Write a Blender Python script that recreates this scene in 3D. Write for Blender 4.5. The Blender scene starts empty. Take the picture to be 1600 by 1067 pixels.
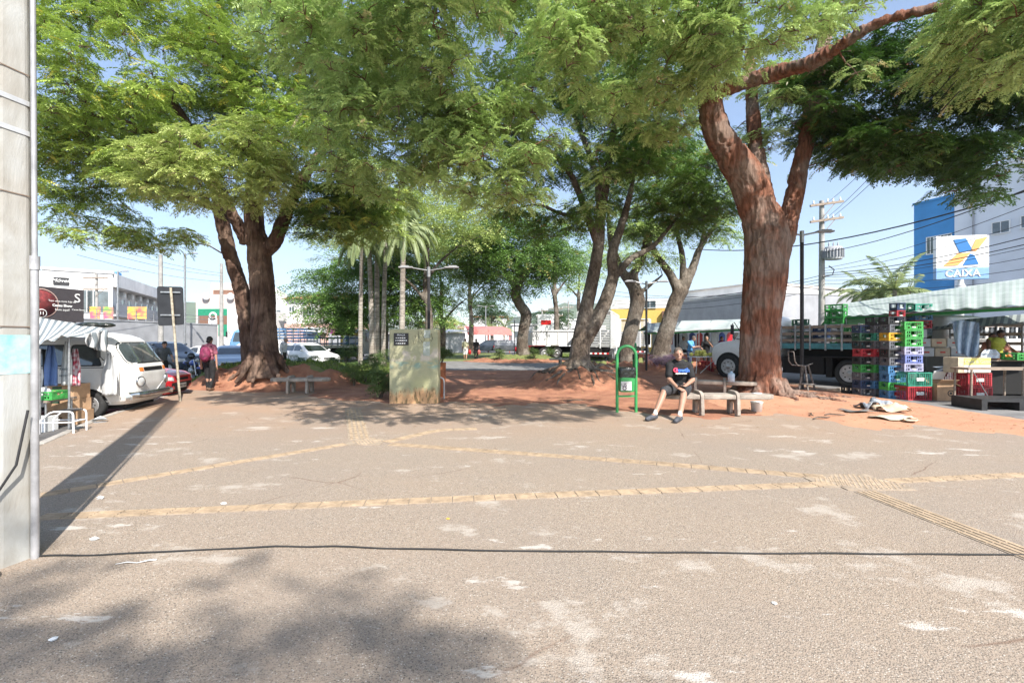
import bpy, math, random
import numpy as np
from mathutils import Vector, Matrix, noise as mnoise
R = math.radians
random.seed(7); rng = np.random.default_rng(7)
scene = bpy.context.scene
COL = scene.collection
# ---------------------------------------------------------------- camera
F = 711.111; H = 1.6; HY = 532.0
cam = bpy.data.cameras.new('camera'); cam_o = bpy.data.objects.new('camera', cam); COL.objects.link(cam_o)
cam.lens = 16; cam.sensor_width = 36; cam.clip_end = 9000; cam.clip_start = .05
cam.shift_y = -1.5/1600
cam_o.location = (0, 0, H); cam_o.rotation_euler = (R(90), 0, 0)
scene.camera = cam_o
# ---------------------------------------------------------------- sky and sun
SUN_EL = R(46); sdx, sdy = .51, -.86
w = bpy.data.worlds.new('World'); scene.world = w; w.use_nodes = True
nt = w.node_tree; bg = nt.nodes['Background']
sk = nt.nodes.new('ShaderNodeTexSky'); sk.sky_type = 'NISHITA'; sk.sun_disc = False
sk.sun_elevation = SUN_EL; sk.sun_rotation = math.atan2(sdx, sdy)
sk.air_density = 1.0; sk.dust_density = 1.6; sk.ozone_density = 1.0; sk.altitude = 600
nt.links.new(sk.outputs[0], bg.inputs[0]); bg.inputs[1].default_value = .145
sl = bpy.data.lights.new('sun', 'SUN'); sl.energy = 4.7; sl.angle = R(.53); sl.color = (1, .945, .87)
so = bpy.data.objects.new('sun', sl); COL.objects.link(so)
so.rotation_euler = Vector((sdx*math.cos(SUN_EL), sdy*math.cos(SUN_EL), math.sin(SUN_EL))).to_track_quat('Z', 'Y').to_euler()
scene.view_settings.view_transform = 'Standard'; scene.view_settings.look = 'None'
scene.view_settings.gamma = 1; scene.view_settings.exposure = .92
scene.cycles.max_bounces = 6; scene.cycles.diffuse_bounces = 2; scene.cycles.transparent_max_bounces = 6
scene.cycles.use_denoising = True; scene.cycles.denoising_input_passes = 'RGB_ALBEDO_NORMAL'; scene.cycles.denoising_prefilter = 'ACCURATE'

def P(px, Y, py): return Vector(((px-800)*Y/F, Y, H+(HY-py)*Y/F))
def PX(px, Y): return (px-800)*Y/F
def PZ(py, Y): return H+(HY-py)*Y/F
def G(px, py):
    Y = F*H/(py-HY); return Vector(((px-800)*Y/F, Y, 0))
# ---------------------------------------------------------------- mesh helpers
class MB:
    def __init__(s): s.v = []; s.f = []; s.m = []; s.s = []; s.M = Matrix()
    def add(s, vs, fs, mi=0, smooth=False):
        o = len(s.v); M = s.M
        s.v += [tuple(M @ Vector(p)) for p in vs]
        s.f += [tuple(i+o for i in f) for f in fs]; s.m += [mi]*len(fs); s.s += [smooth]*len(fs); return s
    def box(s, c, d, mi=0, rz=0, rx=0, ry=0):
        m = Matrix.Translation(c) @ Matrix.Rotation(rz, 4, 'Z') @ Matrix.Rotation(ry, 4, 'Y') @ Matrix.Rotation(rx, 4, 'X')
        a, b, e = d[0]/2, d[1]/2, d[2]/2
        vs = [m @ Vector(p) for p in ((-a,-b,-e),(a,-b,-e),(a,b,-e),(-a,b,-e),(-a,-b,e),(a,-b,e),(a,b,e),(-a,b,e))]
        return s.add(vs, [(0,3,2,1),(4,5,6,7),(0,1,5,4),(1,2,6,5),(2,3,7,6),(3,0,4,7)], mi)
    def bx(s, x0, x1, y0, y1, z0, z1, mi=0): return s.box(((x0+x1)/2,(y0+y1)/2,(z0+z1)/2), (x1-x0,y1-y0,z1-z0), mi)
    def tube(s, pts, r, n=8, mi=0, cap=True, smooth=True, flat=1.0):
        pts = [Vector(p) for p in pts]; k = len(pts)
        rs = list(r) if hasattr(r, '__len__') else [r]*k
        vs = []; up = None
        for i, p in enumerate(pts):
            t = (pts[min(i+1,k-1)]-pts[max(i-1,0)]); t = t.normalized() if t.length > 1e-9 else Vector((0,0,1))
            if up is None:
                a = Vector((0,0,1)) if abs(t.z) < .9 else Vector((1,0,0)); up = (a-t*a.dot(t)).normalized()
            else: up = (up-t*up.dot(t)).normalized()
            sd = t.cross(up)
            for j in range(n):
                an = 2*math.pi*j/n; vs.append(p+(up*math.cos(an)*flat+sd*math.sin(an))*rs[i])
        fs = [(i*n+j, i*n+(j+1)%n, (i+1)*n+(j+1)%n, (i+1)*n+j) for i in range(k-1) for j in range(n)]
        s.add(vs, fs, mi, smooth)
        if cap: s.add(vs[:n], [tuple(range(n-1,-1,-1))], mi); s.add(vs[-n:], [tuple(range(n))], mi)
        return s
    def lathe(s, prof, o=(0,0,0), ax=(0,0,1), n=20, mi=0, smooth=True, sc=(1,1,1)):
        q = Vector(ax).to_track_quat('Z', 'Y').to_matrix().to_4x4(); m = Matrix.Translation(o) @ q
        vs = [m @ Vector((r*math.cos(2*math.pi*j/n)*sc[0], r*math.sin(2*math.pi*j/n)*sc[1], z*sc[2])) for r, z in prof for j in range(n)]
        k = len(prof)
        fs = [(i*n+j, i*n+(j+1)%n, (i+1)*n+(j+1)%n, (i+1)*n+j) for i in range(k-1) for j in range(n)]
        s.add(vs, fs, mi, smooth)
        if len(prof) == 4 and abs(prof[0][0]-prof[-1][0]) < 1e-6: return s
        if prof[0][0] > 1e-4: s.add(vs[:n], [tuple(range(n-1,-1,-1))], mi)
        if prof[-1][0] > 1e-4: s.add(vs[-n:], [tuple(range(n))], mi)
        return s
    def ball(s, c, r, n=12, mi=0, m=8):
        r = r if hasattr(r, '__len__') else (r, r, r)
        vs = []; 
        for i in range(m+1):
            a = math.pi*i/m
            for j in range(n):
                b = 2*math.pi*j/n; vs.append((c[0]+r[0]*math.sin(a)*math.cos(b), c[1]+r[1]*math.sin(a)*math.sin(b), c[2]+r[2]*math.cos(a)))
        fs = [(i*n+j, (i+1)*n+j, (i+1)*n+(j+1)%n, i*n+(j+1)%n) for i in range(m) for j in range(n)]
        return s.add(vs, fs, mi, True)
    def prism(s, out, o, u, v, w, mi=0):      # outline (a,b)-> o+u*a+v*b, thickness vector w
        o = Vector(o); u = Vector(u); v = Vector(v); w = Vector(w); n = len(out)
        vs = [o+u*a+v*b for a, b in out]; vs += [p+w for p in vs]
        fs = [tuple(range(n)), tuple(range(2*n-1, n-1, -1))]+[(j, j+n, (j+1)%n+n, (j+1)%n) for j in range(n)]
        return s.add(vs, fs, mi)
    def build(s, name, mats, parent=None, loc=None, bevel=0, recalc=True, weld=False):
        me = bpy.data.meshes.new(name); me.from_pydata(s.v, [], s.f)
        for m in (mats if isinstance(mats, (list, tuple)) else [mats]): me.materials.append(m)
        me.polygons.foreach_set('material_index', s.m); me.polygons.foreach_set('use_smooth', s.s)
        if recalc or weld:
            import bmesh
            b = bmesh.new(); b.from_mesh(me)
            if weld: bmesh.ops.remove_doubles(b, verts=b.verts, dist=1e-4)
            bmesh.ops.recalc_face_normals(b, faces=b.faces); b.to_mesh(me); b.free()
        me.update(); o = bpy.data.objects.new(name, me); COL.objects.link(o)
        if parent: o.parent = parent
        if loc is not None: o.location = loc
        if bevel:
            md = o.modifiers.new('b', 'BEVEL'); md.width = bevel; md.segments = 2; md.limit_method = 'ANGLE'; md.angle_limit = R(40)
        return o
def tag(o, label, cat, group=None, kind=None):
    o['label'] = label; o['category'] = cat
    if group: o['group'] = group
    if kind: o['kind'] = kind
    return o
def struct(o): o['kind'] = 'structure'; return o
def thing(name, label, cat, loc=(0,0,0), rz=0, group=None):
    o = bpy.data.objects.new(name, None); COL.objects.link(o); o.location = loc; o.rotation_euler = (0,0,rz); o.empty_display_size = .1
    return tag(o, label, cat, group)
def dup(root, loc, rz, label, group=None):
    def cp(o, par):
        c = o.copy(); COL.objects.link(c); c.parent = par
        for ch in list(o.children): cp(ch, c)
        return c
    r = cp(root, None); r.location = loc; r.rotation_euler = (0,0,rz); r['label'] = label
    if group: r['group'] = group
    return r
def np_mesh(name, verts, faces, mats, parent=None, attr=None, smooth=False, matidx=None):
    me = bpy.data.meshes.new(name); nv = len(verts); nf, k = faces.shape
    me.vertices.add(nv); me.vertices.foreach_set('co', verts.astype(np.float32).ravel())
    me.loops.add(nf*k); me.loops.foreach_set('vertex_index', faces.astype(np.int32).ravel())
    me.polygons.add(nf); me.polygons.foreach_set('loop_start', np.arange(0, nf*k, k, dtype=np.int32))
    me.polygons.foreach_set('loop_total', np.full(nf, k, dtype=np.int32))
    for m in (mats if isinstance(mats, (list, tuple)) else [mats]): me.materials.append(m)
    if matidx is not None: me.polygons.foreach_set('material_index', matidx.astype(np.int32))
    me.polygons.foreach_set('use_smooth', np.full(nf, smooth, dtype=bool))
    me.update(calc_edges=True)
    if attr:
        for an, vals in attr.items():
            a = me.attributes.new(an, 'FLOAT', 'POINT'); a.data.foreach_set('value', vals.astype(np.float32))
    o = bpy.data.objects.new(name, me); COL.objects.link(o)
    if parent: o.parent = parent
    return o
def evaluated(o, mods=True):
    dg = bpy.context.evaluated_depsgraph_get(); me = bpy.data.meshes.new_from_object(o.evaluated_get(dg)); return me
def bake(o):
    mt = [m for m in o.data.materials]
    me = evaluated(o); o.modifiers.clear(); o.data = me
    me.materials.clear()
    for m in mt: me.materials.append(m)
    return o
# value noise for numpy
def vnoise(p, seed=0):
    p = np.asarray(p, dtype=np.float64); i = np.floor(p).astype(np.int64); f = p-i; f = f*f*(3-2*f); r = 0
    for dx in (0,1):
        for dy in (0,1):
            for dz in (0,1):
                h = (i[:,0]+dx)*374761393+(i[:,1]+dy)*668265263+(i[:,2]+dz)*2147483647+seed*974711
                h = (h ^ (h >> 13))*1274126177; h = (h ^ (h >> 16)) & 0xffff
                r = r+h/65535.*(f[:,0] if dx else 1-f[:,0])*(f[:,1] if dy else 1-f[:,1])*(f[:,2] if dz else 1-f[:,2])
    return r
def fbm(p, o=3, seed=0):
    return sum(vnoise(p*2**k, seed+k)*.5**k for k in range(o))/sum(.5**k for k in range(o))
# ---------------------------------------------------------------- materials
MATS = {}
def mat(name, col, rough=.6, metal=0, var=.12, scale=6, bump=0, bscale=40, alpha=1, col2=None, stretch=(1,1,1), spec=.5, emit=0, coat=0, detail=4):
    if name in MATS: return MATS[name]
    m = bpy.data.materials.new(name); MATS[name] = m; m.use_nodes = True; t = m.node_tree; b = t.nodes['Principled BSDF']
    b.inputs['Roughness'].default_value = rough; b.inputs['Metallic'].default_value = metal
    b.inputs['Specular IOR Level'].default_value = spec; b.inputs['Coat Weight'].default_value = coat; b.inputs['Coat Roughness'].default_value = .08
    N = t.nodes.new; L = t.links.new
    tc = N('ShaderNodeTexCoord'); mp = N('ShaderNodeMapping'); mp.inputs['Scale'].default_value = stretch; L(tc.outputs['Object'], mp.inputs[0])
    nz = N('ShaderNodeTexNoise'); nz.inputs['Scale'].default_value = scale; nz.inputs['Detail'].default_value = detail; nz.inputs['Roughness'].default_value = .65; L(mp.outputs[0], nz.inputs[0])
    cr = N('ShaderNodeValToRGB'); cr.color_ramp.elements[0].position = .3; cr.color_ramp.elements[1].position = .7
    c = tuple(col[:3]); c2 = col2 or tuple(x*(1-var*2) for x in c)
    cr.color_ramp.elements[0].color = (*c2, 1); cr.color_ramp.elements[1].color = (*(c if col2 else tuple(min(1,x*(1+var)) for x in c)), 1)
    L(nz.outputs['Fac'], cr.inputs[0]); L(cr.outputs[0], b.inputs['Base Color'])
    if bump:
        n2 = N('ShaderNodeTexNoise'); n2.inputs['Scale'].default_value = bscale; n2.inputs['Detail'].default_value = 5; L(mp.outputs[0], n2.inputs[0])
        bp = N('ShaderNodeBump'); bp.inputs['Strength'].default_value = bump; bp.inputs['Distance'].default_value = .02
        L(n2.outputs['Fac'], bp.inputs['Height']); L(bp.outputs[0], b.inputs['Normal'])
    if emit:
        b.inputs['Emission Color'].default_value = (*c, 1); b.inputs['Emission Strength'].default_value = emit
    return m
def flat(name, col, rough=.5, **k): return mat(name, col, rough, var=k.pop('var', .04), scale=k.pop('scale', 3), **k)
def leaf_mat(name, c_dark, c_light, c_odd, trans=.35, rough=.45):
    m = bpy.data.materials.new(name); m.use_nodes = True; t = m.node_tree; N = t.nodes.new; L = t.links.new
    b = t.nodes['Principled BSDF']; b.inputs['Roughness'].default_value = rough; b.inputs['Specular IOR Level'].default_value = .35
    a = N('ShaderNodeAttribute'); a.attribute_name = 'tint'
    cr = N('ShaderNodeValToRGB'); e = cr.color_ramp.elements; e[0].position = 0; e[0].color = (*c_dark,1); e[1].position = .8; e[1].color = (*c_light,1)
    x = e.new(.97); x.color = (*c_light,1); y = e.new(1); y.color = (*c_odd,1)
    L(a.outputs['Fac'], cr.inputs[0]); L(cr.outputs[0], b.inputs['Base Color'])
    tr = N('ShaderNodeBsdfTranslucent'); hs = N('ShaderNodeHueSaturation'); hs.inputs['Saturation'].default_value = 1.05; hs.inputs['Value'].default_value = 1.15; hs.inputs['Hue'].default_value = .508
    L(cr.outputs[0], hs.inputs['Color']); L(hs.outputs[0], tr.inputs[0])
    mx = N('ShaderNodeMixShader'); mx.inputs[0].default_value = trans; L(b.outputs[0], mx.inputs[1]); L(tr.outputs[0], mx.inputs[2])
    L(mx.outputs[0], t.nodes['Material Output'].inputs['Surface']); MATS[name] = m; return m
def glass_mat(name, col=(.02,.025,.03), rough=.06):
    if name in MATS: return MATS[name]
    m = mat(name, col, rough, spec=.9, var=.3, scale=2, coat=.6); return m
def text(parent, body, loc, size, m, rot=(R(90),0,0), align='CENTER', name='lettering', ext=.003, sx=1, bold=0, shear=0):
    cu = bpy.data.curves.new('txt', 'FONT'); cu.body = body; cu.size = size; cu.align_x = align; cu.align_y = 'CENTER'; cu.extrude = ext; cu.offset = bold; cu.shear = shear; cu.resolution_u = 3
    o = bpy.data.objects.new('txt', cu); COL.objects.link(o); bpy.context.view_layer.update()
    me = evaluated(o); me.name = name; bpy.data.objects.remove(o); me.materials.clear(); me.materials.append(m)
    o = bpy.data.objects.new(name, me); COL.objects.link(o); o.parent = parent; o.location = loc; o.rotation_euler = rot; o.scale = (sx,1,1); return o
# ================================================================ GROUND
def pave_mat():
    m = bpy.data.materials.new('exposed_aggregate'); m.use_nodes = True; t = m.node_tree; N = t.nodes.new; L = t.links.new
    b = t.nodes['Principled BSDF']; b.inputs['Roughness'].default_value = .85; b.inputs['Specular IOR Level'].default_value = .25
    tc = N('ShaderNodeTexCoord'); V = tc.outputs['Object']
    def noise(sc, d=3, r=.6, st=None):
        n = N('ShaderNodeTexNoise'); n.inputs['Scale'].default_value = sc; n.inputs['Detail'].default_value = d; n.inputs['Roughness'].default_value = r
        if st:
            mp = N('ShaderNodeMapping'); mp.inputs['Scale'].default_value = st; mp.inputs['Location'].default_value = (3.3,1.2,0); L(V, mp.inputs[0]); L(mp.outputs[0], n.inputs[0])
        else: L(V, n.inputs[0])
        return n.outputs['Fac']
    def ramp(f, els):
        r = N('ShaderNodeValToRGB'); e = r.color_ramp.elements
        while len(e) < len(els): e.new(.5)
        for k, (p, c) in enumerate(els): e[k].position = p; e[k].color = (*c, 1) if hasattr(c, '__len__') else (c, c, c, 1)
        L(f, r.inputs[0]); return r.outputs[0]
    def mix(f, a, b_, mode='MIX'):
        x = N('ShaderNodeMix'); x.data_type = 'RGBA'; x.blend_type = mode
        if hasattr(f, 'links'): L(f, x.inputs[0])
        else: x.inputs[0].default_value = f
        for s_, i in ((a, 6), (b_, 7)):
            if hasattr(s_, 'links'): L(s_, x.inputs[i])
            else: x.inputs[i].default_value = (*s_, 1)
        return x.outputs[2]
    vo = N('ShaderNodeTexVoronoi'); vo.inputs['Scale'].default_value = 115; L(V, vo.inputs[0])
    sep = N('ShaderNodeSeparateColor'); L(vo.outputs['Color'], sep.inputs[0])
    stone = ramp(sep.outputs[0], [(0,(.05,.045,.04)),(.25,(.16,.138,.112)),(.5,(.28,.238,.195)),(.75,(.225,.16,.12)),(.9,(.40,.355,.30)),(1,(.60,.56,.50))])
    mortar = (.325,.262,.203)
    c = mix(ramp(vo.outputs['Distance'], [(.3,0),(.62,1)]), stone, mortar)
    c = mix(ramp(noise(1.1,5,.7), [(.35,0),(.7,.4)]), c, (.30,.235,.18))
    c = mix(ramp(noise(.45,4,.6), [(.4,0),(.75,.35)]), c, (.22,.20,.185))
    # worn cement patches where the aggregate is gone
    pat = noise(.9, 10, .72, (1,1.5,1)); 
    c = mix(ramp(pat, [(.57,0),(.615,.5),(.73,.8)]), c, mix(noise(9,3), (.40,.355,.305), (.52,.475,.42)))
    c = mix(ramp(noise(.8, 8, .7, (.8,2.2,1)), [(.61,0),(.64,.7)]), c, (.54,.505,.46))
    # red dust carried from the soil, stronger far from the camera edge near y=8..12
    sx = N('ShaderNodeSeparateXYZ'); L(V, sx.inputs[0])
    mr = N('ShaderNodeMapRange'); mr.inputs[1].default_value = 6.5; mr.inputs[2].default_value = 11; L(sx.outputs[1], mr.inputs[0])
    mm = N('ShaderNodeMath'); mm.operation = 'MULTIPLY'; L(mr.outputs[0], mm.inputs[0]); L(ramp(noise(.6,5,.7), [(.3,.15),(.7,.85)]), mm.inputs[1])
    c = mix(mm.outputs[0], c, (.40,.25,.16))
    # cracks
    v2 = N('ShaderNodeTexVoronoi'); v2.feature = 'DISTANCE_TO_EDGE'; v2.inputs['Scale'].default_value = .33
    wn = N('ShaderNodeTexNoise'); wn.inputs['Scale'].default_value = 3; wn.inputs['Detail'].default_value = 6; L(V, wn.inputs[0])
    wm = N('ShaderNodeMix'); wm.data_type = 'VECTOR'; wm.inputs[0].default_value = .12; L(V, wm.inputs[4]); L(wn.outputs['Color'], wm.inputs[5]); L(wm.outputs[1], v2.inputs[0])
    crk = ramp(v2.outputs['Distance'], [(.0,1),(.0035,0)])
    cm = N('ShaderNodeMath'); cm.operation = 'MULTIPLY'; L(crk, cm.inputs[0]); L(ramp(noise(.7,2), [(.5,0),(.62,.8)]), cm.inputs[1])
    c = mix(cm.outputs[0], c, (.16,.10,.07))
    L(c, b.inputs['Base Color'])
    bp = N('ShaderNodeBump'); bp.inputs['Strength'].default_value = .6; bp.inputs['Distance'].default_value = .006
    L(ramp(vo.outputs['Distance'], [(0,1),(.7,0)]), bp.inputs['Height']); L(bp.outputs[0], b.inputs['Normal'])
    return m
M_pave = pave_mat()
M_asph = mat('asphalt', (.115,.11,.108), .9, var=.3, scale=2.5, bump=.5, bscale=120, detail=9)
M_asph2 = mat('pale_asphalt', (.21,.205,.20), .9, var=.2, scale=1.5, bump=.3, bscale=90, detail=9)
M_far = mat('far_ground', (.24,.21,.17), .95, var=.25, scale=.03)
M_soil = mat('red_soil', (.42,.20,.115), .95, scale=1.6, bump=1, bscale=30, col2=(.21,.085,.05), detail=9)
M_soil2 = mat('orange_soil', (.50,.265,.16), .95, scale=1.1, bump=.8, bscale=40, col2=(.40,.195,.115), detail=9)
M_grass = mat('grass_ground', (.19,.20,.07), .95, scale=1.3, bump=.8, bscale=60, col2=(.09,.13,.03), detail=9)
M_kerb = mat('kerb_stone', (.40,.37,.33), .85, var=.2, scale=5, bump=.4)

def sheet(name, poly, z, m, thick=0):
    b = MB(); n = len(poly); b.add([(x,y,z) for x,y in poly], [tuple(range(n))])
    if thick: b.add([(x,y,z) for x,y in poly]+[(x,y,z-thick) for x,y in poly], [(j,(j+1)%n,(j+1)%n+n,j+n) for j in range(n)])
    o = b.build(name, m); struct(o); return o
# far ground drops slowly so the horizon stays at eye level
sheet('ground', [(-4000,-60),(4000,-60),(4000,4000),(-4000,4000)], -.16, M_far)
PAVE = [(-3.2,-30),(60,-30),(60,26),(-13,26),(-12.9,22),(-10.35,13.9),(-8.5,9.25),(-7.35,7.0),(-6.6,5.2),(-6.3,3),(-6.3,-30)]
sheet('pavement', PAVE, 0, M_pave, .16)
sheet('left_street', [(-70,-20),(-5,-20),(-5,26),(-8,60),(-70,60)], -.14, M_asph)
sheet('right_street', [(10.2,9.6),(10.6,17),(9.3,24),(9,60),(60,60),(60,-5),(11.2,-5),(10.6,6)], .004, M_asph2)
sheet('road', [(-13,24.5),(9.4,24.5),(9.2,60),(9,140),(-12,140),(-16,60),(-13.6,40)], .008, M_asph2)
kb = MB()
kp = [(-12.9,22),(-10.35,13.9),(-8.5,9.25),(-7.35,7.0),(-6.6,5.2)]
for (x0,y0),(x1,y1) in zip(kp[:-1], kp[1:]):
    L_ = math.hypot(x1-x0,y1-y0); a = math.atan2(y1-y0,x1-x0); n = max(1,round(L_/1.0))
    for k in range(n):
        t = (k+.5)/n; kb.box((x0+(x1-x0)*t-.07*math.sin(a)*-1*-1, y0+(y1-y0)*t, -.06), (L_/n-.012,.13,.15), rz=a)
struct(kb.build('kerb', M_kerb, bevel=.012))

# ---- soil heightfield
soil_near = [(-14,16.5),(-11,15.4),(-9.6,14.9),(-6.2,13.7),(-3.84,12.0),(-1.76,11.5),(.8,11.5),(2.4,10.6),(3.9,9.3),(5.9,9.5),(6.5,8.5),(7.5,8.0),(8.6,7.3),(10.6,6.4),(14,5)]
mounds = [  # x, y, rx, ry, h, sharp
    (2.45,15.7,2.0,1.6,.66,3.0),(-8.4,16.7,2.9,2.0,.66,7),(-5.4,17.6,2.6,1.5,.28,2.5),(6.0,22.8,2.6,2.2,.60,2.2),(8.3,22.6,2.2,2.0,.55,2.2),
    (.9,36,3.4,2.6,.45,2.2),(7.05,13.1,1.7,1.4,.16,2.2),(-3.9,13.6,1.6,1.4,.05,2)]
def mound_h(x, y):
    h = np.zeros_like(x)
    for mx, my, rx, ry, hh, sh in mounds:
        d = np.sqrt(((x-mx)/rx)**2+((y-my)/ry)**2); h = np.maximum(h, hh*np.exp(-np.power(d, sh)*1.1))
    return h
def soil_z(x, y):
    p = np.stack([x, y, x*0], 1)
    near = np.interp(x, [a for a,_ in soil_near], [b for _,b in soil_near])
    n1 = fbm(p*1.3, 4, 3)-.5; n2 = fbm(p*6, 3, 9)-.5
    far = np.where(x < 3, np.where(x < -6.5, 19.2, 24.6), 27.5)
    mask = np.minimum(np.minimum((y-near)/1.2, (far-y)/1.0), np.minimum((10.35+np.maximum(0,(12-y))*.05-x)/.5, 3))+n1*1.5
    mk = np.clip(mask, -1, 1)
    mh = mound_h(x, y)
    return np.where(mh > .04, np.maximum(.012, mk*.02), mk*.035-.004)+mh*(1+n1*.5)+n2*.035*np.clip(mk+mh*6,0,1)+np.where(mh>.05,(fbm(p*3.5,3,7)-.5)*.6*np.minimum(mh*2,.7),0)
def ground_z(x, y):
    return max(0, float(soil_z(np.array([x*1.]), np.array([y*1.]))[0]))
gx = np.arange(-14, 14.01, .09); gy = np.arange(5.0, 39, .1)
X_, Y_ = np.meshgrid(gx, gy); X_ = X_.ravel(); Y_ = Y_.ravel(); Z_ = soil_z(X_, Y_)
# far mound F lies on the road: mask elsewhere
Z_ = np.where((Y_ > 28.5) & (mound_h(X_, Y_) < .04), -.05, Z_)
nx, ny = len(gx), len(gy); ii = (np.arange(ny-1)[:,None]*nx+np.arange(nx-1)[None]).ravel()
fc = np.stack([ii, ii+1, ii+nx+1, ii+nx], 1)
keep = (Z_[fc] > -.03).any(1) & ((X_[fc[:,0]] < 10.9))
fcc = fc[keep]; cx_, cy_ = X_[fcc[:,0]], Y_[fcc[:,0]]
orange = ((cx_ > 5.4+.5*np.sin(cy_)) & (cy_ < 12.4)).astype(int)
gr = ((cy_ > 15.9+.25*np.sin(cx_*3)) & (cx_ < -4.8) & (cy_ < 19)) | ((Z_[fcc[:,0]] > .2) & (cy_ > 33)) | ((cy_ > 22)&(cx_ > 4.2)&(fbm(np.stack([cx_,cy_,cx_*0],1)*2,3,5)>.52))
mi = np.where(gr, 2, orange)
struct(np_mesh('soil', np.stack([X_,Y_,Z_],1), fcc, [M_soil, M_soil2, M_grass], smooth=True, matidx=mi))
# lawn
def lawn(x, y):
    a = np.minimum(np.minimum(x+13.5, -5.0-x), np.minimum(y-19.5, 33-y))
    b = np.minimum(np.minimum(x+7.5, -.9-x+(y-40)*.0), np.minimum(y-35, 56-y))
    c = np.minimum(np.minimum(x-1.2, 8.0-x), np.minimum(y-38, 60-y))
    d = np.minimum(np.minimum(x-3.6, 9.2-x), np.minimum(y-26, 33-y))
    return np.maximum(np.maximum(a, b), np.maximum(c, d))
gx = np.arange(-15, 12, .25); gy = np.arange(18, 62, .25); X_, Y_ = np.meshgrid(gx, gy); X_ = X_.ravel(); Y_ = Y_.ravel()
lz = np.clip(lawn(X_, Y_)+(fbm(np.stack([X_,Y_,X_*0],1)*.9,3,4)-.5)*1.2, -.3, .3)*.3+.01
nx, ny = len(gx), len(gy); ii = (np.arange(ny-1)[:,None]*nx+np.arange(nx-1)[None]).ravel(); fc = np.stack([ii, ii+1, ii+nx+1, ii+nx], 1)
struct(np_mesh('lawn', np.stack([X_,Y_,lz],1), fc[(lz[fc] > -.02).any(1)], [M_grass], smooth=True))
# grass blades (uncountable)
M_blade = leaf_mat('grass_blade', (.07,.13,.02), (.22,.28,.07), (.42,.36,.17), .3, .6)
n = 42000; bx_ = np.concatenate([rng.uniform(-13.5,-4,n), rng.uniform(0,9.5,n//2)]); by_ = np.concatenate([rng.uniform(15.5,30,n)**1, rng.uniform(24,50,n//2)])
sz = soil_z(bx_, by_); lw = lawn(bx_, by_)
ok = ((lw > .2) | ((bx_ < -4.8)&(by_ > 16)&(by_ < 19)&(sz > .1)) | ((by_ > 22)&(by_<27)&(sz > .1)&(rng.random(len(bx_)) < .25)))
bx_, by_ = bx_[ok], by_[ok]; bz = np.where(lw[ok] > .2, .06, np.maximum(sz[ok], 0)); k = len(bx_)
an = rng.uniform(0, 6.28, k); hh = rng.uniform(.05, .13, k); ww = .012+.0008*by_; lean = rng.uniform(0, .06, k)
b0 = np.stack([bx_-np.cos(an)*ww, by_-np.sin(an)*ww, bz-.01],1); b1 = np.stack([bx_+np.cos(an)*ww, by_+np.sin(an)*ww, bz-.01],1); tp = np.stack([bx_+lean*np.sin(an), by_+lean*np.cos(an), bz+hh],1)
vv = np.stack([b0,b1,tp],1).reshape(-1,3)
o = np_mesh('grass', vv, np.arange(k*3).reshape(-1,3), [M_blade], attr={'tint': np.repeat(rng.random(k),3)}); tag(o, 'short dry green grass around the tree beds', 'grass', kind='stuff')
# pebbles and leaf litter on soil
M_litter = leaf_mat('dry_leaf', (.16,.08,.03), (.42,.27,.12), (.5,.42,.2), .1, .8)
n = 9000; lx = rng.uniform(-10,10,n); ly = rng.uniform(8,24,n); sz = soil_z(lx, ly); ok = sz > .0; 
ok |= rng.random(n) < .12
lx, ly, sz = lx[ok], ly[ok], np.maximum(sz[ok],0)+.006; k = len(lx); an = rng.uniform(0,6.28,k); s_ = rng.uniform(.012,.035,k)
c_, s2 = np.cos(an)*s_, np.sin(an)*s_; t_ = rng.uniform(-.4,1,k)*s_*.6
vv = np.stack([np.stack([lx-c_,ly-s2,sz],1), np.stack([lx+s2*.4,ly-c_*.4,sz+t_*.3],1), np.stack([lx+c_,ly+s2,sz+np.abs(t_)],1), np.stack([lx-s2*.4,ly+c_*.4,sz+.004],1)],1).reshape(-1,3)
o = np_mesh('fallen_leaves', vv, np.arange(k*4).reshape(-1,4), [M_litter], attr={'tint': np.repeat(rng.random(k),4)}); tag(o, 'small dry leaves scattered over the red soil', 'leaves', kind='stuff')

# ---- tactile paving
M_tact = mat('tactile_tile', (.40,.30,.20), .8, var=.2, scale=7, bump=.3, bscale=60)
M_tbase = mat('tactile_base', (.35,.28,.21), .85, var=.2, scale=9, bump=.3)
def gp(*pts): return [G(*p).xy for p in pts]
def strip(pts, wd=.175, bars=4):
    b = MB(); z0 = .005
    for a, c in zip(pts[:-1], pts[1:]):
        d = c-a; L_ = d.length; u = d/L_; n_ = Vector((-u.y, u.x)); nt_ = max(1, round(L_/.22)); st = L_/nt_; ang = math.atan2(u.y, u.x)
        for k in range(nt_):
            m_ = a+u*(st*(k+.5)); jz = random.uniform(-.0008,.0008)
            b.box((m_.x,m_.y,z0/2+jz), (st-.005, wd, z0), 1, rz=ang)
            for j in range(bars):
                o_ = (j-(bars-1)/2)*wd/bars*.93; q = m_+n_*o_; b.box((q.x,q.y,z0+.0025+jz), (st-.012, wd/bars*.52, .006), 0, rz=ang)
    return b
def pad(b, c, r, ang=0):
    n = int(r/.06)
    for i in range(-n, n+1):
        for j in range(-n, n+1):
            x = c[0]+(i+.5*(j%2))*.055; y = c[1]+j*.05
            if abs(i)+abs(j) < n*1.5: b.lathe([(.013,0),(.011,.005),(.006,.006)], (x, y, .0075), n=6)
    b.box((c[0],c[1],.003+.0012*r), (2*r*.95,2*r*.85,.009), 1, rz=ang)
tb = strip(gp((62,808),(500,789),(900,772),(1300,756)))
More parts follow.
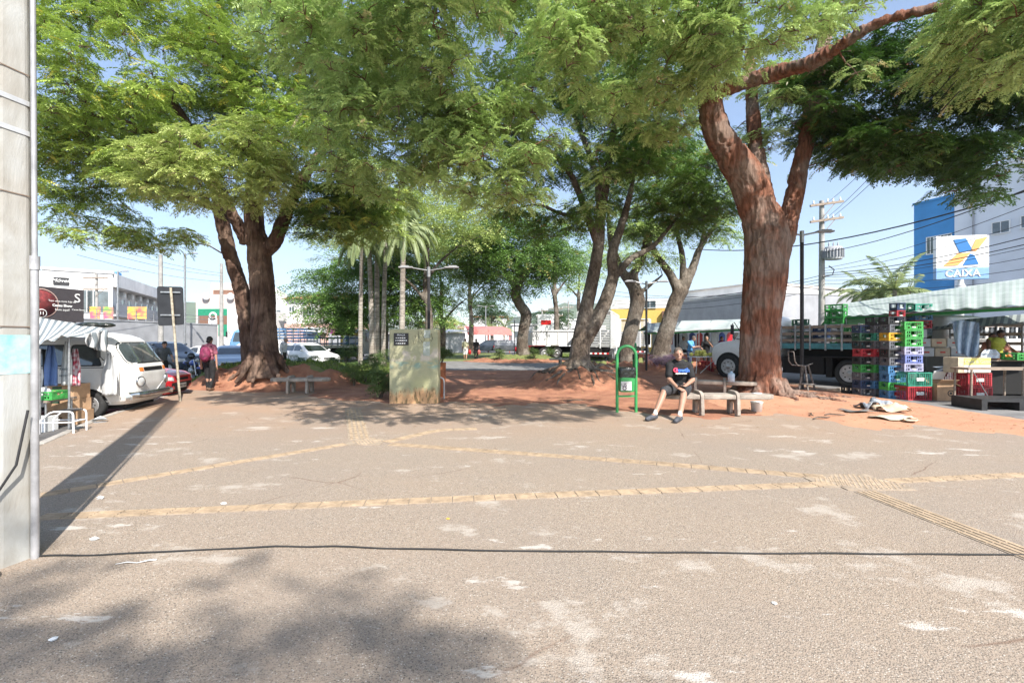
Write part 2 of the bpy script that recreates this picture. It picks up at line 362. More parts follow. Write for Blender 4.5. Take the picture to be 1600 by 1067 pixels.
for src in (strip(gp((1388,752),(1600,742),(1900,728))), strip(gp((1352,768),(1610,868),(1700,905)), .25), strip(gp((62,774),(540,694))),
            strip(gp((603,691),(672,675),(690,672),(745,670)), .2), strip(gp((562,686),(551,638)), .34), strip(gp((610,694),(1000,722),(1290,746)), .2)):
    o_ = len(tb.v); tb.v += src.v; tb.f += [tuple(i+o_ for i in f) for f in src.f]; tb.m += src.m; tb.s += src.s
pad(tb, G(573,690).xy, .28); g_ = G(1340,753).xy
pad(tb, g_, .34); pad(tb, (g_.x-.3,g_.y), .22); pad(tb, (g_.x+.2,g_.y-.1), .22)
struct(tb.build('tactile_paving', [M_tact, M_tbase], recalc=False))
# ================================================================ TREES
def bark_mat(name, c1, c2, sc=9, bump=1.0, st=(1,1,.16)):
    m = bpy.data.materials.new(name); m.use_nodes = True; t = m.node_tree; N = t.nodes.new; L = t.links.new; b = t.nodes['Principled BSDF']
    b.inputs['Roughness'].default_value = .9; b.inputs['Specular IOR Level'].default_value = .2
    tc = N('ShaderNodeTexCoord'); mp = N('ShaderNodeMapping'); mp.inputs['Scale'].default_value = st; L(tc.outputs['Object'], mp.inputs[0])
    n1 = N('ShaderNodeTexNoise'); n1.inputs['Scale'].default_value = sc; n1.inputs['Detail'].default_value = 9; n1.inputs['Roughness'].default_value = .7; n1.inputs['Distortion'].default_value = .6; L(mp.outputs[0], n1.inputs[0])
    n2 = N('ShaderNodeTexNoise'); n2.inputs['Scale'].default_value = 1.3; n2.inputs['Detail'].default_value = 4; L(tc.outputs['Object'], n2.inputs[0])
    r1 = N('ShaderNodeValToRGB'); e = r1.color_ramp.elements; e[0].position=.36; e[0].color=(*[x*.35 for x in c1],1); e[1].position=.6; e[1].color=(*c1,1); x = e.new(.7); x.color=(*[min(1,v*1.35) for v in c1],1)
    r2 = N('ShaderNodeValToRGB'); e = r2.color_ramp.elements; e[0].position=.36; e[0].color=(*[x*.4 for x in c2],1); e[1].position=.62; e[1].color=(*c2,1)
    L(n1.outputs['Fac'], r1.inputs[0]); L(n1.outputs['Fac'], r2.inputs[0])
    r3 = N('ShaderNodeValToRGB'); e = r3.color_ramp.elements; e[0].position=.44; e[1].position=.58; L(n2.outputs['Fac'], r3.inputs[0])
    mx = N('ShaderNodeMix'); mx.data_type='RGBA'; L(r3.outputs[0], mx.inputs[0]); L(r1.outputs[0], mx.inputs[6]); L(r2.outputs[0], mx.inputs[7]); L(mx.outputs[2], b.inputs['Base Color'])
    bp = N('ShaderNodeBump'); bp.inputs['Strength'].default_value = bump; bp.inputs['Distance'].default_value = .05; L(n1.outputs['Fac'], bp.inputs['Height']); L(bp.outputs[0], b.inputs['Normal'])
    return m
B_red = bark_mat('red_brown_bark', (.30,.135,.085), (.34,.24,.19), bump=1.8)
B_brown = bark_mat('brown_bark', (.135,.082,.06), (.26,.175,.13), bump=1.5)
B_grey = bark_mat('grey_bark', (.145,.115,.09), (.27,.235,.195), sc=14, st=(1,1,.5))
B_palm = bark_mat('palm_bark', (.38,.33,.28), (.5,.46,.4), sc=10, st=(.3,.3,2))
L_lime = leaf_mat('lime_leaves', (.11,.20,.045), (.48,.60,.15), (.60,.55,.12), .27)
L_mid = leaf_mat('mid_green_leaves', (.09,.18,.045), (.52,.66,.24), (.62,.55,.28), .24)
L_dark = leaf_mat('dark_green_leaves', (.05,.11,.025), (.19,.32,.075), (.32,.28,.09), .22)
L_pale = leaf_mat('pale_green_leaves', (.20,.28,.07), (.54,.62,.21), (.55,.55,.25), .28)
L_shade = leaf_mat('shaded_dark_leaves', (.025,.07,.015), (.10,.185,.04), (.26,.22,.07), .18)  # dark-leaved growth, with its shade also painted into the leaf colour
L_deep = leaf_mat('deep_green_leaves', (.02,.055,.018), (.07,.13,.04), (.16,.2,.06), .15)

def rough_limb(b, pts, rs, n=14, sub=5, wob=.0):
    """smooth Catmull-Rom limb"""
    pts = [Vector(p) for p in pts]; out = []; ro = []
    for i in range(len(pts)-1):
        p0 = pts[max(i-1,0)]; p1 = pts[i]; p2 = pts[i+1]; p3 = pts[min(i+2,len(pts)-1)]
        for k in range(sub):
            t = k/sub; q = .5*((2*p1)+(p2-p0)*t+(2*p0-5*p1+4*p2-p3)*t*t+(3*p1-p0-3*p2+p3)*t**3)
            if wob: q = q+Vector((random.uniform(-wob,wob),random.uniform(-wob,wob),0))
            out.append(q); ro.append(rs[i]+(rs[i+1]-rs[i])*t)
    out.append(pts[-1]); ro.append(rs[-1]); b.tube(out, ro, n=n); return out, ro
def crown_mesh(name, centers, mat_, parent, per=60, fs=.34, pairs=7, r=.75, flat_=.4, lw=.5, seed=1, droop=.5, odd=.02):
    g = np.random.default_rng(seed); C = np.array([c[:3] for c in centers]); CR = np.array([c[3] if len(c) > 3 else r for c in centers])
    nc = len(C); idx = np.repeat(np.arange(nc), per); k = len(idx)
    th = g.uniform(0, 2*np.pi, k); u = np.sqrt(g.random(k))*(.85+.3*g.random(k)); rr = CR[idx]
    lump = 1+.25*np.sin(th*3+idx*1.7)
    pos = C[idx]+np.stack([np.cos(th)*u*rr*lump, np.sin(th)*u*rr*lump, rr*flat_*(1.1*np.sqrt(np.clip(1-u*u,0,1))-.35+.45*(g.random(k)-.5))],1)
    yaw = th+g.normal(0,.7,k); pitch = -g.uniform(-.25,.6,k)-u*droop*.45; roll = g.normal(0,.3,k); sc = fs*g.uniform(.65,1.25,k)
    cy, sy, cp, sp, crr, sr = np.cos(yaw), np.sin(yaw), np.cos(pitch), np.sin(pitch), np.cos(roll), np.sin(roll)
    ax = np.stack([cy*cp, sy*cp, sp],1); s0 = np.stack([-sy, cy, 0*cy],1); up0 = np.cross(ax, s0)
    ay = s0*crr[:,None]+up0*sr[:,None]; az = -s0*sr[:,None]+up0*crr[:,None]
    # template frond: leaflets
    T = []
    for i in range(pairs):
        t = .12+.88*i/(pairs-1) if pairs > 1 else .5; ln = .36*(1-.45*abs(t-.45)); z = -droop*.45*t*t
        for sd in (-1, 1):
            dx, dy = .30, sd*.95; bx0, by0 = t, 0
            T.append([(bx0,by0,z),(bx0+dx*ln*.5-lw*ln*.5*sd*sd*.6,by0+dy*ln*.5,z-.02),(bx0+dx*ln,by0+dy*ln,z-.06*(1+t)),(bx0+dx*ln*.5+lw*ln*.5,by0+dy*ln*.5,z-.0)])
    T.append([(.95,0,-droop*.42),(1.1,-.07,-droop*.5),(1.3,0,-droop*.62),(1.1,.07,-droop*.5)])
    T = np.array(T); nl = len(T)
    V = (pos[:,None,None,:]+sc[:,None,None,None]*(T[None,:,:,0:1]*ax[:,None,None,:]+T[None,:,:,1:2]*ay[:,None,None,:]+T[None,:,:,2:3]*az[:,None,None,:]))
    V = V+g.normal(0,.012,(k,nl,1,3))*sc[:,None,None,None]*2.2; V = V.reshape(-1,3); fcs = np.arange(len(V)).reshape(-1,4)
    ct = g.random(nc); ft = np.clip(.25+.35*ct[idx]+.32*g.random(k)+.0, 0, .95); ft = np.where(g.random(k) < odd, 1, ft)
    tint = np.clip(np.repeat(ft, nl)+np.where(np.repeat(ft,nl) < .96, g.normal(0,.06,k*nl), 0), 0, 1)
    return np_mesh(name, V, fcs, [mat_], parent, attr={'tint': np.repeat(tint, 4)})
def blob_centers(regions, seed, r=.75, flat_=.55, thin=1.0, mul=.98):
    """regions: (cx,cy,cz,rx,ry,rz,n[,hollow]) -> cluster centres spread through the outer part of each ellipsoid"""
    g = np.random.default_rng(seed); out = []
    for reg in regions:
        cx, cy, cz, rx, ry, rz, n = reg[:7]; tf = .39 < r < .5; n = int(n*(2.6 if tf else 1)); hol = reg[7] if len(reg) > 7 else .5; k = 0; tries = 0
        while k < n and tries < n*40:
            tries += 1; d = g.normal(size=3); d /= np.linalg.norm(d); rad = (hol**3+(1-hol**3)*g.random())**(1/3)
            p = np.array([cx,cy,cz])+d*rad*np.array([rx,ry,rz]); cr = r*g.uniform(.65,1.25)
            mind = cr*(.95 if tf else .55)
            if tf and float(fbm(np.array([p*np.array([.62,.62,.95])+seed]),2,seed)[0]) < .455: k += (tries % 2); continue
            if all((p[0]-q[0])**2+(p[1]-q[1])**2+((p[2]-q[2])/flat_)**2 > mind**2 for q in out[-900:]): out.append((p[0],p[1],p[2],cr)); k += 1
    return out
def twigs(b, centers, nodes, r0=.035, n=5, maxd=9, seed=0):
    """grow a thin branch from the closest limb node to each cluster; limbs become nodes"""
    g = random.Random(seed); nodes = list(nodes); nodes = [(Vector(p), r) for p, r in nodes]
    order = sorted(centers, key=lambda c: min((Vector(c[:3])-p).length for p, _ in nodes[:200]))
    for c in order:
        q = Vector(c[:3])-Vector((0,0,.08)); best = min(nodes, key=lambda nd: (nd[0]-q).length+max(0,(nd[0].z-q.z))*.6); p = best[0]; d = q-p
        if d.length > maxd: continue
        mid = p+d*.5+Vector((g.uniform(-.1,.1),g.uniform(-.1,.1),g.uniform(-.02,.12)))*d.length
        r = min(best[1]*.8, r0*(.5+.35*d.length)); m1 = p.lerp(mid,.5)+Vector((0,0,-.03*d.length)); m2 = mid.lerp(q,.55)+Vector((g.uniform(-.06,.06),g.uniform(-.06,.06),.02))*d.length
        b.tube([p, m1, mid, m2, q], [r, r*.85, r*.65, r*.45, .007], n=n, cap=False)
        nodes += [(mid, r*.65), (m2, r*.45), (q, max(.012,r*.3))]
        for _ in range(3):
            e = q+Vector((g.uniform(-1,1),g.uniform(-1,1),g.uniform(-.1,.25)))*c[3]*.8; b.tube([m2.lerp(q,.6), q.lerp(e,.5)+Vector((0,0,.05)), e], [.012,.009,.004], n=3, cap=False)
def trunk_mesh(name, limbs, mat_, parent, voxel=.035, amp=.03, roots=None, vs=.25, tw=None, fluted=.0):
    b = MB(); nodes = []
    for pts, rs in limbs:
        o_, r_ = rough_limb(b, pts, rs, n=18)
        nodes += list(zip(o_, r_))[4:]
    for pts, rs in (roots or []): rough_limb(b, pts, rs, n=8)
    o = b.build(name, mat_, parent)
    md = o.modifiers.new('r','REMESH'); md.mode = 'VOXEL'; md.voxel_size = voxel; md.use_smooth_shade = True
    sm = o.modifiers.new('s','SMOOTH'); sm.factor = .6; sm.iterations = 3
    bake(o); me = o.data; n = len(me.vertices); co = np.empty(n*3, np.float32); me.vertices.foreach_get('co', co); co = co.reshape(-1,3)
    no = np.empty(n*3, np.float32); me.vertices.foreach_get('normal', no); no = no.reshape(-1,3)
    q = co*np.array([1,1,vs]); warp = (fbm(co*1.2,2,1)-.5)[:,None]*.6
    rid = 1-np.abs(2*fbm((q+warp*np.array([1,1,0]))*7, 3, 5)-1); big = fbm(co*np.array([2.2,2.2,.7]),2,8)-.5
    co = co+no*((rid-.75)*amp*2.2+big*amp*1.4)[:,None]
    me.vertices.foreach_set('co', co.astype(np.float32).ravel()); me.update()
    me.polygons.foreach_set('use_smooth', np.ones(len(me.polygons), dtype=bool))
    return o, nodes
def tree(name, label, base, limbs, regions, leafm, barkm, group=None, per=60, fs=.34, pairs=7, r=.75, seed=1, voxel=.04, amp=.03, roots=None, flat_=.26, droop=.5, twr=.035, cull=None, odd=.02, twig_n=5, extra=None, maxd=9, lw=.5, pods=0):
    t = thing(name, label, 'tree', base, 0, group); B = Vector(base)
    lb = [([Vector(p)-B for p in pts], rs) for pts, rs in limbs]; rt = [([Vector(p)-B for p in pts], rs) for pts, rs in (roots or [])]
    tr, nodes = trunk_mesh('trunk', lb, barkm, t, voxel, amp, rt)
    cs = blob_centers(regions, seed, r)
    if cull: cs = [c for c in cs if cull(c)]
    cs = [(c[0]-B.x, c[1]-B.y, c[2]-B.z, c[3]) for c in cs]
    tb_ = MB(); twigs(tb_, cs, nodes, twr, twig_n, seed=seed, maxd=maxd)
    if tb_.v: tb_.build('branches', barkm, t, recalc=False)
    crown_mesh('crown', cs, leafm, t, per, fs, pairs, r, flat_, seed=seed, droop=droop, odd=odd, lw=lw)
    if extra:
        for nm, regs, lm, sd, kw in extra:
            c2 = [(c[0]-B.x, c[1]-B.y, c[2]-B.z, c[3]) for c in blob_centers(regs, sd, kw.get('r', r))]
            b2 = MB(); twigs(b2, c2, nodes, twr, twig_n, seed=sd, maxd=maxd); b2.build('branches', barkm, t, recalc=False)
            crown_mesh('crown', c2, lm, t, kw.get('per', per), kw.get('fs', fs), kw.get('pairs', pairs), kw.get('r', r), kw.get('flat', flat_), seed=sd, droop=kw.get('droop', droop), odd=kw.get('odd', odd))
    if pods:
        g = random.Random(seed); pme = None
        for c in g.sample(cs, min(pods, len(cs))):
            o_ = Vector(c[:3])+Vector((g.uniform(-.2,.2),-c[3]*g.uniform(.5,1),-.15-g.uniform(0,.2))); l = g.uniform(.05,.085); d = Vector((g.uniform(-.4,.4),g.uniform(-.2,.2),-1)).normalized(); s_ = Vector((1,.3*g.uniform(-1,1),0)).normalized()*.018
            if pme is None:
                pb_ = MB(); pb_.add([(0,0,0),(-.018,.004,-.035),(0,0,-.115),(.018,-.004,-.035)], [(0,1,2,3)]); po = pb_.build('seed_pod', M_pod, t, o_, recalc=False); pme = po.data
            else: po = bpy.data.objects.new('seed_pod', pme); COL.objects.link(po); po.parent = t; po.location = o_
            po.rotation_euler = (g.uniform(-.5,.5), g.uniform(-.6,.6), g.uniform(0,3))
    return t
M_pod = mat('pale_pod', (.62,.58,.42), .7)
def RG(px, py, Y, rpx, rpy, ry, n, hol=.5): return (PX(px,Y), Y, PZ(py,Y), rpx*Y/F, ry, rpy*Y/F, n, hol)

# --- big right tree
Yb = 12.9
def pb(px, py, dY=0): return P(px, Yb+dY, py)
rb = lambda wpx: wpx*Yb/F/2*.81
limbs = [
 ([pb(1189,650), pb(1188,600), pb(1187,540), pb(1190,480), pb(1196,425), pb(1198,370), pb(1196,330), pb(1192,300)], [rb(88), rb(76), rb(68), rb(70), rb(76), rb(78), rb(50), rb(6)]),
 ([pb(1198,440), pb(1188,345), pb(1168,282,-.1), pb(1140,240,-.2), pb(1116,195,-.3), pb(1108,150,-.4), pb(1104,90,-.3), pb(1085,20,0), pb(1040,-80,.6)], [rb(50), rb(64), rb(62), rb(52), rb(46), rb(40), rb(34), rb(28), rb(18)]),
 ([pb(1208,430), pb(1226,370,.1), pb(1240,310,.2), pb(1252,250,.3), pb(1264,195,.4), pb(1275,120,.6), pb(1300,20,1), pb(1340,-120,1.4)], [rb(34), rb(38), rb(32), rb(29), rb(27), rb(24), rb(20), rb(12)]),
 ([pb(1196,350), pb(1190,290,.4), pb(1180,230,.8), pb(1176,170,1.2), pb(1170,80,2)], [rb(44), rb(34), rb(28), rb(24), rb(16)]),
 ([pb(1108,150,-.4), pb(1165,128,-.9), pb(1220,112,-1.5), pb(1275,95,-2.2), pb(1330,60,-2.8), pb(1380,32,-3.2), pb(1470,10,-3.6), pb(1600,-30,-3.8), pb(1760,-40,-3.5)], [rb(26), rb(24), rb(22), rb(20), rb(17), rb(15), rb(11), rb(8), rb(4)]),
 ([pb(1104,110,-.4), pb(1030,60,-1.2), pb(930,10,-2), pb(800,-40,-2.4), pb(650,-60,-2.6), pb(500,-50,-2.8)], [rb(24), rb(22), rb(18), rb(14), rb(10), rb(5)]),
 ([pb(1275,120,.6), pb(1360,110,.4), pb(1450,130,0), pb(1560,150,-.3)], [rb(16), rb(14), rb(10), rb(6)]),
]
limbs.append(([pb(930,10,-2), Vector((2.6,8.6,8.6)), Vector((2.6,6.6,8.2)), Vector((2.2,4.6,7.9))], [.16,.13,.09,.04]))
def clear_limbs(c):
    # leave the fork and the long sweeping limb open to the light, as pruned
    x, y, z = c[:3]
    if y < 7.6: return True
    px, py = 800+F*x/y, HY-(z-H)*F/y
    if 1085 < px < 1290 and py > 158 and y < 13.2: return False
    if 1128 < px < 1420 and y < 11.4 and abs(py-(150-(px-1130)*.42)) < 34: return False
    return not (py > 345 and px > 700)
roots = []
for k, (ax_, ay_, L_) in enumerate([(-1,-.25,1.0),(-.6,-.8,.9),(.2,-1,1.0),(.8,-.55,1.5),(1,.1,1.6),(1,-.2,2.3),(.5,.8,1),(-.6,.8,1),(.9,-.9,1.7),(-.95,-.6,1.3)]):
    c = pb(1189,620); d = Vector((ax_,ay_,0)).normalized(); rr = .58
    roots.append(([c+d*rr*.75+Vector((0,0,.45)), c+d*(rr+.15)+Vector((0,0,.12)), c+d*(rr+L_*.5)+Vector((.1*math.sin(k),.1*math.cos(k),.06)), c+d*(rr+L_)+Vector((.25*math.sin(k*2),.2*math.cos(k*3),-.03))], [.22,.13,.075,.03]))
tree('shade_tree', 'huge shade tree with forked red-brown trunk beside the concrete bench', (pb(1189,620).x, Yb, 0), limbs, [
 RG(1180,60,9.6,150,80,1.6,38), RG(960,60,10.5,200,110,2.2,66), RG(1080,110,12.2,120,110,1.8,40,.3), RG(730,80,9.4,190,130,2.0,78), RG(620,190,10,140,130,1.8,56), RG(760,240,9.8,120,80,1.4,30), RG(560,60,10.5,150,110,2,46),
 RG(900,290,12.5,60,60,1.0,7), (2.3,4.5,7.75,4.0,2.0,.55,46,.1), (-2.0,6.2,8.6,3.0,1.7,.5,34,.1), RG(1400,40,9.4,130,45,1.4,24), RG(1560,60,8.8,110,90,1.6,36), RG(1220,190,14,80,90,1.6,22),
],
 L_mid, B_red, per=34, fs=.24, pairs=8, r=.42, flat_=.42, seed=11, voxel=.028, amp=.052, roots=roots, twr=.03, odd=.02, pods=70, cull=clear_limbs,
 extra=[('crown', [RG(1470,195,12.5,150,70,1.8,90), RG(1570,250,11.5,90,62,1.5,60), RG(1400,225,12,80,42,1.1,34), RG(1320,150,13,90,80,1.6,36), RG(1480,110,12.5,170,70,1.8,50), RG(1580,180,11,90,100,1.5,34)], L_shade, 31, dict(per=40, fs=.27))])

# --- big left tree
Yl = 15.6
def pl(px, py, dY=0): return P(px, Yl+dY, py)
rl = lambda wpx: wpx*Yl/F/2*.68
limbs = [
 ([pl(414,600,-.5), pl(413,560,-.2), pl(412,500), pl(410,450), pl(406,405), pl(402,370), pl(400,340)], [rl(76), rl(60), rl(50), rl(50), rl(50), rl(44), rl(10)]),
 ([pl(395,575,.9), pl(387,520,.9), pl(378,460,.9), pl(360,400,.8), pl(346,340,.6), pl(330,270,.2), pl(290,190,-.6), pl(240,120,-1.5)], [rl(46), rl(36), rl(33), rl(30), rl(28), rl(22), rl(16), rl(8)]),
 ([pl(404,400), pl(428,380,-.1), pl(443,345,-.2), pl(462,300,-.3), pl(500,240,-.2), pl(560,180,0)], [rl(34), rl(30), rl(28), rl(24), rl(18), rl(8)]),
 ([pl(400,380), pl(396,320,-.2), pl(400,250,-.2), pl(372,170,0), pl(350,60,.3), pl(340,-60,.5)], [rl(44), rl(36), rl(32), rl(26), rl(18), rl(8)]),
 ([pl(384,380,.2), pl(350,310,-.6), pl(290,250,-1.5), pl(220,200,-2.4), pl(140,180,-3)], [rl(26), rl(20), rl(15), rl(10), rl(5)]),
 ([pl(400,260,-.2), pl(450,160,.4), pl(500,60,1), pl(560,-60,1.4)], [rl(22), rl(18), rl(14), rl(6)]),
 ([pl(352,330,.5), pl(260,300,.6), pl(180,290,.2), pl(100,300,-.2)], [rl(18), rl(13), rl(9), rl(5)]),
]
roots = []
for k, (ax_, ay_, L_) in enumerate([(-1,-.4,.9),(-.5,-.9,.7),(.1,-1,.6),(.8,-.6,1.0),(1,.0,.9),(-1,-.1,.7)]):
    c = pl(414,590,-.3); d = Vector((ax_,ay_,0)).normalized(); rr = .55
    roots.append(([c+d*rr*.6+Vector((0,0,.85)), c+d*(rr+.05)+Vector((0,0,.40)), c+d*(rr+L_*.3)+Vector((0,0,.15)), c+d*(rr+L_*.6)+Vector((0,0,-.1))], [.17,.12,.08,.04]))
tree('shade_tree', 'broad shade tree with dappled trunk growing from the earthen bank', (pl(405,600).x, Yl, .0), limbs, [
 RG(150,130,13,150,150,2.4,90,.45), RG(130,290,12.8,110,85,1.9,52), RG(260,60,14,150,120,2.4,62), RG(400,60,15,150,130,2.4,66), RG(470,240,14.5,110,80,1.6,34), RG(560,330,15.5,90,50,1.4,20,.3), RG(250,180,15.5,130,110,1.8,44,.3), RG(60,60,12.5,110,110,2,40),
 RG(230,370,14.5,70,18,.9,8,.2)],
 L_lime, B_brown, per=34, fs=.26, pairs=7, r=.45, flat_=.34, seed=5, voxel=.032, amp=.05, roots=roots, twr=.032, odd=.05,
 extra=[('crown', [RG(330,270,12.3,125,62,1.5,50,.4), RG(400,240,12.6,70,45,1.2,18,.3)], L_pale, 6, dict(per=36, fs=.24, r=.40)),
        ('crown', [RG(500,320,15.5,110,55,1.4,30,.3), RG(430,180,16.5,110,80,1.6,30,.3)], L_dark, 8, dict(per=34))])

# --- forked tree on the root mound
Yc = 15.7
def pc(px, py, dY=0, Yq=Yc): return P(px, Yq+dY, py)
rc = lambda wpx, Yq=Yc: wpx*Yq/F/2*.72
limbs = [
 ([pc(905,600), pc(905,575), pc(906,550), pc(908,530)], [rc(80), rc(52), rc(42), rc(40)]),
 ([pc(904,545), pc(912,500), pc(925,440), pc(935,385), pc(938,340), pc(948,280,.2), pc(960,200,.4), pc(985,110,.6)], [rc(36), rc(30), rc(27), rc(25), rc(22), rc(18), rc(14), rc(7)]),
 ([pc(912,535), pc(932,500), pc(948,465), pc(958,430), pc(957,395), pc(975,340,.3), pc(990,280,.5)], [rc(34), rc(30), rc(28), rc(24), rc(22), rc(16), rc(8)]),
 ([pc(955,440), pc(985,405,.3), pc(1020,385,.5), pc(1050,350,.8), pc(1090,300,1)], [rc(18), rc(14), rc(11), rc(8), rc(4)]),
 ([pc(935,385), pc(915,330,-.3), pc(890,270,-.5), pc(850,230,-.8), pc(800,220,-1)], [rc(18), rc(15), rc(12), rc(9), rc(5)]),
 ([pc(938,340), pc(930,270,.2), pc(905,200,.2), pc(880,130,.1), pc(840,60,0)], [rc(16), rc(13), rc(11), rc(9), rc(5)]),
 ([pc(915,330,-.3), pc(880,335,-.4), pc(840,320,-.5), pc(790,330,-.6)], [rc(9), rc(8), rc(6), rc(3)]),
]
roots = []
for k in range(19):
    a = k*2*math.pi/19+.2; d = Vector((math.cos(a), math.sin(a), 0)); c = P(905, Yc, 575); L_ = 1.0+.5*math.sin(k*2.3)
    q_ = [c+d*.20+Vector((0,0,.32))]
    for f_, dz in ((.42,.05),(.7,.02),(1.0,.01),(1.35,.0),(1.7,-.03)):
        v_ = c+d*(f_*(.75+.25*L_))+Vector((.12*math.sin(k*1.7+f_*3),.12*math.cos(k*2.1+f_*4),0)); v_.z = max(.0, ground_z(v_.x,v_.y))+dz; q_.append(v_)
    roots.append((q_, [.14,.085,.06,.045,.035,.015]))
tree('forked_tree', 'slender forked tree standing on a mound of red earth and roots', (P(905,Yc,575).x, Yc, .6), limbs, [
 RG(950,200,15.5,110,100,1.8,40,.3), RG(1050,250,16,90,90,1.6,40,.3), RG(860,330,14.8,80,42,1.2,20,.3), RG(900,110,15,110,80,1.6,26,.3), RG(1090,330,16.3,60,45,1.2,16,.3), RG(985,330,17,60,50,1,9,.3), RG(840,260,15,60,50,1.2,10,.3)],
 L_dark, B_grey, per=34, fs=.28, r=.46, flat_=.4, seed=21, voxel=.03, amp=.018, roots=roots, twr=.028)

# --- two trees behind it
Yd = 22.5
limbs = [([P(978,Yd,575), P(980,Yd,540), P(990,Yd,500), P(996,Yd,470), P(990,Yd,445), P(988,Yd,425)], [.5,.36,.34,.36,.3,.26]),
 ([P(990,Yd,450), P(970,Yd,420), P(955,Yd,380), P(950,Yd,320)], [.26,.2,.16,.06]), ([P(988,Yd,430), P(1005,Yd,400), P(1012,Yd,360), P(1030,Yd,300)], [.22,.18,.13,.05]), ([P(994,Yd,462), P(1010,Yd,450), P(1035,Yd,430)], [.12,.1,.05])]
tree('shade_tree', 'curving grey tree just beyond the green litter bin', (P(978,Yd,570).x, Yd, .5), limbs, [RG(990,300,22,70,90,2,34,.3), RG(1010,230,22,70,60,2,20,.3), RG(1000,380,22.6,55,40,1.4,12,.3)], L_mid, B_grey, per=44, fs=.42, pairs=5, r=.95, seed=23, voxel=.05, amp=.02)
Ye = 22.2
limbs = [([P(1028,Ye,572), P(1033,Ye,545), P(1045,Ye,505), P(1056,Ye,470), P(1066,Ye,452)], [.56,.42,.36,.34,.34]),
 ([P(1062,Ye,460), P(1048,Ye,430), P(1030,Ye,405), P(1015,Ye,380), P(995,Ye,340)], [.26,.2,.17,.14,.05]), ([P(1066,Ye,456), P(1082,Ye,420), P(1095,Ye,385), P(1120,Ye,350), P(1145,Ye,330)], [.26,.2,.15,.1,.04]),
 ([P(1068,Ye,450), P(1066,Ye,400), P(1058,Ye,360), P(1060,Ye,300)], [.2,.14,.1,.04]), ([P(1095,Ye,385), P(1100,Ye,350), P(1095,Ye,310)], [.1,.07,.03])]
tree('shade_tree', 'leaning grey tree forking high beside the slim black lamp post', (P(1028,Ye,568).x, Ye, .5), limbs, [RG(1075,330,22,75,50,2,26,.3), RG(1110,280,22,60,60,2,18,.3), RG(1040,270,22,60,60,2,18,.3), RG(1130,360,22.4,30,24,1,6,.2)], L_mid, B_grey, per=40, fs=.4, pairs=5, r=.85, seed=24, voxel=.05, amp=.02)
# --- bent tree in the middle distance
Yf = 36
limbs = [([P(818,Yf,556), P(816,Yf,540), P(818,Yf,515), P(822,Yf,492), P(812,Yf,475), P(806,Yf,458), P(812,Yf,430), P(806,Yf,400)], [.62,.46,.42,.44,.40,.40,.36,.2]),
 ([P(808,Yf,455), P(790,Yf,425), P(765,Yf,400)], [.26,.2,.08]), ([P(812,Yf,440), P(835,Yf,415), P(860,Yf,395)], [.26,.2,.08])]
tree('shade_tree', 'dark round tree with a bent trunk on the far dirt mound', (P(818,Yf,552).x, Yf, .4), limbs, [RG(800,405,36,85,60,4,110,.3), RG(755,400,36,50,45,3,40,.3), RG(855,400,36,55,45,3,44,.3), RG(800,360,36,60,30,3,20,.3)], L_dark, B_grey, per=34, fs=.62, pairs=4, r=1.25, seed=25, voxel=.08, amp=.03, twr=.05, lw=.5)
# --- pale feathery trees behind
def simple_tree(name, label, px, Y, tw, regs, lm, seed, bark=B_grey, group=None, per=34, fs=.6, r=1.3, top=400, pairs=4, z0=0, by=None):
    x = PX(px, Y); b_ = Vector((x, Y, z0)); tz = PZ(top, Y)
    limbs = [([b_+Vector((0,0,-.1)), b_+Vector((.1,0,(tz-z0)*.35)), b_+Vector((-.1,0,(tz-z0)*.6)), b_+Vector((.1,0,tz-z0))], [tw*.65,tw*.5,tw*.42,tw*.2])]
    for k in range(4):
        a = k*1.6+seed; h0 = (tz-z0)*(.45+.1*k); limbs.append(([b_+Vector((0,0,h0)), b_+Vector((math.cos(a)*tw*2,math.sin(a)*tw*2,h0+tw*2.5)), b_+Vector((math.cos(a)*tw*5,math.sin(a)*tw*5,h0+tw*5))], [tw*.3,tw*.22,tw*.1]))
    return tree(name, label, tuple(b_), limbs, regs, lm, bark, group, per=per, fs=fs, pairs=pairs, r=r, seed=seed, voxel=max(.08,tw*.2), amp=.03, twr=.05, lw=.5, twig_n=4)
simple_tree('feathery_tree', 'pale feathery tree rising behind the palms', 668, 30, .5, [RG(690,330,30,90,70,3,60,.3), RG(620,350,31,50,60,2.5,22,.3)], L_pale, 41, top=360)
simple_tree('feathery_tree', 'pale tree between the bent tree and the forked tree', 868, 44, .5, [RG(760,320,42,90,55,4,34,.3), RG(870,340,44,50,50,3,12,.3)], L_pale, 42, top=380)
simple_tree('round_tree', 'dense dark green round tree behind the palm trunks', 596, 33, .6, [RG(560,460,32,60,60,3,54,.3), RG(630,450,33,60,50,3,44,.3), RG(600,400,34,60,45,3,34,.3), RG(535,490,31.5,50,30,2.5,30,.3), RG(510,455,32.5,40,40,2.5,22,.3), RG(650,490,33,40,28,2.5,18,.3)], L_dark, 43, top=430, per=40)
simple_tree('feathery_tree', 'pale airy tree whose crown hangs behind the palm fronds', 600, 36, .45, [RG(590,345,36,80,50,4,46,.3), RG(540,370,37,60,45,3,26,.3), RG(650,385,37,50,40,3,22,.3)], L_pale, 48, top=370, fs=.5, r=1.1)
simple_tree('feathery_tree', 'mid-green tree filling the gap above the kiosk awning', 735, 50, .5, [RG(735,400,50,60,45,4,34,.3), RG(700,370,50,50,40,4,22,.3)], L_mid, 49, top=400, fs=.7, r=1.5)
simple_tree('feathery_tree', 'thin airy tree behind the livestock truck', 905, 48, .4, [RG(905,420,48,45,40,4,20,.3), RG(950,400,50,40,40,4,16,.3)], L_mid, 50, top=420, fs=.7, r=1.4)
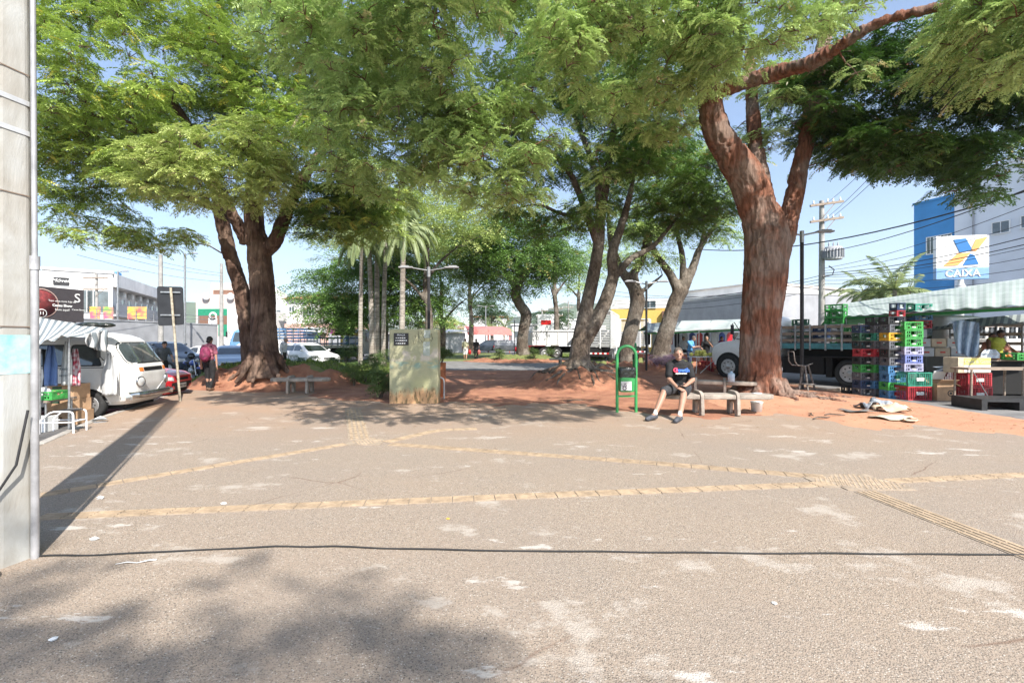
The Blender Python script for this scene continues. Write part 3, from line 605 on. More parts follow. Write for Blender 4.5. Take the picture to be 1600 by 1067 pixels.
simple_tree('round_tree', 'round green tree to the side of the central lamp post', 690, 38, .5, [RG(690,440,38,50,50,3,34,.3), RG(670,400,38,45,40,3,20,.3)], L_mid, 44, top=440)
simple_tree('far_tree', 'hazy grey-green tree above the kiosk roof', 768, 80, .6, [RG(768,482,80,30,24,5,26,.3)], L_deep, 45, top=490, fs=1.1, r=2)
simple_tree('far_tree', 'low bushy tree behind the far white truck', 862, 90, .5, [RG(862,500,90,26,18,5,22,.3)], L_deep, 46, top=500, fs=1.2, r=2.2)
simple_tree('far_tree', 'small tree beside the kiosk water tank', 700, 75, .4, [RG(698,506,75,16,12,3,12,.3)], L_pale, 47, top=506, fs=1.0, r=1.7)
# tree behind the photographer, its crown shades the front of the paving
simple_tree('shade_tree', 'shade tree standing on the paving behind the camera', 800, 1, .5, [], L_mid, 50, top=532) if False else None
tree('shade_tree', 'shade tree behind the viewpoint whose shadow dapples the front paving', (7.5,-9.5,0), [([(7.5,-9.5,-.1),(7.4,-9.5,4),(7.2,-9.4,8)], [.5,.4,.34]), ([(7.2,-9.4,7.8),(5.8,-8.6,10),(4.0,-8.0,11.6)], [.26,.18,.06]), ([(7.2,-9.4,7.8),(8.2,-10,9.8),(9,-10.4,12)], [.26,.2,.08])],
 [(3.5,-7.9,12,2.3,.9,.5,9,.1),(5.2,-9.0,12.2,2.4,1.2,.5,7,.2),(7.2,-11,12.4,3,2,1,12,.2),(5.1,-7.5,11.6,1.0,.3,.2,2,.1)], L_mid, B_brown, per=24, fs=.4, pairs=5, r=.72, seed=51, voxel=.07)
# ================================================================ VEHICLES
M_glass = glass_mat('dark_glass', (.035,.045,.05)); M_glass2 = glass_mat('pale_glass', (.14,.19,.2), .1)
M_rub = flat('black_rubber', (.022,.022,.022), .75); M_tyre = mat('tyre_rubber', (.03,.03,.03), .85, var=.3, bump=.2)
M_chrome = mat('chrome', (.55,.55,.56), .22, metal=1, var=.15, scale=4); M_steel = mat('galvanised_steel', (.42,.43,.44), .45, metal=.8, var=.2, scale=12)
M_rim = mat('silver_rim', (.5,.5,.5), .35, metal=.7, var=.15); M_lamp = glass_mat('headlamp_glass', (.55,.56,.55), .12); M_orange = mat('orange_lens', (.75,.2,.03), .25, var=.1)
M_redlens = mat('red_lens', (.5,.02,.02), .25, var=.1); M_plate = flat('plate_grey', (.62,.62,.6), .5); M_ink = flat('black_ink', (.015,.015,.015), .6); M_black = mat('black_plastic', (.025,.025,.027), .6, var=.3)
M_vanw = mat('van_white_paint', (.70,.69,.66), .38, var=.06, scale=2.5, coat=.25); M_white = mat('white_paint', (.74,.74,.73), .4, var=.05, scale=2, coat=.3)
M_redp = mat('red_car_paint', (.50,.012,.022), .3, var=.08, coat=.6); M_dark = mat('under_black', (.012,.012,.012), .9)
M_wtext = flat('white_lettering', (.78,.78,.76), .6)
class Shell:
    def __init__(s, rings): s.r = rings
    def at(s, z):
        zs = [q[0] for q in s.r]; return [float(np.interp(z, zs, [q[i] for q in s.r])) for i in (1,2,3,4)]
    def side(s, x, z, sg, off=0):
        xr, xf, w_, rc = s.at(z); rc = min(rc, w_*.95); y = w_
        if x > xf-rc: y = w_-rc+math.sqrt(max(0, rc*rc-(x-xf+rc)**2))
        if x < xr+rc: y = w_-rc+math.sqrt(max(0, rc*rc-(xr+rc-x)**2))
        return Vector((x, sg*(y+off), z+off*.2))
    def front(s, y, z, off=0, back=False):
        xr, xf, w_, rc = s.at(z); rc = min(rc, w_*.95); a = abs(y); d = 0
        if a > w_-rc: d = rc-math.sqrt(max(0, rc*rc-(a-w_+rc)**2))
        return Vector(((xr+d-off) if back else (xf-d+off), y, z+off*.4))
    def mesh(s, b, mi=0, sub=4, N=(8,5,18)):
        zs = []
        for q0, q1 in zip(s.r[:-1], s.r[1:]): zs += [q0[0]+(q1[0]-q0[0])*k/sub for k in range(sub)]
        zs.append(s.r[-1][0]); nf, nc, ns = N; rows = []
        for z in zs:
            xr, xf, w_, rc = s.at(z); rc = min(rc, w_*.95, (xf-xr)*.45); ring = []
            def arc(cx, cy, a0): return [(cx+rc*math.cos(a0+math.pi/2*k/nc), cy+rc*math.sin(a0+math.pi/2*k/nc)) for k in range(nc)]
            def seg(p, q, n): return [(p[0]+(q[0]-p[0])*k/n, p[1]+(q[1]-p[1])*k/n) for k in range(n)]
            ring += seg((xf,-w_+rc),(xf,w_-rc),nf)+arc(xf-rc,w_-rc,0)+seg((xf-rc,w_),(xr+rc,w_),ns)+arc(xr+rc,w_-rc,math.pi/2)
            ring += seg((xr,w_-rc),(xr,-w_+rc),nf)+arc(xr+rc,-w_+rc,math.pi)+seg((xr+rc,-w_),(xf-rc,-w_),ns)+arc(xf-rc,-w_+rc,math.pi*1.5)
            rows.append([(x,y,z) for x,y in ring])
        n = len(rows[0]); vs = [p for r_ in rows for p in r_]
        b.add(vs, [(i*n+j,i*n+(j+1)%n,(i+1)*n+(j+1)%n,(i+1)*n+j) for i in range(len(rows)-1) for j in range(n)], mi, True)
        b.add(rows[0], [tuple(range(n-1,-1,-1))], mi); b.add(rows[-1], [tuple(range(n))], mi, True)
def rrect(a0, a1, b0, b1, r=.06, sl0=0, sl1=0, n=4):
    """rounded box outline in (a,b); sl0/sl1 shift the two upper corners"""
    c = [(a0,b0),(a1,b0),(a1+sl1,b1),(a0+sl0,b1)]; return rpoly(c, r, n)
def rpoly(c, r=.06, n=4):
    out = []; k = len(c)
    for i in range(k):
        p = Vector(c[i]); a = Vector(c[i-1]); d = Vector(c[(i+1)%k]); ra = min(r,(a-p).length*.45); rb_ = min(r,(d-p).length*.45)
        p1 = p+(a-p).normalized()*ra; p2 = p+(d-p).normalized()*rb_
        for j in range(n+1): t = j/n; q = p1*(1-t)**2+p*2*t*(1-t)+p2*t*t; out.append((q.x,q.y))
    return out
def densify(o, st=.12):
    out = []
    for i in range(len(o)):
        p, q = Vector(o[i]), Vector(o[(i+1)%len(o)]); n = max(1,int((q-p).length/st))
        for k in range(n): t = p.lerp(q,k/n); out.append((t.x,t.y))
    return out
def patch(b, fn, outline, mi=0, rings=4):
    o = densify(outline); n = len(o); cx = sum(p[0] for p in o)/n; cy = sum(p[1] for p in o)/n; vs = []
    for k in range(rings):
        f = 1-k/rings; vs += [fn(cx+(p[0]-cx)*f, cy+(p[1]-cy)*f) for p in o]
    vs.append(fn(cx, cy)); c = len(vs)-1
    fs = [(k*n+j,k*n+(j+1)%n,(k+1)*n+(j+1)%n,(k+1)*n+j) for k in range(rings-1) for j in range(n)]+[((rings-1)*n+j,(rings-1)*n+(j+1)%n,c) for j in range(n)]
    b.add(vs, fs, mi, True)
def grow(o, d):
    n = len(o); cx = sum(p[0] for p in o)/n; cy = sum(p[1] for p in o)/n; out = []
    for x, y in o:
        v = Vector((x-cx,y-cy)); out.append((x+math.copysign(d,v.x)*min(1,abs(v.x)*6), y+math.copysign(d,v.y)*min(1,abs(v.y)*6)))
    return out
def wheel(t, x, y, r, wd=.17, sg=-1, rim=M_rim, spokes=8, tyre=M_tyre):
    w_ = MB(); ax = (0,sg,0)
    w_.lathe([(r*.6,-wd/2),(r*.9,-wd/2),(r,-wd*.3),(r,wd*.3),(r*.93,wd/2),(r*.66,wd/2),(r*.62,wd*.4)], (0,0,0), ax, 28)
    o = w_.build('wheel', tyre, t, (x,y,r)); q = MB()
    q.lathe([(r*.64,wd*.42),(r*.58,wd*.5),(r*.5,wd*.36),(r*.2,wd*.42),(r*.16,wd*.55),(.001,wd*.56)], (0,0,0), ax, 24, 0)
    for k in range(spokes):
        a = 2*math.pi*k/spokes; q.lathe([(r*.055,wd*.40),(r*.05,wd*.425),(.001,wd*.43)], (r*.4*math.cos(a),0,r*.4*math.sin(a)), ax, 8, 1)
    q.build('rim', [rim, M_dark], o); return o
def plate(t, txt, loc, rz, w_=.40, back=False):
    b = MB(); b.box((0,0,0),(w_,.012,.13)); o = b.build('licence_plate', M_plate, t, loc); o.rotation_euler = (0,0,rz)
    text(o, txt, (0,-.009,-.008), .085, M_ink, sx=.95, ext=.001, bold=.001, name='plate_number'); return o
HATCH = [(.20,-1.80,1.80,.72,.28),(.34,-1.92,1.92,.80,.30),(.55,-1.95,1.95,.83,.32),(.70,-1.94,1.92,.83,.32),(.80,-1.92,1.78,.82,.35),(.88,-1.90,1.35,.81,.4),(.95,-1.88,.92,.78,.25),(1.00,-1.86,.82,.76,.2),(1.30,-1.62,.28,.64,.16),(1.39,-1.5,.05,.59,.15),(1.45,-1.2,-.25,.48,.15),(1.47,-.95,-.45,.3,.1)]
SEDAN = [(.20,-2.0,1.95,.74,.28),(.34,-2.14,2.1,.82,.30),(.55,-2.18,2.15,.86,.32),(.72,-2.16,2.1,.86,.32),(.84,-2.14,1.9,.85,.35),(.92,-2.10,1.45,.83,.4),(.98,-1.55,.95,.80,.25),(1.03,-1.45,.85,.77,.2),(1.32,-1.0,.25,.66,.16),(1.40,-.85,.05,.61,.15),(1.45,-.7,-.2,.48,.15),(1.47,-.6,-.35,.3,.1)]
SUV = [(.28,-2.0,2.0,.78,.25),(.42,-2.12,2.1,.86,.28),(.65,-2.15,2.15,.89,.30),(.85,-2.14,2.1,.89,.30),(.98,-2.12,1.85,.88,.35),(1.05,-2.1,1.3,.86,.35),(1.12,-2.08,1.0,.84,.25),(1.50,-1.9,.4,.72,.18),(1.60,-1.8,.2,.66,.15),(1.66,-1.5,-.1,.55,.15),(1.68,-1.2,-.4,.35,.1)]
def car(name, label, cat, loc, rz, rings, paint, group=None, wr=.29, plate_txt=None, pickup=False, black_low=False):
    t = thing(name, label, cat, loc, rz, group); S = Shell(rings); b = MB(); S.mesh(b); body = b.build('body', paint, t)
    zs = [q[0] for q in rings]; zb = rings[7][0]+.0; zt = rings[8][0]+.02; g = MB()
    def wx(z): return S.at(z)
    x0r, x0f, w0, _ = S.at(zb); x1r, x1f, w1, _ = S.at(zt)
    for sg in (-1,1):
        fn = lambda a, c, sg=sg: S.side(a, c, sg, .006)
        mid = (x0f+x0r)/2+.1; a0 = x0r+.28; a1 = x1r+.22
        patch(g, fn, rpoly([(mid+.04,zb+.02),(x0f-.22,zb+.02),(x1f-.12,zt),(mid+.04,zt)], .04)); patch(g, fn, rpoly([(a0,zb+.02),(mid-.04,zb+.02),(mid-.04,zt),(a1,zt)], .05))
    patch(g, lambda a,c: S.front(a,c,.006), rpoly([(-w0+.16,zb+.0),(w0-.16,zb+.0),(w1-.10,zt),(-w1+.10,zt)], .08))
    patch(g, lambda a,c: S.front(a,c,.006,True), rpoly([(-w0+.18,zb+.03),(w0-.18,zb+.03),(w1-.12,zt-.02),(-w1+.12,zt-.02)], .08))
    g.build('windows', M_glass, t, recalc=False)
    lf = rings[2]; xf, xr, w_ = lf[2], lf[1], lf[3]
    d = MB(); 
    for x in (xf-.68, xr+.68):
        for sg in (-1,1):
            d = MB(); patch(d, lambda a,c,sg=sg: S.side(a,max(c,zs[0]),sg,.004), [(x+(wr+.05)*math.cos(k*math.pi/10), wr*.9+(wr+.05)*math.sin(k*math.pi/10)) for k in range(11)], 0, 3); d.build('wheel_well', M_dark, t, recalc=False)
    d = MB()
    patch(d, lambda a,c: S.front(a,c,.006), rrect(-w_*.5,w_*.5,zs[1],zs[1]+.13,.03)); patch(d, lambda a,c: S.front(a,c,.006), rrect(-w_*.42,w_*.42,zs[2]+.02,zs[2]+.10,.03))
    if black_low:
        patch(d, lambda a,c: S.front(a,c,.005), rrect(-w_*.9,w_*.9,zs[0]+.02,zs[2]-.03,.05))
    d.build('front_grille', M_dark, t, recalc=False)
    for sg in (-1,1):
        h = MB(); patch(h, lambda a,c: S.front(a,c,.01), rpoly([(sg*w_*.60,zs[2]+.02),(sg*w_*.97,zs[2]+.06),(sg*w_*.93,zs[3]+.03),(sg*w_*.62,zs[3]-.02)], .03)); h.build('headlight', M_lamp, t, recalc=False)
        h = MB(); patch(h, lambda a,c: S.front(a,c,.01,True), rpoly([(sg*w_*.66,zs[2]+.05),(sg*w_*.95,zs[2]+.05),(sg*w_*.93,zs[4]),(sg*w_*.70,zs[4])], .03)); h.build('tail_light', M_redlens, t, recalc=False)
        m_ = MB(); p = S.side(x0f-.25, zb, sg, 0); m_.ball(p+Vector((.02,sg*.10,.04)), (.05,.09,.065)); m_.build('mirror', paint, t)
        for x in (xf-.68, xr+.68): wheel(t, x, sg*(w_-.10), wr, .2, sg, spokes=5)
    if plate_txt: 
        p = S.front(0, zs[1]+.07, .02); plate(t, plate_txt, p, R(90))
    p = S.front(0, zs[1]+.25, .01, True); plate(t, plate_txt or 'BRA 2019', p, R(-90)); return t

# ---- white van
def kombi(loc, rz):
    t = thing('van', 'old white van with round headlights parked nose out beside the striped stall', 'van', loc, rz)
    RS = [(.30,-2.1,2.02,.74,.3),(.38,-2.16,2.12,.81,.32),(.5,-2.2,2.17,.85,.36),(.75,-2.22,2.20,.865,.40),(1.0,-2.22,2.19,.865,.42),(1.14,-2.2,2.15,.86,.42),(1.22,-2.19,2.10,.85,.42),(1.62,-2.1,1.86,.79,.40),(1.72,-2.06,1.78,.765,.4),(1.80,-2.0,1.70,.72,.4),(1.87,-1.88,1.55,.62,.4),(1.92,-1.65,1.30,.46,.35),(1.945,-1.3,1.0,.26,.2)]
    S = Shell(RS); b = MB(); S.mesh(b, sub=5, N=(10,8,22)); b.build('body', M_vanw, t)
    gl = MB(); rb_ = MB()
    def win(fn_off, o, mi=0):
        patch(rb_, fn_off(.004), grow(o,.028), 0); patch(gl, fn_off(.011), o, mi)
    sd = lambda sg: (lambda off: (lambda a,c: S.side(a,c,sg,off)))
    for sg in (-1,1):
        win(sd(sg), rpoly([(1.02,1.20),(1.58,1.20),(1.50,1.38),(1.34,1.62),(1.02,1.62)], .07))
        for x0 in (-1.9,-.93,.04): win(sd(sg), rrect(x0,x0+.86,1.20,1.62,.07))
        # quarter light divider, door seams
        for x in (.98,1.92): rb_.tube([S.side(x,z,sg,.002) for z in np.linspace(.42,1.18,8)], .006, 4, cap=False)
        rb_.tube([S.side(x,1.14,sg,.003) for x in np.linspace(-2.1,2.0,22)], .007, 4, cap=False); rb_.tube([S.side(.1,z,sg,.002) for z in np.linspace(.42,1.75,8)], .005, 4, cap=False)
        rb_.tube([S.side(.10,z,sg,.002) for z in np.linspace(.42,1.75,8)], .005, 4, cap=False)
    win(lambda off: (lambda a,c: S.front(a,c,off)), rpoly([(-.70,1.235),(.70,1.235),(.66,1.60),(.55,1.68),(-.55,1.68),(-.66,1.60)], .10, 5))
    win(lambda off: (lambda a,c: S.front(a,c,off,True)), rrect(-.6,.6,1.25,1.62,.09))
    rb_.build('window_rubber', M_rub, t, recalc=False); gl.build('windows', glass_mat('van_glass', (.06,.075,.08)), t, recalc=False)
    d = MB()   # papers on dashboard and wipers
    for y0, m1 in ((-.35,0),(.15,0)): d.tube([S.front(y0,1.24,.02), S.front(y0+.22,1.38,.02), S.front(y0+.32,1.50,.02)], .006, 5, m1)
    d.build('wiper', M_rub, t)
    # front: indicator bar grille, swage line, lamps
    q = MB(); patch(q, lambda a,c: S.front(a,c,.006), rrect(-.40,.40,1.03,1.12,.02)); patch(q, lambda a,c: S.front(a,c,.008), rrect(-.56,-.42,1.03,1.12,.02), 1); patch(q, lambda a,c: S.front(a,c,.008), rrect(.42,.56,1.03,1.12,.02), 1)
    for z in (1.05,1.075,1.10): q.tube([S.front(y,z,.012) for y in np.linspace(-.38,.38,9)], .004, 4, 2, cap=False)
    q.build('front_grille', [M_dark, M_orange, M_black], t, recalc=False)
    q = MB(); V = [S.front(y, .93-(.50*(1-abs(y)/.72)**1.2 if abs(y) < .72 else 0), .002) for y in np.linspace(-.8,.8,25)]; q.tube(V, .009, 6, cap=False); q.build('swage_line', M_vanw, t)
    for sg in (-1,1):
        c = S.front(sg*.56,.80,.0); n_ = (S.front(sg*.56+.02,.80)-S.front(sg*.56-.02,.80)).cross(Vector((0,0,1))).normalized(); n_ = n_ if n_.x > 0 else -n_
        h = MB(); h.lathe([(.118,-.02),(.125,.012),(.112,.026),(.100,.018)], c, n_, 26, 0); h.lathe([(.100,.018),(.07,.032),(.001,.040)], c, n_, 26, 1); h.build('headlight', [M_chrome, M_lamp], t)
        m_ = MB(); a = S.side(1.62,1.30,sg,0); m_.tube([a, a+Vector((.03,sg*.12,.05)), a+Vector((.02,sg*.17,.10))], .008, 6); m_.box(a+Vector((0,sg*.2,.16)), (.04,.13,.19), 0); m_.build('mirror', M_black, t, bevel=.01)
        for x in (1.34,-1.1):
            d = MB(); arc = [(x+.37*math.cos(k*math.pi/12), .34+.36*math.sin(k*math.pi/12)) for k in range(13)]; patch(d, lambda a,c,sg=sg: S.side(a,c,sg,.006), arc, 0, 3)
            d.build('wheel_well', M_dark, t, recalc=False)
            e = MB(); e.tube([S.side(a,c,sg,.004) for a,c in arc], .016, 6, cap=False); e.build('arch_lip', M_vanw, t); wheel(t, x, sg*.79, .32, .17, sg, M_rim, 10)
    q = MB()
    pts = [S.front(y,.46,.10) for y in np.linspace(-.80,.80,15)]; pts = [Vector((2.05,-.93,.46)), Vector((2.16,-.90,.46))]+pts+[Vector((2.16,.90,.46)), Vector((2.05,.93,.46))]
    for i in range(len(pts)-1):
        a, c = pts[i], pts[i+1]; u = c-a; q.add([a+Vector((0,0,-.075)),c+Vector((0,0,-.075)),c+Vector((.035,0,-.05)),a+Vector((.035,0,-.05)),c+Vector((.035,0,.05)),a+Vector((.035,0,.05)),c+Vector((0,0,.075)),a+Vector((0,0,.075))], [(0,1,2,3),(3,2,4,5),(5,4,6,7)], 0, True)
    q.build('bumper', M_chrome, t, recalc=False)
    q = MB(); q.bx(-2.0,1.9,-.6,.6,.2,.36); q.build('chassis', M_dark, t); return t
kombi((-10.78,10.50,-.14), R(13))
car('parked_car', 'shiny red hatchback parked nose out just beyond the white van', 'car', (-11.75,13.2,-.14), R(12), HATCH, M_redp, plate_txt='KNU 5582', black_low=True)
M_silver = mat('silver_blue_paint', (.34,.42,.52), .3, metal=.3, var=.05, coat=.5); M_dkblue = mat('dark_slate_paint', (.05,.065,.09), .3, var=.05, coat=.6); M_grey = mat('grey_paint', (.22,.23,.25), .3, metal=.3, var=.05, coat=.5)
M_blk = mat('black_paint', (.02,.02,.024), .25, var=.05, coat=.6); M_whitep = M_white
car('parked_car', 'dark slate car parked behind the man in the grey shirt', 'car', (PX(262,24),24,-.14), R(-20), SUV, M_dkblue, wr=.33)
car('parked_car', 'white car parked behind the blue motorcycle', 'car', (PX(312,27),27,-.14), R(-165), SEDAN, M_whitep)
car('parked_car', 'pale blue car parked directly behind the woman with the backpack', 'car', (PX(362,24),24,-.13), R(-60), SEDAN, M_silver, plate_txt='DXP 4417')
car('parked_car', 'white hatchback beyond the shrubs next to the old man', 'car', (PX(478,26),26.5,0), R(-35), HATCH, M_whitep, plate_txt='FAS 2083')
car('parked_car', 'black wagon under the red awning of the kiosk', 'car', (PX(762,58),58,0), R(175), SUV, M_dkblue, wr=.34)
car('parked_car', 'grey wagon in front of the kiosk awning posts', 'car', (PX(797,57),57,0), R(5), SUV, M_grey, wr=.34)
car('parked_car', 'small red car behind the bent tree trunk', 'car', (PX(829,55),56,0), R(170), HATCH, M_redp)
# cars on the raised lot above the grey wall
for k, (px, Y, lb, m_, sh, z) in enumerate([(168,38,'dark car on the raised lot behind the grey wall, nearest the billboard',M_blk,SEDAN,1.75),(196,40,'silver car on the raised lot above the grey wall, below the coloured banners',M_silver,SEDAN,1.75),(232,42,'white car on the raised lot above the grey wall, beside the white pole',M_whitep,HATCH,1.75)]):
    car('parked_car', lb, 'car', (PX(px,Y),Y,z), R(-60+40*k), sh, m_, 'cars on the raised lot behind the wall')

# ---- trucks
M_wood = mat('weathered_wood', (.34,.27,.21), .85, var=.3, scale=5, stretch=(1,8,8), bump=.4); M_wood2 = mat('grey_slat_wood', (.46,.46,.45), .8, var=.2, scale=6, stretch=(1,6,6)); M_teal = mat('teal_paint', (.07,.26,.29), .55, var=.2); M_bluewood = mat('blue_painted_wood', (.09,.22,.42), .65, var=.2, scale=5)
def truck_cab(t, x0, m_=M_white, z=0, hood=True):
    if hood: RS = [(.55,-1.0,1.75,.95,.2),(.75,-1.0,1.85,1.05,.28),(1.1,-1.0,1.85,1.08,.3),(1.35,-1.0,1.80,1.06,.35),(1.52,-1.0,1.55,1.02,.4),(1.62,-1.0,.82,1.02,.25),(1.7,-1.0,.72,1.02,.15),(2.35,-.98,.35,.92,.15),(2.48,-.92,.2,.85,.2),(2.56,-.7,-.1,.6,.2)]
    else: RS = [(.5,-1.0,.95,.98,.15),(.8,-1.0,1.05,1.05,.2),(1.3,-1.0,1.05,1.06,.2),(1.45,-1.0,1.02,1.06,.2),(2.25,-.98,.78,.98,.18),(2.42,-.92,.6,.9,.2),(2.5,-.7,.3,.6,.2)]
    S = Shell(RS); b = MB(); S.mesh(b); o = b.build('cab', m_, t, (x0,0,z)); g = MB()
    zb, zt = (1.72,2.33) if hood else (1.5,2.22)
    for sg in (-1,1): patch(g, lambda a,c,sg=sg: S.side(a,c,sg,.008), rpoly([(-.55,zb),((.5 if hood else .75),zb),((.2 if hood else .6),zt),(-.55,zt)], .06))
    patch(g, lambda a,c: S.front(a,c,.008), rpoly([(-.85,zb+.03),(.85,zb+.03),(.75,zt),(-.75,zt)], .08)); g.build('window', M_glass, o, recalc=False)
    g = MB(); patch(g, lambda a,c: S.front(a,c,.008), rrect(-.6,.6,.85,1.3,.05)); 
    g.build('grille', M_black, o, recalc=False)
    for sg in (-1,1):
        g = MB(); patch(g, lambda a,c: S.front(a,c,.012), rrect(sg*.66,sg*.92,.85,1.1,.04)); g.build('headlight', M_lamp, o, recalc=False)
        m_2 = MB(); a = Vector((.5 if hood else .9,sg*1.0,2.0)); m_2.tube([a, a+Vector((.12,sg*.2,.35)), a+Vector((.15,sg*.28,.3)), a+Vector((.12,sg*.28,-.3)), a+Vector((0,0,-.35))], .018, 6); m_2.box(a+Vector((.16,sg*.28,.05)), (.05,.17,.40)); m_2.build('mirror', M_black, o, bevel=.01)
        if hood:
            f_ = MB(); f_.tube([Vector((.95+.62*math.cos(k*math.pi/10), sg*1.0, .55+.62*math.sin(k*math.pi/10))) for k in range(11)], .075, 8); f_.build('mudguard', m_, o)
            d = MB(); d.lathe([(.001,0),(.56,0),(.56,.02),(.001,.021)], (.95,sg*1.065,.55), (0,sg,0), 24); d.build('wheel_well', M_dark, o)
    return o
def flatbed(name, label, loc, rz, L_=6, Wd=2.3, zdeck=1.15, hood=True, cabm=M_white, rail_m=M_wood, rail_h=.6, gaps=3, deck_m=M_wood, edge=M_teal, group=None, under=True, posts=8):
    t = thing(name, label, 'truck', loc, rz, group); truck_cab(t, L_/2+1.2, cabm, 0, hood)
    b = MB(); b.bx(-L_/2,L_/2,-Wd/2,Wd/2,zdeck,zdeck+.06); b.build('deck', deck_m, t)
    b = MB(); b.bx(-L_/2-.02,L_/2+.02,-Wd/2-.035,-Wd/2-.005,zdeck-.10,zdeck+.10); b.bx(-L_/2-.02,L_/2+.02,Wd/2+.005,Wd/2+.035,zdeck-.10,zdeck+.10); b.bx(-L_/2-.05,-L_/2-.022,-Wd/2,Wd/2,zdeck-.10,zdeck+.10); b.build('deck_edge', edge, t)
    b = MB()
    for sg in (-1,1):
        for k in range(gaps): z = zdeck+.16+k*(rail_h-.12)/(gaps-1); b.bx(-L_/2,L_/2,sg*Wd/2-.012,sg*Wd/2+.012,z,z+.10)
    for k in range(gaps): z = zdeck+.16+k*(rail_h-.12)/(gaps-1); b.bx(-L_/2-.03,-L_/2-.004,-Wd/2+.02,Wd/2-.02,z,z+.10); b.bx(L_/2+.004,L_/2+.03,-Wd/2+.02,Wd/2-.02,z,z+.10)
    b.build('side_rails', rail_m, t)
    for k in range(posts):
        x = -L_/2+.05+(L_-.1)*k/(posts-1)
        for sg in (-1,1): b = MB(); b.bx(x-.025,x+.025,sg*(Wd/2+.04)-.02,sg*(Wd/2+.04)+.02,zdeck-.15,zdeck+.18+rail_h); b.build('stake', M_steel, t)
    b = MB(); b.bx(-L_/2+.1,L_/2+2,-.45,.45,.62,.85); b.bx(-L_/2+.3,L_/2,-.3,.3,.5,.62)
    b.bx(.35,1.75,-Wd/2+.06,-Wd/2+.6,.38,1.02); b.bx(.35,1.75,Wd/2-.6,Wd/2-.06,.38,1.02); b.bx(-L_/2+.2,L_/2-.1,-.7,.7,.85,zdeck-.02); b.bx(.1,.3,-Wd/2+.1,Wd/2-.1,.3,1.0); b.bx(-L_/2+.0,-L_/2+.12,-Wd/2+.05,Wd/2-.05,.5,.68); b.build('chassis', M_dark, t)
    for x in (-L_/2+1.35,): 
        for sg in (-1,1): wheel(t, x, sg*(Wd/2-.22), .48, .42, sg, M_rim, 8); 
    for sg in (-1,1):
        wheel(t, L_/2+2.15, sg*1.0, .50, .26, sg, M_rim, 8)
        f_ = MB(); f_.bx(-L_/2+.55,-L_/2+2.15,sg*(Wd/2-.2)-.22,sg*(Wd/2-.2)+.22,1.0,1.03); f_.bx(-L_/2+.5,-L_/2+.53,sg*(Wd/2-.2)-.22,sg*(Wd/2-.2)+.22,.45,1.0); f_.build('mudflap', M_rub, t)
    return t
# truck heading away to the left behind the big tree; deck beside the crates
dv = Vector((-3.5,5.4)); ang = math.atan2(dv.y,dv.x); mid = Vector((12.2,15.9))
TR1 = flatbed('flatbed_truck', 'white-cabbed flatbed truck with teal deck edge parked behind the big tree', (mid.x, mid.y+.6, 0), ang, L_=3.6, zdeck=1.40)
MT1 = Matrix.Translation((mid.x, mid.y+.6, 0)) @ Matrix.Rotation(ang,4,'Z')
TR2 = flatbed('flatbed_truck', 'wooden-sided market truck loaded with pale boxes behind the plaid shirt', (16.6,13.6,0), R(100), L_=4.6, zdeck=1.0, rail_m=mat('pale_wood',(.5,.42,.36),.8,var=.3,scale=5), rail_h=1.0, gaps=4, hood=False, edge=M_wood)
flatbed('flatbed_truck', 'blue wooden-sided truck parked beyond the old man', (PX(452,36),36,0), R(185), L_=3.6, zdeck=1.1, rail_m=M_bluewood, rail_h=1.3, gaps=6, hood=False, edge=M_bluewood, cabm=mat('blue_cab_paint',(.14,.3,.5),.4,coat=.4))
fb = flatbed('flatbed_truck', 'open flatbed truck with striped rear bumper beyond the shrubs', (PX(505,33.5),34.5,0), R(66), L_=4.4, zdeck=1.15, rail_m=M_bluewood, rail_h=.55, gaps=2, hood=False, edge=M_white)
q = MB()
for k in range(12): q.bx(-2.34,-2.30,-1.02+k*.17,-1.02+(k+1)*.17-.002,.55,.70,k%2)
q.build('striped_bumper', [M_redlens, M_white], fb)
# slatted livestock truck seen from behind, and the far white trucks
def box_truck(name, label, loc, rz, L_, Wd, h, slat_m, group=None):
    t = thing(name, label, 'truck', loc, rz, group); truck_cab(t, L_/2+1.2, M_white, 0, False); b = MB(); z0 = 1.15
    n = 13
    for k in range(n):
        z = z0+.1+(h-.25)*k/n; tk = (h-.25)/n*.62
        for sg in (-1,1): b.bx(-L_/2,L_/2,sg*Wd/2-.02,sg*Wd/2+.02,z,z+tk)
        b.bx(-L_/2-.02,-L_/2+.02,-Wd/2+.02,Wd/2-.02,z,z+tk)
    b.bx(-L_/2,L_/2,-Wd/2,Wd/2,z0,z0+.08); b.build('slatted_body', slat_m, t); b = MB()
    for k in range(7):
        for sg in (-1,1): x = -L_/2+L_*k/6; b.bx(x-.04,x+.04,sg*(Wd/2+.045)-.025,sg*(Wd/2+.045)+.025,z0-.1,z0+h)
    for y in (-Wd/2+.04,-Wd/6,Wd/6,Wd/2-.04): b.bx(-L_/2-.07,-L_/2-.025,y-.04,y+.04,z0-.1,z0+h)
    b.bx(-L_/2,L_/2,-Wd/2,Wd/2,z0+h,z0+h+.05); b.build('posts', M_white, t)
    b = MB(); b.bx(-L_/2,L_/2+1.8,-.5,.5,.6,1.05); b.bx(-L_/2+.02,-L_/2+.1,-Wd/2,Wd/2,.45,.6); b.build('chassis', M_dark, t)
    q = MB()
    for k in range(12): q.bx(-L_/2-.01,-L_/2+.02,-1.0+k*.167,-1.0+(k+1)*.167-.002,.62,.74,k%2)
    q.build('striped_bumper', [M_redlens, M_white], t)
    for x in (-L_/2+.9,-L_/2+2.0,L_/2+1.6):
        for sg in (-1,1): wheel(t, x, sg*(Wd/2-.2), .48, .35, sg)
    return t
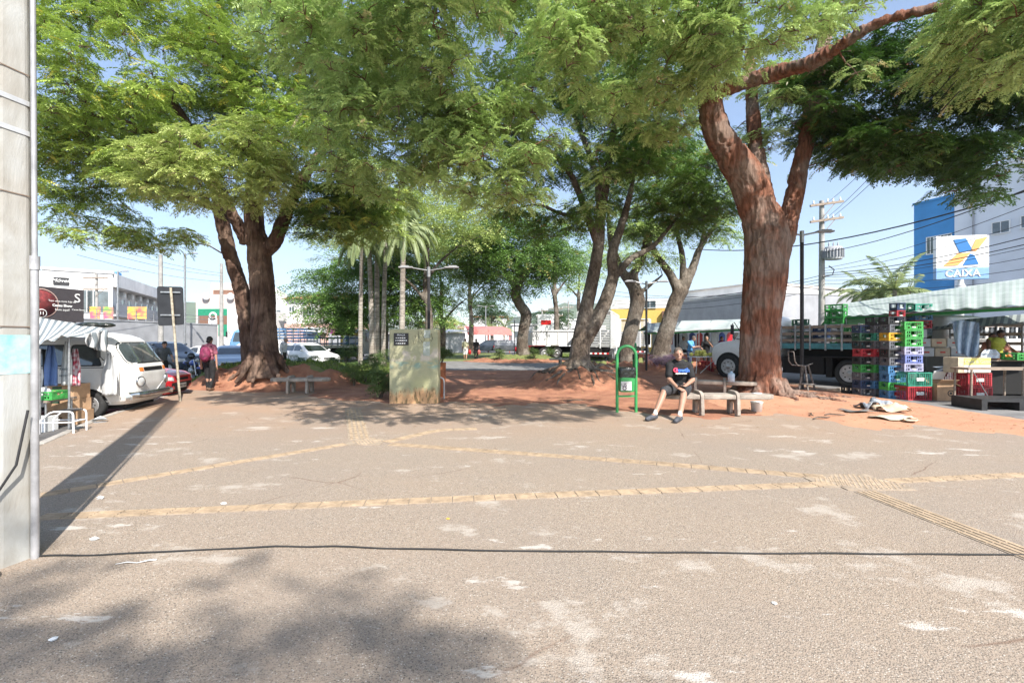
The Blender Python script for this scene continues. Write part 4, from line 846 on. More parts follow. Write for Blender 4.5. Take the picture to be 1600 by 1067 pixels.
box_truck('livestock_truck', 'tall grey slatted truck seen from behind between two tree trunks', (PX(945,33),35,0), R(72), 5.5, 2.4, 2.5, M_wood2)
box_truck('livestock_truck', 'pale slatted truck parked past the slim black lamp post', (PX(998,38),40,0), R(80), 5, 2.4, 2.2, M_wood2)
def dump(name, label, loc, rz):
    t = thing(name, label, 'truck', loc, rz); truck_cab(t, 3.2, M_white, 0, False); b = MB(); b.bx(-2.2,2,-1.15,1.15,1.2,1.28)
    for sg in (-1,1): b.bx(-2.2,2,sg*1.15-.03,sg*1.15+.03,1.28,2.35); b.bx(-2.3,2.1,sg*1.2-.06,sg*1.2+.02,2.35,2.47)
    b.bx(-2.25,-2.2,-1.15,1.15,1.2,2.3); b.bx(2.0,2.06,-1.15,1.15,1.2,2.7); b.build('tipper_body', M_white, t)
    for x in np.linspace(-1.9,1.7,5):
        [MB().bx(x-.05,x+.05,sg*1.19-.03,sg*1.19+.03,1.2,2.35).build('rib', M_wood2, t) for sg in (-1,1)]
    b = MB(); b.bx(-2,3.5,-.5,.5,.6,1.1); b.build('chassis', M_dark, t)
    for x in (-1.2,-.1,4.0):
        for sg in (-1,1): wheel(t, x, sg*.95, .5, .35, sg)
dump('tipper_truck', 'white tipper truck behind the bent tree and the park bench', (PX(868,38),39,0), R(12))
car('parked_truck', 'white pickup with a load frame beside the left tree', 'pickup', (PX(385,29),29.5,-.0), R(200), SUV, M_whitep, wr=.36)
# ---- motorcycle
def moto(loc, rz, label):
    t = thing('motorcycle', label, 'motorcycle', loc, rz); MBl = mat('motorcycle_blue',(.03,.08,.38),.35,coat=.5)
    for x, nm in ((.66,'wheel'),(-.62,'wheel')):
        w_ = MB(); w_.lathe([(.24,-.045),(.29,-.04),(.305,0),(.29,.04),(.24,.045),(.235,0),(.24,-.045)], (0,0,0), (0,1,0), 26); o = w_.build(nm, M_tyre, t, (x,0,.305)); q = MB(); q.lathe([(.24,-.02),(.215,0),(.24,.02)], (0,0,0), (0,1,0), 24); q.lathe([(.001,-.05),(.05,-.05),(.05,.05),(.001,.05)], (0,0,0), (0,1,0), 12)
        for k in range(5): a = k*1.2566; q.tube([(0,0,0),(.22*math.cos(a),0,.22*math.sin(a))], .016, 5)
        q.lathe([(.09,.05),(.12,.052),(.12,.058),(.09,.058)], (0,0,0), (0,1,0), 18); q.build('rim', M_rim, o)
    b = MB()
    for s_ in (-1,1): b.tube([(.66,s_*.085,.305),(.50,s_*.085,.72),(.42,s_*.085,.95)], .024, 8)
    b.build('fork', M_chrome, t); b = MB(); b.tube([(.42,0,.92),(.25,0,.62),(.05,0,.35),(-.2,0,.33),(-.3,0,.55),(-.62,0,.33)], .03, 8); b.tube([(.4,0,.9),(0,0,.72),(-.5,0,.72)], .03, 8); b.build('frame', M_black, t)
    b = MB(); b.ball((.02,0,.47),(.2,.14,.17)); b.box((.1,0,.60),(.16,.14,.18)); b.build('engine', M_steel, t); b = MB(); b.ball((.16,0,.80),(.27,.14,.13)); b.ball((.66,0,.60),(.2,.06,.06)); b.build('fuel_tank', MBl, t)
    b = MB(); b.ball((-.30,0,.80),(.38,.13,.06)); b.build('seat', M_rub, t); b = MB(); b.ball((-.62,0,.78),(.2,.1,.08)); b.build('tail', MBl, t)
    b = MB(); b.tube([(.36,-.36,1.02),(.42,-.2,1.08),(.44,0,1.04),(.42,.2,1.08),(.36,.36,1.02)], .014, 6); b.build('handlebar', M_black, t)
    b = MB(); b.ball((.52,0,.92),(.07,.085,.085)); b.build('headlight', M_lamp, t); b = MB(); b.tube([(.1,-.12,.42),(-.1,-.13,.28),(-.4,-.15,.32),(-.75,-.16,.42)], [.02,.025,.045,.045], 8); b.build('exhaust', M_chrome, t)
    for s_ in (-1,1): b = MB(); b.tube([(.40,s_*.28,1.05),(.38,s_*.33,1.2)], .006, 5); b.ball((.38,s_*.35,1.24),(.012,.06,.04)); b.build('mirror', M_black, t)
    return t
moto((PX(300,19.2),19.2,-.14), R(-35), 'blue motorcycle parked beside the woman with the backpack')
h = thing('crash_helmet', 'black helmet resting on the blue motorcycle mirror', 'helmet', (PX(299,18.9),18.9,.92)); b = MB(); b.ball((0,0,0.04),(.13,.13,.14),16,0,10); b.build('shell', M_black, h); b = MB(); b.ball((.02,-.05,.03),(.10,.10,.07)); b.build('visor', M_glass, h)
# ================================================================ BUILDINGS AND FAR THINGS
M_plw = mat('white_plaster', (.72,.71,.69), .85, var=.08, scale=.7, bump=.1); M_plg = mat('grey_plaster', (.36,.37,.39), .85, var=.1, scale=.8); M_plb = mat('cream_plaster', (.58,.52,.46), .85, var=.1, scale=.8)
M_blue = mat('blue_facade', (.055,.26,.56), .6, var=.08, scale=.6); M_pal = mat('pale_blue_plaster', (.68,.71,.76), .8, var=.06, scale=.5); M_win = glass_mat('window_glass', (.09,.12,.14), .1); M_conc = mat('concrete', (.36,.35,.33), .85, var=.18, scale=4, bump=.3, bscale=30)
M_roof = mat('terracotta_tiles', (.52,.22,.12), .85, var=.25, scale=3, stretch=(6,1,1)); M_yel = mat('yellow_plaster', (.72,.48,.12), .8, var=.06); M_green = mat('green_paint', (.02,.26,.14), .6); M_brn = mat('brown_paint', (.22,.12,.08), .7); M_pink = mat('pink_plaster', (.58,.38,.32), .8, var=.1)
def rot_thing(name, label, cat, p0, p1, group=None):
    """a thing whose local x runs from p0 to p1 along its front; local -y faces the viewer"""
    a = Vector(p0); b = Vector(p1); d = b-a; return thing(name, label, cat, (a.x,a.y,0), math.atan2(d.y,d.x), group), d.length
def window(t, x, z, w_, h_, y=0, bars=0, m=M_win, fr=M_white, sill=True):
    b = MB(); f = .06
    b.bx(x-w_/2-f,x+w_/2+f,y-.05,y+.01,z+h_/2,z+h_/2+f); b.bx(x-w_/2-f,x+w_/2+f,y-.09,y+.01,z-h_/2-f,z-h_/2); b.bx(x-w_/2-f,x-w_/2,y-.05,y+.01,z-h_/2,z+h_/2); b.bx(x+w_/2,x+w_/2+f,y-.05,y+.01,z-h_/2,z+h_/2)
    for k in range(bars): u = x-w_/2+w_*(k+1)/(bars+1); b.bx(u-.02,u+.02,y-.045,y-.01,z-h_/2,z+h_/2)
    o = b.build('window', fr, t); g = MB(); g.bx(x-w_/2,x+w_/2,y-.008,y+.02,z-h_/2,z+h_/2); g.build('pane', m, o); return o
# white building, far left
t, L_ = rot_thing('office_building', 'long white two-storey building beyond the raised car lot', 'building', (PX(66,44),44), (PX(176,47),47)); b = MB(); b.bx(0,L_,0,9,0,PZ(421,44)); b.build('wall', M_plw, t)
b = MB(); b.bx(-.1,L_+.1,-.12,9.1,PZ(421,44),PZ(421,44)+.25); b.build('parapet', M_plw, t)
window(t, L_*.55, PZ(470,45), 1.6, 2.2, bars=1); window(t, L_*.78, PZ(470,45), 1.6, 2.2, bars=1)
b = MB(); b.bx(L_*.15,L_*.37,-.1,-.02,PZ(444,44)-.0,PZ(432,44)); q = b.build('sign_board', M_black, t); text(q, 'Ultragaz', (L_*.26,-.12,PZ(437,44)), .55, M_wtext, sx=.8) if False else text(q, 'Móveis', (L_*.26,-.12,PZ(437,44)), .5, M_wtext, shear=.3)
t, L_ = rot_thing('office_building', 'white building with air conditioners and a long shaded balcony', 'building', (PX(176,47.2),47.2), (PX(262,66),66)); zt = PZ(428,47)
b = MB(); b.bx(0,L_,.9,9,0,zt-1.3); b.bx(0,L_,-.4,9,zt-1.3,zt); b.bx(0,L_,-.3,.9,PZ(492,47)-.1,PZ(492,47)+.1); b.build('wall', M_plw, t)
b = MB(); b.bx(0,L_,-.35,-.30,PZ(492,47)+.1,PZ(492,47)+1.2); b.build('railing', M_plg, t)
for k in range(9): window(t, 1.5+k*(L_-3)/8, PZ(478,47)+.45, .9, 1.3, .9)
for k in range(6): b = MB(); x = 2.4+k*(L_-4)/6; b.bx(x-.4,x+.4,.5,.88,PZ(478,47)+1.35,PZ(478,47)+1.9); b.lathe([(.2,0),(.2,.02)], (x,.49,PZ(478,47)+1.62), (0,-1,0), 12); b.build('air_conditioner', M_white, t)
b = MB(); b.bx(L_*.55,L_*.62,3,5,zt,zt+1.6); b.build('water_tank', M_blue, t)
# billboard
t, L_ = rot_thing('billboard', 'dark chocolate shop billboard above the striped stall awning', 'billboard', (PX(50,21),21), (PX(131,23),23)); zb, zt = PZ(501,21), PZ(446,21)
b = MB(); b.bx(0,L_,0,.12,zb,zt); b.build('panel', mat('billboard_grey', (.055,.048,.052), .6, var=.1), t); b = MB(); [b.bx(x-.05,x+.05,.14,.24,0,zt) for x in (.3,L_*.5,L_-.3)]; b.build('posts', M_steel, t)
b = MB(); b.lathe([(.001,0),(.62,0),(.62,.012),(.001,.013)], (.32,-.002,(zb+zt)/2+.02), (0,-1,0), 32); b.lathe([(.66,0),(.69,0),(.69,.016),(.66,.016)], (.32,-.002,(zb+zt)/2+.02), (0,-1,0), 32, 1); b.build('chocolate_picture', [mat('chocolate_red', (.30,.05,.05), .6, scale=6, col2=(.07,.02,.02)), M_pink], t)
text(t, 'Tem uma nova loja da', (L_*.56,-.02,(zb+zt)/2+.17), .125, M_wtext); text(t, 'Cacau Show', (L_*.56,-.02,(zb+zt)/2-.04), .16, M_wtext, bold=.006); text(t, 'bem aqui!', (L_*.56,-.02,(zb+zt)/2-.24), .15, M_wtext)
text(t, 'S', (L_*.86,-.02,(zb+zt)/2+.36), .62, M_wtext); text(t, 'Cacau Show', (L_*.88,-.02,(zb+zt)/2-.2), .11, M_wtext)
b = MB(); b.lathe([(.17,0),(.2,0),(.2,.01),(.17,.01)], (L_*.17,-.02,(zb+zt)/2-.45), (0,-1,0), 20); b.build('badge', M_wtext, t); text(t, '11', (L_*.17,-.03,(zb+zt)/2-.45), .2, M_wtext, bold=.004)
# raised lot and its grey wall
t, L_ = rot_thing('retaining_wall', 'long grey wall below the raised car lot, behind the parked cars', 'wall', (PX(100,29),29), (PX(336,41),41)); b = MB(); zw = PZ(500,30.5); b.bx(0,L_,0,14,-.15,zw-.04) ; b.build('lot_deck', M_asph2, t); b = MB(); b.bx(-.05,L_+.05,-.2,0,-.15,zw); b.bx(-.08,L_+.08,-.24,.03,zw,zw+.10); b.build('wall', mat('wall_grey',(.33,.34,.36),.85,var=.12,scale=1.2), t)
b = MB(); [b.tube([(x,-.12,zw+.1),(x,-.12,zw+.75)],.03,6) for x in np.linspace(.5,L_-.5,9)]; [b.tube([(.3,-.12,z),(L_-.3,-.12,z)],.02,6) for z in (zw+.45,zw+.75)]; b.build('railing', M_steel, t)
for k, (px0, px1, Y, lb, c1, c2) in enumerate([(140,157,33,'yellow and pink market banner, nearest the billboard',(.62,.5,.05),(.6,.08,.2)),(161,177,33.5,'green and pink market banner, second along the raised lot',(.2,.42,.08),(.65,.1,.22)),(199,213,35,'yellow-green banner on the raised lot between two pole lamps',(.45,.5,.06),(.62,.1,.15)),(213,229,35.5,'red and yellow banner nearest the rear of the road sign',(.65,.12,.12),(.65,.5,.1))]):
    tt, l2 = rot_thing('banner', lb, 'banner', (PX(px0,Y),Y), (PX(px1,Y+.3),Y+.3), 'banners above the wall'); z0 = PZ(498,Y); z1 = PZ(479,Y); b = MB(); b.bx(0,l2,0,.02,z0,z1); b.build('cloth', mat('banner%d'%k, c1, .8, scale=2.2, col2=c2, detail=1), tt); b = MB(); [b.bx(x-.03,x+.03,.03,.08,z0-.4,z1) for x in (.05,l2-.05)]; b.build('frame', M_steel, tt)
# green/brown mural building, cream building, house
t, L_ = rot_thing('shop_building', 'low white building with a green and brown painted wall panel', 'building', (PX(308,46),46), (PX(392,46),46)); b = MB(); b.bx(0,L_,0,10,0,PZ(482,46)); b.build('wall', M_plw, t)
b = MB(); b.bx(.1,L_*.56,-.05,-.01,PZ(493,46),PZ(482.5,46)); b.bx(L_*.4,L_*.56,-.05,-.01,PZ(525,46),PZ(507,46)); b.build('green_panel', M_green, t); b = MB(); b.bx(.1,L_*.56,-.055,-.01,PZ(507,46),PZ(493.1,46)); b.build('brown_band', M_brn, t); b = MB(); b.lathe([(.25,0),(.42,0),(.42,.02),(.25,.02)], (L_*.3,-.06,PZ(494,46)), (0,-1,0), 20); b.bx(L_*.22,L_*.38,-.08,-.055,PZ(506,46),PZ(497,46)); b.build('emblem', M_white, t)
b = MB(); b.bx(L_*.3,L_*.38,-.06,.1,PZ(527,46),PZ(512,46)); b.build('door', M_redlens, t)
t, L_ = rot_thing('house', 'pale pink stepped building behind the painted wall panel', 'house', (PX(306,60),60), (PX(378,60),60)); b = MB(); b.bx(0,L_,0,8,0,PZ(460,60)); b.bx(L_*.22,L_,1,8,PZ(460,60),PZ(441,60)); b.build('wall', mat('pinkish_plaster',(.62,.53,.48),.85,var=.06), t); b = MB(); b.bx(L_*.28,L_,.9,1,PZ(459,60),PZ(452,60)); b.build('dark_recess', M_brn, t); 
for x in (.25,.78): b = MB(); b.ball((L_*x,-.3,PZ(464,60)), (.5,.2,.5)); b.build('satellite_dish', M_white, t)
t, L_ = rot_thing('warehouse', 'white gabled warehouse just beyond the left tree', 'building', (PX(400,62),62), (PX(452,66),66)); b = MB(); z1, z2 = PZ(455,62), PZ(440,62); b.prism([(0,0),(L_,0),(L_,z1-.3),(L_*.35,z2),(0,z2-.4)], (0,0,0), (1,0,0), (0,0,1), (0,12,0)); b.build('wall', M_plw, t); window(t, L_*.6, PZ(500,62), 1.2, 3, bars=1)
def house(name, label, px0, px1, Y, eave, ridge, dp=8, wallm=M_plw, wins=(), over=.5, hip=True, group=None, rz=0):
    x0, x1 = PX(px0,Y), PX(px1,Y); t = thing(name, label, 'house', (x0,Y,0), rz, group); L_ = x1-x0; ze, zr = PZ(eave,Y), PZ(ridge,Y); b = MB(); b.bx(0,L_,0,dp,0,ze); b.build('wall', wallm, t)
    b = MB(); o = over; i = min(L_,dp)*.35; vs = [(-o,-o,ze),(L_+o,-o,ze),(L_+o,dp+o,ze),(-o,dp+o,ze),(i if hip else -o,dp/2,zr),(L_-i if hip else L_+o,dp/2,zr)]; b.add(vs, [(0,1,5,4),(1,2,5),(2,3,4,5),(3,0,4),(3,2,1,0)]); b.build('roof', M_roof, t)
    for wx_, wy_, ww, wh, nb in wins: window(t, L_*wx_, PZ(wy_,Y), ww, wh, 0, nb)
    return t, L_
t, L_ = house('house', 'white house with orange tiled roof beyond the left tree', 448, 520, 50, 467, 455, wins=((.11,483,.55,.5,1),(.48,488,1.25,1.0,3)))
b = MB(); b.bx(-.1,L_+4,-.3,-.01,PZ(512,50),PZ(506,50)); b.build('band', M_pink, t)
t, L_ = rot_thing('shop_building', 'low pink and orange shop front behind the palms', 'building', (PX(450,49),48.6), (PX(602,49),48.6)); b = MB(); b.bx(0,L_,0,.9,0,PZ(507,49)); b.build('wall', M_pink, t)
b = MB(); b.bx(L_*.2,L_*.42,-.5,-.02,PZ(520,49),PZ(512,49)); b.build('canopy', M_white, t); b = MB(); b.bx(L_*.45,L_*.62,-.08,-.02,PZ(521,49),PZ(514,49)); b.build('sign_board', mat('magenta_sign',(.55,.06,.4),.6), t)
for x in (.28,.50,.68,.86): b = MB(); b.bx(L_*x-.7,L_*x+.7,-.04,.02,0,2.4); b.build('shutter', M_plg, t)
# kiosk
t, L_ = rot_thing('kiosk', 'grey kiosk with red awning beyond the walking couple', 'kiosk', (PX(640,50),50), (PX(727,57),57)); b = MB(); b.bx(0,L_,0,5,0,PZ(520,57)); b.build('wall', mat('kiosk_grey',(.42,.43,.44),.8,var=.12,scale=1.5), t)
b = MB(); z = PZ(519,57); b.add([(-.3,-.5,z-.5),(L_+.3,-.5,z+.1),(L_+.3,5.5,z+.4),(-.3,5.5,z-.2),(-.3,-.5,z-.38),(L_+.3,-.5,z+.22),(L_+.3,5.5,z+.52),(-.3,5.5,z-.08)], [(0,1,5,4),(1,2,6,5),(2,3,7,6),(3,0,4,7),(4,5,6,7),(3,2,1,0)]); b.build('roof', M_plw, t)
M_awnr = mat('faded_red_canvas', (.62,.20,.18), .8, var=.12); b = MB(); z = PZ(514,57); b.add([(L_,-.2,z),(L_+5.4,-3,z),(L_+5.4,-3.2,z-.75),(L_,-.4,z-.75),(L_+3,3,z+.5),(L_+8,.4,z+.5)], [(0,1,2,3),(0,4,5,1)]); b.build('awning', M_awnr, t); b = MB(); [b.bx(x-.05,x+.05,y-.05,y+.05,0,z-.1) for x,y in ((L_+5.3,-2.9),(L_+2.6,-1.6))]; b.build('awning_posts', M_awnr, t)
b = MB(); b.lathe([(.55,0),(.6,.1),(.6,1.7),(.5,1.8),(.001,1.85)], (PX(719,60)-PX(640,50)-1.2,9.5,PZ(520,60)), n=16); b.build('water_tank', M_plg, t)
# far white buildings, centre
for k, (a, c, Y, top, m_, lb) in enumerate([(740,792,95,496,M_plw,'low white building with a terracotta edge behind the kiosk'),(800,842,95,508,M_plw,'white warehouse beyond the bent tree'),(845,905,110,514,M_pal,'pale far warehouse behind the white tipper truck'),(875,930,120,500,M_plw,'white far building between the bent tree and the forked tree'),(655,700,90,505,M_plb,'cream far building behind the monolith')]):
    t, L_ = rot_thing('far_building', lb, 'building', (PX(a,Y),Y), (PX(c,Y),Y)); b = MB(); b.bx(0,L_,0,12,0,PZ(top,Y)); b.build('wall', m_, t); b = MB(); b.bx(-.3,L_+.3,-.3,12.3,PZ(top,Y),PZ(top,Y)+.3); b.build('roof', M_roof if k in (0,4) else M_plw, t)
    for x in (.25,.6): window(t, L_*x, PZ(top,Y)*.6, 1.6, 1.2)
# right-centre buildings
t, L_ = rot_thing('shop_building', 'yellow and white building behind the leaning trees', 'building', (PX(955,52),52), (PX(1048,50),50)); b = MB(); b.bx(0,L_,0,9,0,PZ(482,51)); b.build('wall', M_yel, t); b = MB(); b.bx(-.05,L_+.05,-.03,9,PZ(482,51),PZ(468,51)); b.build('upper_wall', M_plw, t); window(t, L_*.66, PZ(476,51), 1.2, .75, -.04, 1)
b = MB(); b.bx(L_*.86,L_*.97,-.5,-.02,PZ(499,51),PZ(487,51)); b.build('air_conditioner_cage', M_brn, t)
t, L_ = rot_thing('warehouse', 'grey shed wall rising behind the green market awnings', 'building', (PX(1048,44),44), (PX(1190,34),34)); b = MB(); b.bx(0,L_,0,12,0,PZ(468,40)); b.build('wall', M_plg, t); b = MB(); b.bx(-.05,L_+.05,-.06,12.1,PZ(468,40),PZ(468,40)+.15); b.build('roof', M_plw, t)
t, L_ = rot_thing('shop_building', 'white building behind the truck crates', 'building', (PX(1195,38),38), (PX(1330,44),44)); b = MB(); b.bx(0,L_,0,10,0,PZ(450,41)); b.build('wall', M_plw, t); b = MB(); b.bx(-.05,L_+.05,-.1,10.1,PZ(450,41),PZ(450,41)+.2); b.build('parapet', M_plb, t); window(t, L_*.3, PZ(470,41), 3.5, 1.3, 0, 1, m=M_plw)
# blue bank building
t, L_ = rot_thing('office_building', 'tall blue and pale grey building behind the bank sign', 'building', (PX(1428,36),36), (PX(1493,33.5),33.5)); zt = PZ(312,34.5)
b = MB(); b.bx(0,L_,0,12,0,zt); b.build('blue_wall', M_blue, t); b = MB(); b.bx(-.06,L_+.06,-.08,12.1,zt,zt+.15); b.build('parapet', M_blue, t); window(t, L_*.62, PZ(382,34.5), 1.5, 1.25, 0, 6)
b = MB(); b.bx(L_+.0,L_+16,-.12,12,0,zt+1.3); b.build('grey_wall', M_pal, t); b = MB(); b.bx(L_-.1+.1,L_+16.1,-.2,12.1,zt+1.3,zt+1.45); b.build('roof_edge', M_pal, t)
for x, pz in ((2.55,358),(4.0,356),(6.4,353),(9,350)): window(t, L_+x, PZ(pz,31.5), .85, .75, -.13, 1)
b = MB(); b.tube([(L_+1.1,-.19,0),(L_+1.1,-.19,zt+1)], .05, 8); b.build('drain_pipe', M_plg, t)
# bank pole sign
Ys = 27.5
t = thing('bank_sign', 'white pole sign with a blue and orange cross emblem reading CAIXA', 'sign', (PX(1501,Ys),Ys,0), R(-12)); hw = (1535-1467)/2*Ys/F*1.03; z0, zm, z1 = PZ(437,Ys), PZ(419,Ys), PZ(369,Ys)
b = MB(); b.bx(-hw,hw,-.14,.14,zm,z1); b.build('upper_panel', mat('sign_white',(.80,.80,.79),.5,var=.02), t, bevel=.03); b = MB(); b.bx(-hw,hw,-.14,.14,z0,zm-.01); b.build('lower_panel', mat('sign_blue',(.20,.36,.60),.5,var=.05), t, bevel=.03)
b = MB(); b.lathe([(.16,0),(.16,z0-1.6),(.26,z0-1.35),(.30,z0-.9),(.26,z0-.45),(.14,z0-.2),(.14,z0)], (0,0,0), n=16); b.build('pole', M_white, t)
def zz(py): return PZ(py,Ys)
k = Ys/F; b = MB(); cx = 1501
for pts, mi in (([(1489,375),(1505,373.5),(1514,392),(1497,395)],0),([(1511,393),(1518,376),(1534,372),(1519,394)],1),([(1494,397),(1512,395.5),(1495,415),(1475,416)],1),([(1511,397.5),(1516,400),(1522,414),(1501,415.5)],0)): b.prism([((p-cx)*k*1.0, zz(q)) for p,q in pts], (0,-.145,0), (1,0,0), (0,0,1), (0,-.03,0), mi)
b.build('emblem', [mat('emblem_blue',(.02,.16,.42),.5,var=.03), mat('emblem_orange',(.85,.38,.12),.5,var=.03)], t)
text(t, 'CAIXA', (0,-.16,(z0+zm)/2), .60, M_wtext, bold=.008, sx=1.0, ext=.012)
# far townscape on the horizon
g = random.Random(4); 
for k in range(26):
    Y = g.uniform(150,420); px = g.choice([g.uniform(262,350), g.uniform(640,960), g.uniform(60,120), g.uniform(1150,1300)]); w_ = g.uniform(8,26); h_ = g.uniform(4,11)*(Y/220)**.5; m_ = g.choice([M_plw,M_plb,M_plw,M_pal,M_pink]); c_ = {M_plw:'white',M_plb:'cream',M_pal:'pale blue',M_pink:'pink'}[m_]
    wh = 'beyond the grey wall' if px < 360 else ('beyond the kiosk' if px < 800 else ('beyond the bent tree' if px < 970 else 'beyond the shed roof')); t = thing('far_building', c_+' building in the distant town '+wh, 'building', (PX(px,Y),Y,0), g.uniform(-.4,.4), 'distant '+c_+' town buildings '+wh); b = MB(); b.bx(-w_/2,w_/2,0,10,0,h_); b.build('wall', m_, t); b = MB(); b.bx(-w_/2-.3,w_/2+.3,-.3,10.3,h_,h_+.4); b.build('roof', g.choice([M_roof,M_plw,M_plb]), t)
# hills
def ridge(name, R0, az0, az1, hf, seed, m_):
    n = 160; vs = []; 
    for i in range(n+1):
        a = R(az0+(az1-az0)*i/n); x, y = R0*math.sin(a), R0*math.cos(a); h = hf((az0+(az1-az0)*i/n))*(1+.3*(float(fbm(np.array([[i*.09,seed,0.]]),4,seed)[0])-.5)); 
        vs += [(x*.9,y*.9,-2),(x,y,max(-1,h)),(x*1.15,y*1.15,-2)]
    b = MB(); b.add(vs, [(i*3,i*3+3,i*3+4,i*3+1) for i in range(n)]+[(i*3+1,i*3+4,i*3+5,i*3+2) for i in range(n)], 0, True); return struct(b.build(name, m_))
M_hill = mat('hill_forest', (.10,.14,.06), .95, var=.3, scale=.01)
def az(px): return math.degrees(math.atan((px-800)/F))
ridge('hills', 2600, -52, -12, lambda a: float(np.interp(a, [az(50),az(130),az(200),az(255),az(290),az(345),az(400),az(470),az(560),az(650)], [190,170,120,170,200,190,120,150,110,60])), 3, M_hill)
ridge('hills', 2300, -8, 52, lambda a: float(np.interp(a, [az(690),az(760),az(820),az(880),az(950),az(1060),az(1200),az(1500)], [40,90,120,190,190,130,60,40])), 6, M_hill)
# ---- poles, lamps and wires
def lamp(name, label, px, Y, top, r=.06, arms=1.0, m_=M_black, z0=0, group=None, rz=0, heads=2):
    t = thing(name, label, 'street lamp', (PX(px,Y),Y,z0), rz, group); h = PZ(top,Y)-z0; b = MB(); b.tube([(0,0,0),(0,0,h-.35)], r, 12); b.lathe([(r*2.2,0),(r*2.2,.03),(r*1.2,.05)], n=12); b.build('pole', m_, t); b = MB(); b.tube([(0,0,h-.35),(0,0,h+.02)], r*1.15, 12)
    for s_ in ((-1,1) if heads == 2 else (1,)): b.tube([(0,0,h-.12),(s_*arms*.55,0,h-.02)], .028, 8)
    b.build('bracket', M_steel, t)
    for s_ in ((-1,1) if heads == 2 else (1,)): q = MB(); q.box((s_*(arms*.55+.24),0,h+.0), (.52,.2,.055)); q.box((s_*(arms*.55+.28),0,h+.045), (.3,.15,.04)); q.build('lamp_head', M_plg, t, bevel=.015)
    return t
lamp('street_lamp', 'slim black double-armed lamp beside the flatbed truck', 1253, 14.6, 362, .055, .9)
lamp('street_lamp', 'black double-armed lamp post rising behind the monolith', 670, 16.8, 418, .055, 1.1)
lamp('street_lamp', 'slim black lamp post just beyond the green litter bin', 1010, 20.7, 440, .05, .9)
lamp('street_lamp', 'distant double-armed lamp behind the monolith, nearer the couple', 658, 42, 482, .06, 1.0, M_steel)
lamp('street_lamp', 'distant double-armed lamp behind the monolith, nearer the palms', 642, 48, 498, .06, 1.0, M_steel)
lamp('street_lamp', 'grey lamp standing in front of the far tree over the kiosk', 759, 60, 478, .07, 1.2, M_steel)
lamp('street_lamp', 'tall thin lamp pole behind the road sign', 289, 34, 396, .07, .8, M_steel, heads=1)
lamp('street_lamp', 'lamp pole on the raised lot in front of the white balcony', 184, 36, 424, .06, .6, M_steel, heads=1)
lamp('street_lamp', 'thin black pole lamp beside the bent tree', 804, 50, 496, .05, .3, M_black, heads=1)
def upole(label, px, Y, top, r=.14, cross=True, rz=0, z0=0):
    t = thing('utility_pole', label, 'utility pole', (PX(px,Y),Y,z0), rz); h = PZ(top,Y)-z0; b = MB(); b.tube([(0,0,0),(0,0,h)], [r,r*.65], 10); b.build('pole', M_conc, t)
    if cross:
        for z in (h-.35,h-1.3): b = MB(); b.box((0,-.12,z),(2.0,.09,.11)); b.tube([(0,-.12,z-.6),(.7,-.12,z-.05)],.02,5); b.build('crossarm', M_wood, t); [MB().lathe([(.05,0),(.06,.06),(.03,.1),(.05,.14),(.02,.18)], (x,-.12,z+.055), n=8).build('insulator', M_white, t) for x in (-.9,-.45,.45,.9)]
    return t, h
t, h = upole('white concrete pole behind the road sign', 251, 29, 398, .17, False); t, h = upole('bare concrete pole beside the green painted wall', 346, 40, 412, .18, False)
upole('concrete pole with crossarms in front of the white balcony building', 151, 38, 428, .14); upole('pale concrete pole with crossarms beyond the bent tree', 868, 62, 478, .18); upole('pale pole beyond the tipper truck', 847, 75, 482, .18); upole('far concrete pole behind the livestock truck', 888, 90, 470, .2)
Yp = 26
tp, hp = upole('concrete utility pole carrying a transformer above the market awning', 1284, Yp, 314, .19, False)
for z, yy in ((PZ(320,Yp),-.2),(PZ(345,Yp),-.2)):
    b = MB(); b.box((.15,yy,z),(1.9,.1,.12),ry=R(-8)); b.tube([(.0,yy,z-.7),(.6,yy,z)],.02,5); b.build('crossarm', M_wood, tp)
    for x in (-.6,.2,.5,.9): MB().lathe([(.05,0),(.06,.06),(.03,.1),(.05,.14),(.02,.18)], (x,yy,z+.06+x*.14), n=8).build('insulator', M_white, tp)
b = MB(); zq = PZ(398,Yp); b.lathe([(.44,-.36),(.46,-.3),(.46,.28),(.42,.34)], (.35,-.45,zq), n=20, sc=(1,.8,1)); [b.box((.35+.46*math.cos(a),-.45+.37*math.sin(a),zq-.02),(.02,.16,.48),rz=a+math.pi/2) for a in np.linspace(0,6.28,22)[:-1]]; [b.lathe([(.03,0),(.05,.05),(.03,.1),(.05,.15),(.03,.22),(.01,.3)], (.35+x,-.45,zq+.34), n=8) for x in (-.25,0,.25)]; b.build('transformer', M_plg, tp)
b = MB(); b.tube([(-.1,-.2,zq-1.3),(.4,-.3,zq-1.2),(.5,-.3,zq-.9),(.2,-.3,zq-.7)], .03, 6); b.build('cable_loop', M_black, tp)
def wire(label, p0, p1, sag=.5, r=.012, n=18, grp='power and phone wires over the market street', m_=M_black):
    p0, p1 = Vector(p0), Vector(p1); mid = (p0+p1)/2; pts = []
    for k in range(n+1): t_ = k/n; q = p0.lerp(p1,t_); q.z -= sag*4*t_*(1-t_); pts.append(q-mid)
    b = MB(); b.tube(pts, r, 5, cap=False); o = b.build('power_line', m_, None, mid, recalc=False); tag(o, label, 'cable', grp)
X0 = PX(1284,Yp)
wl = 'dark wire strung over the market street from the transformer pole'
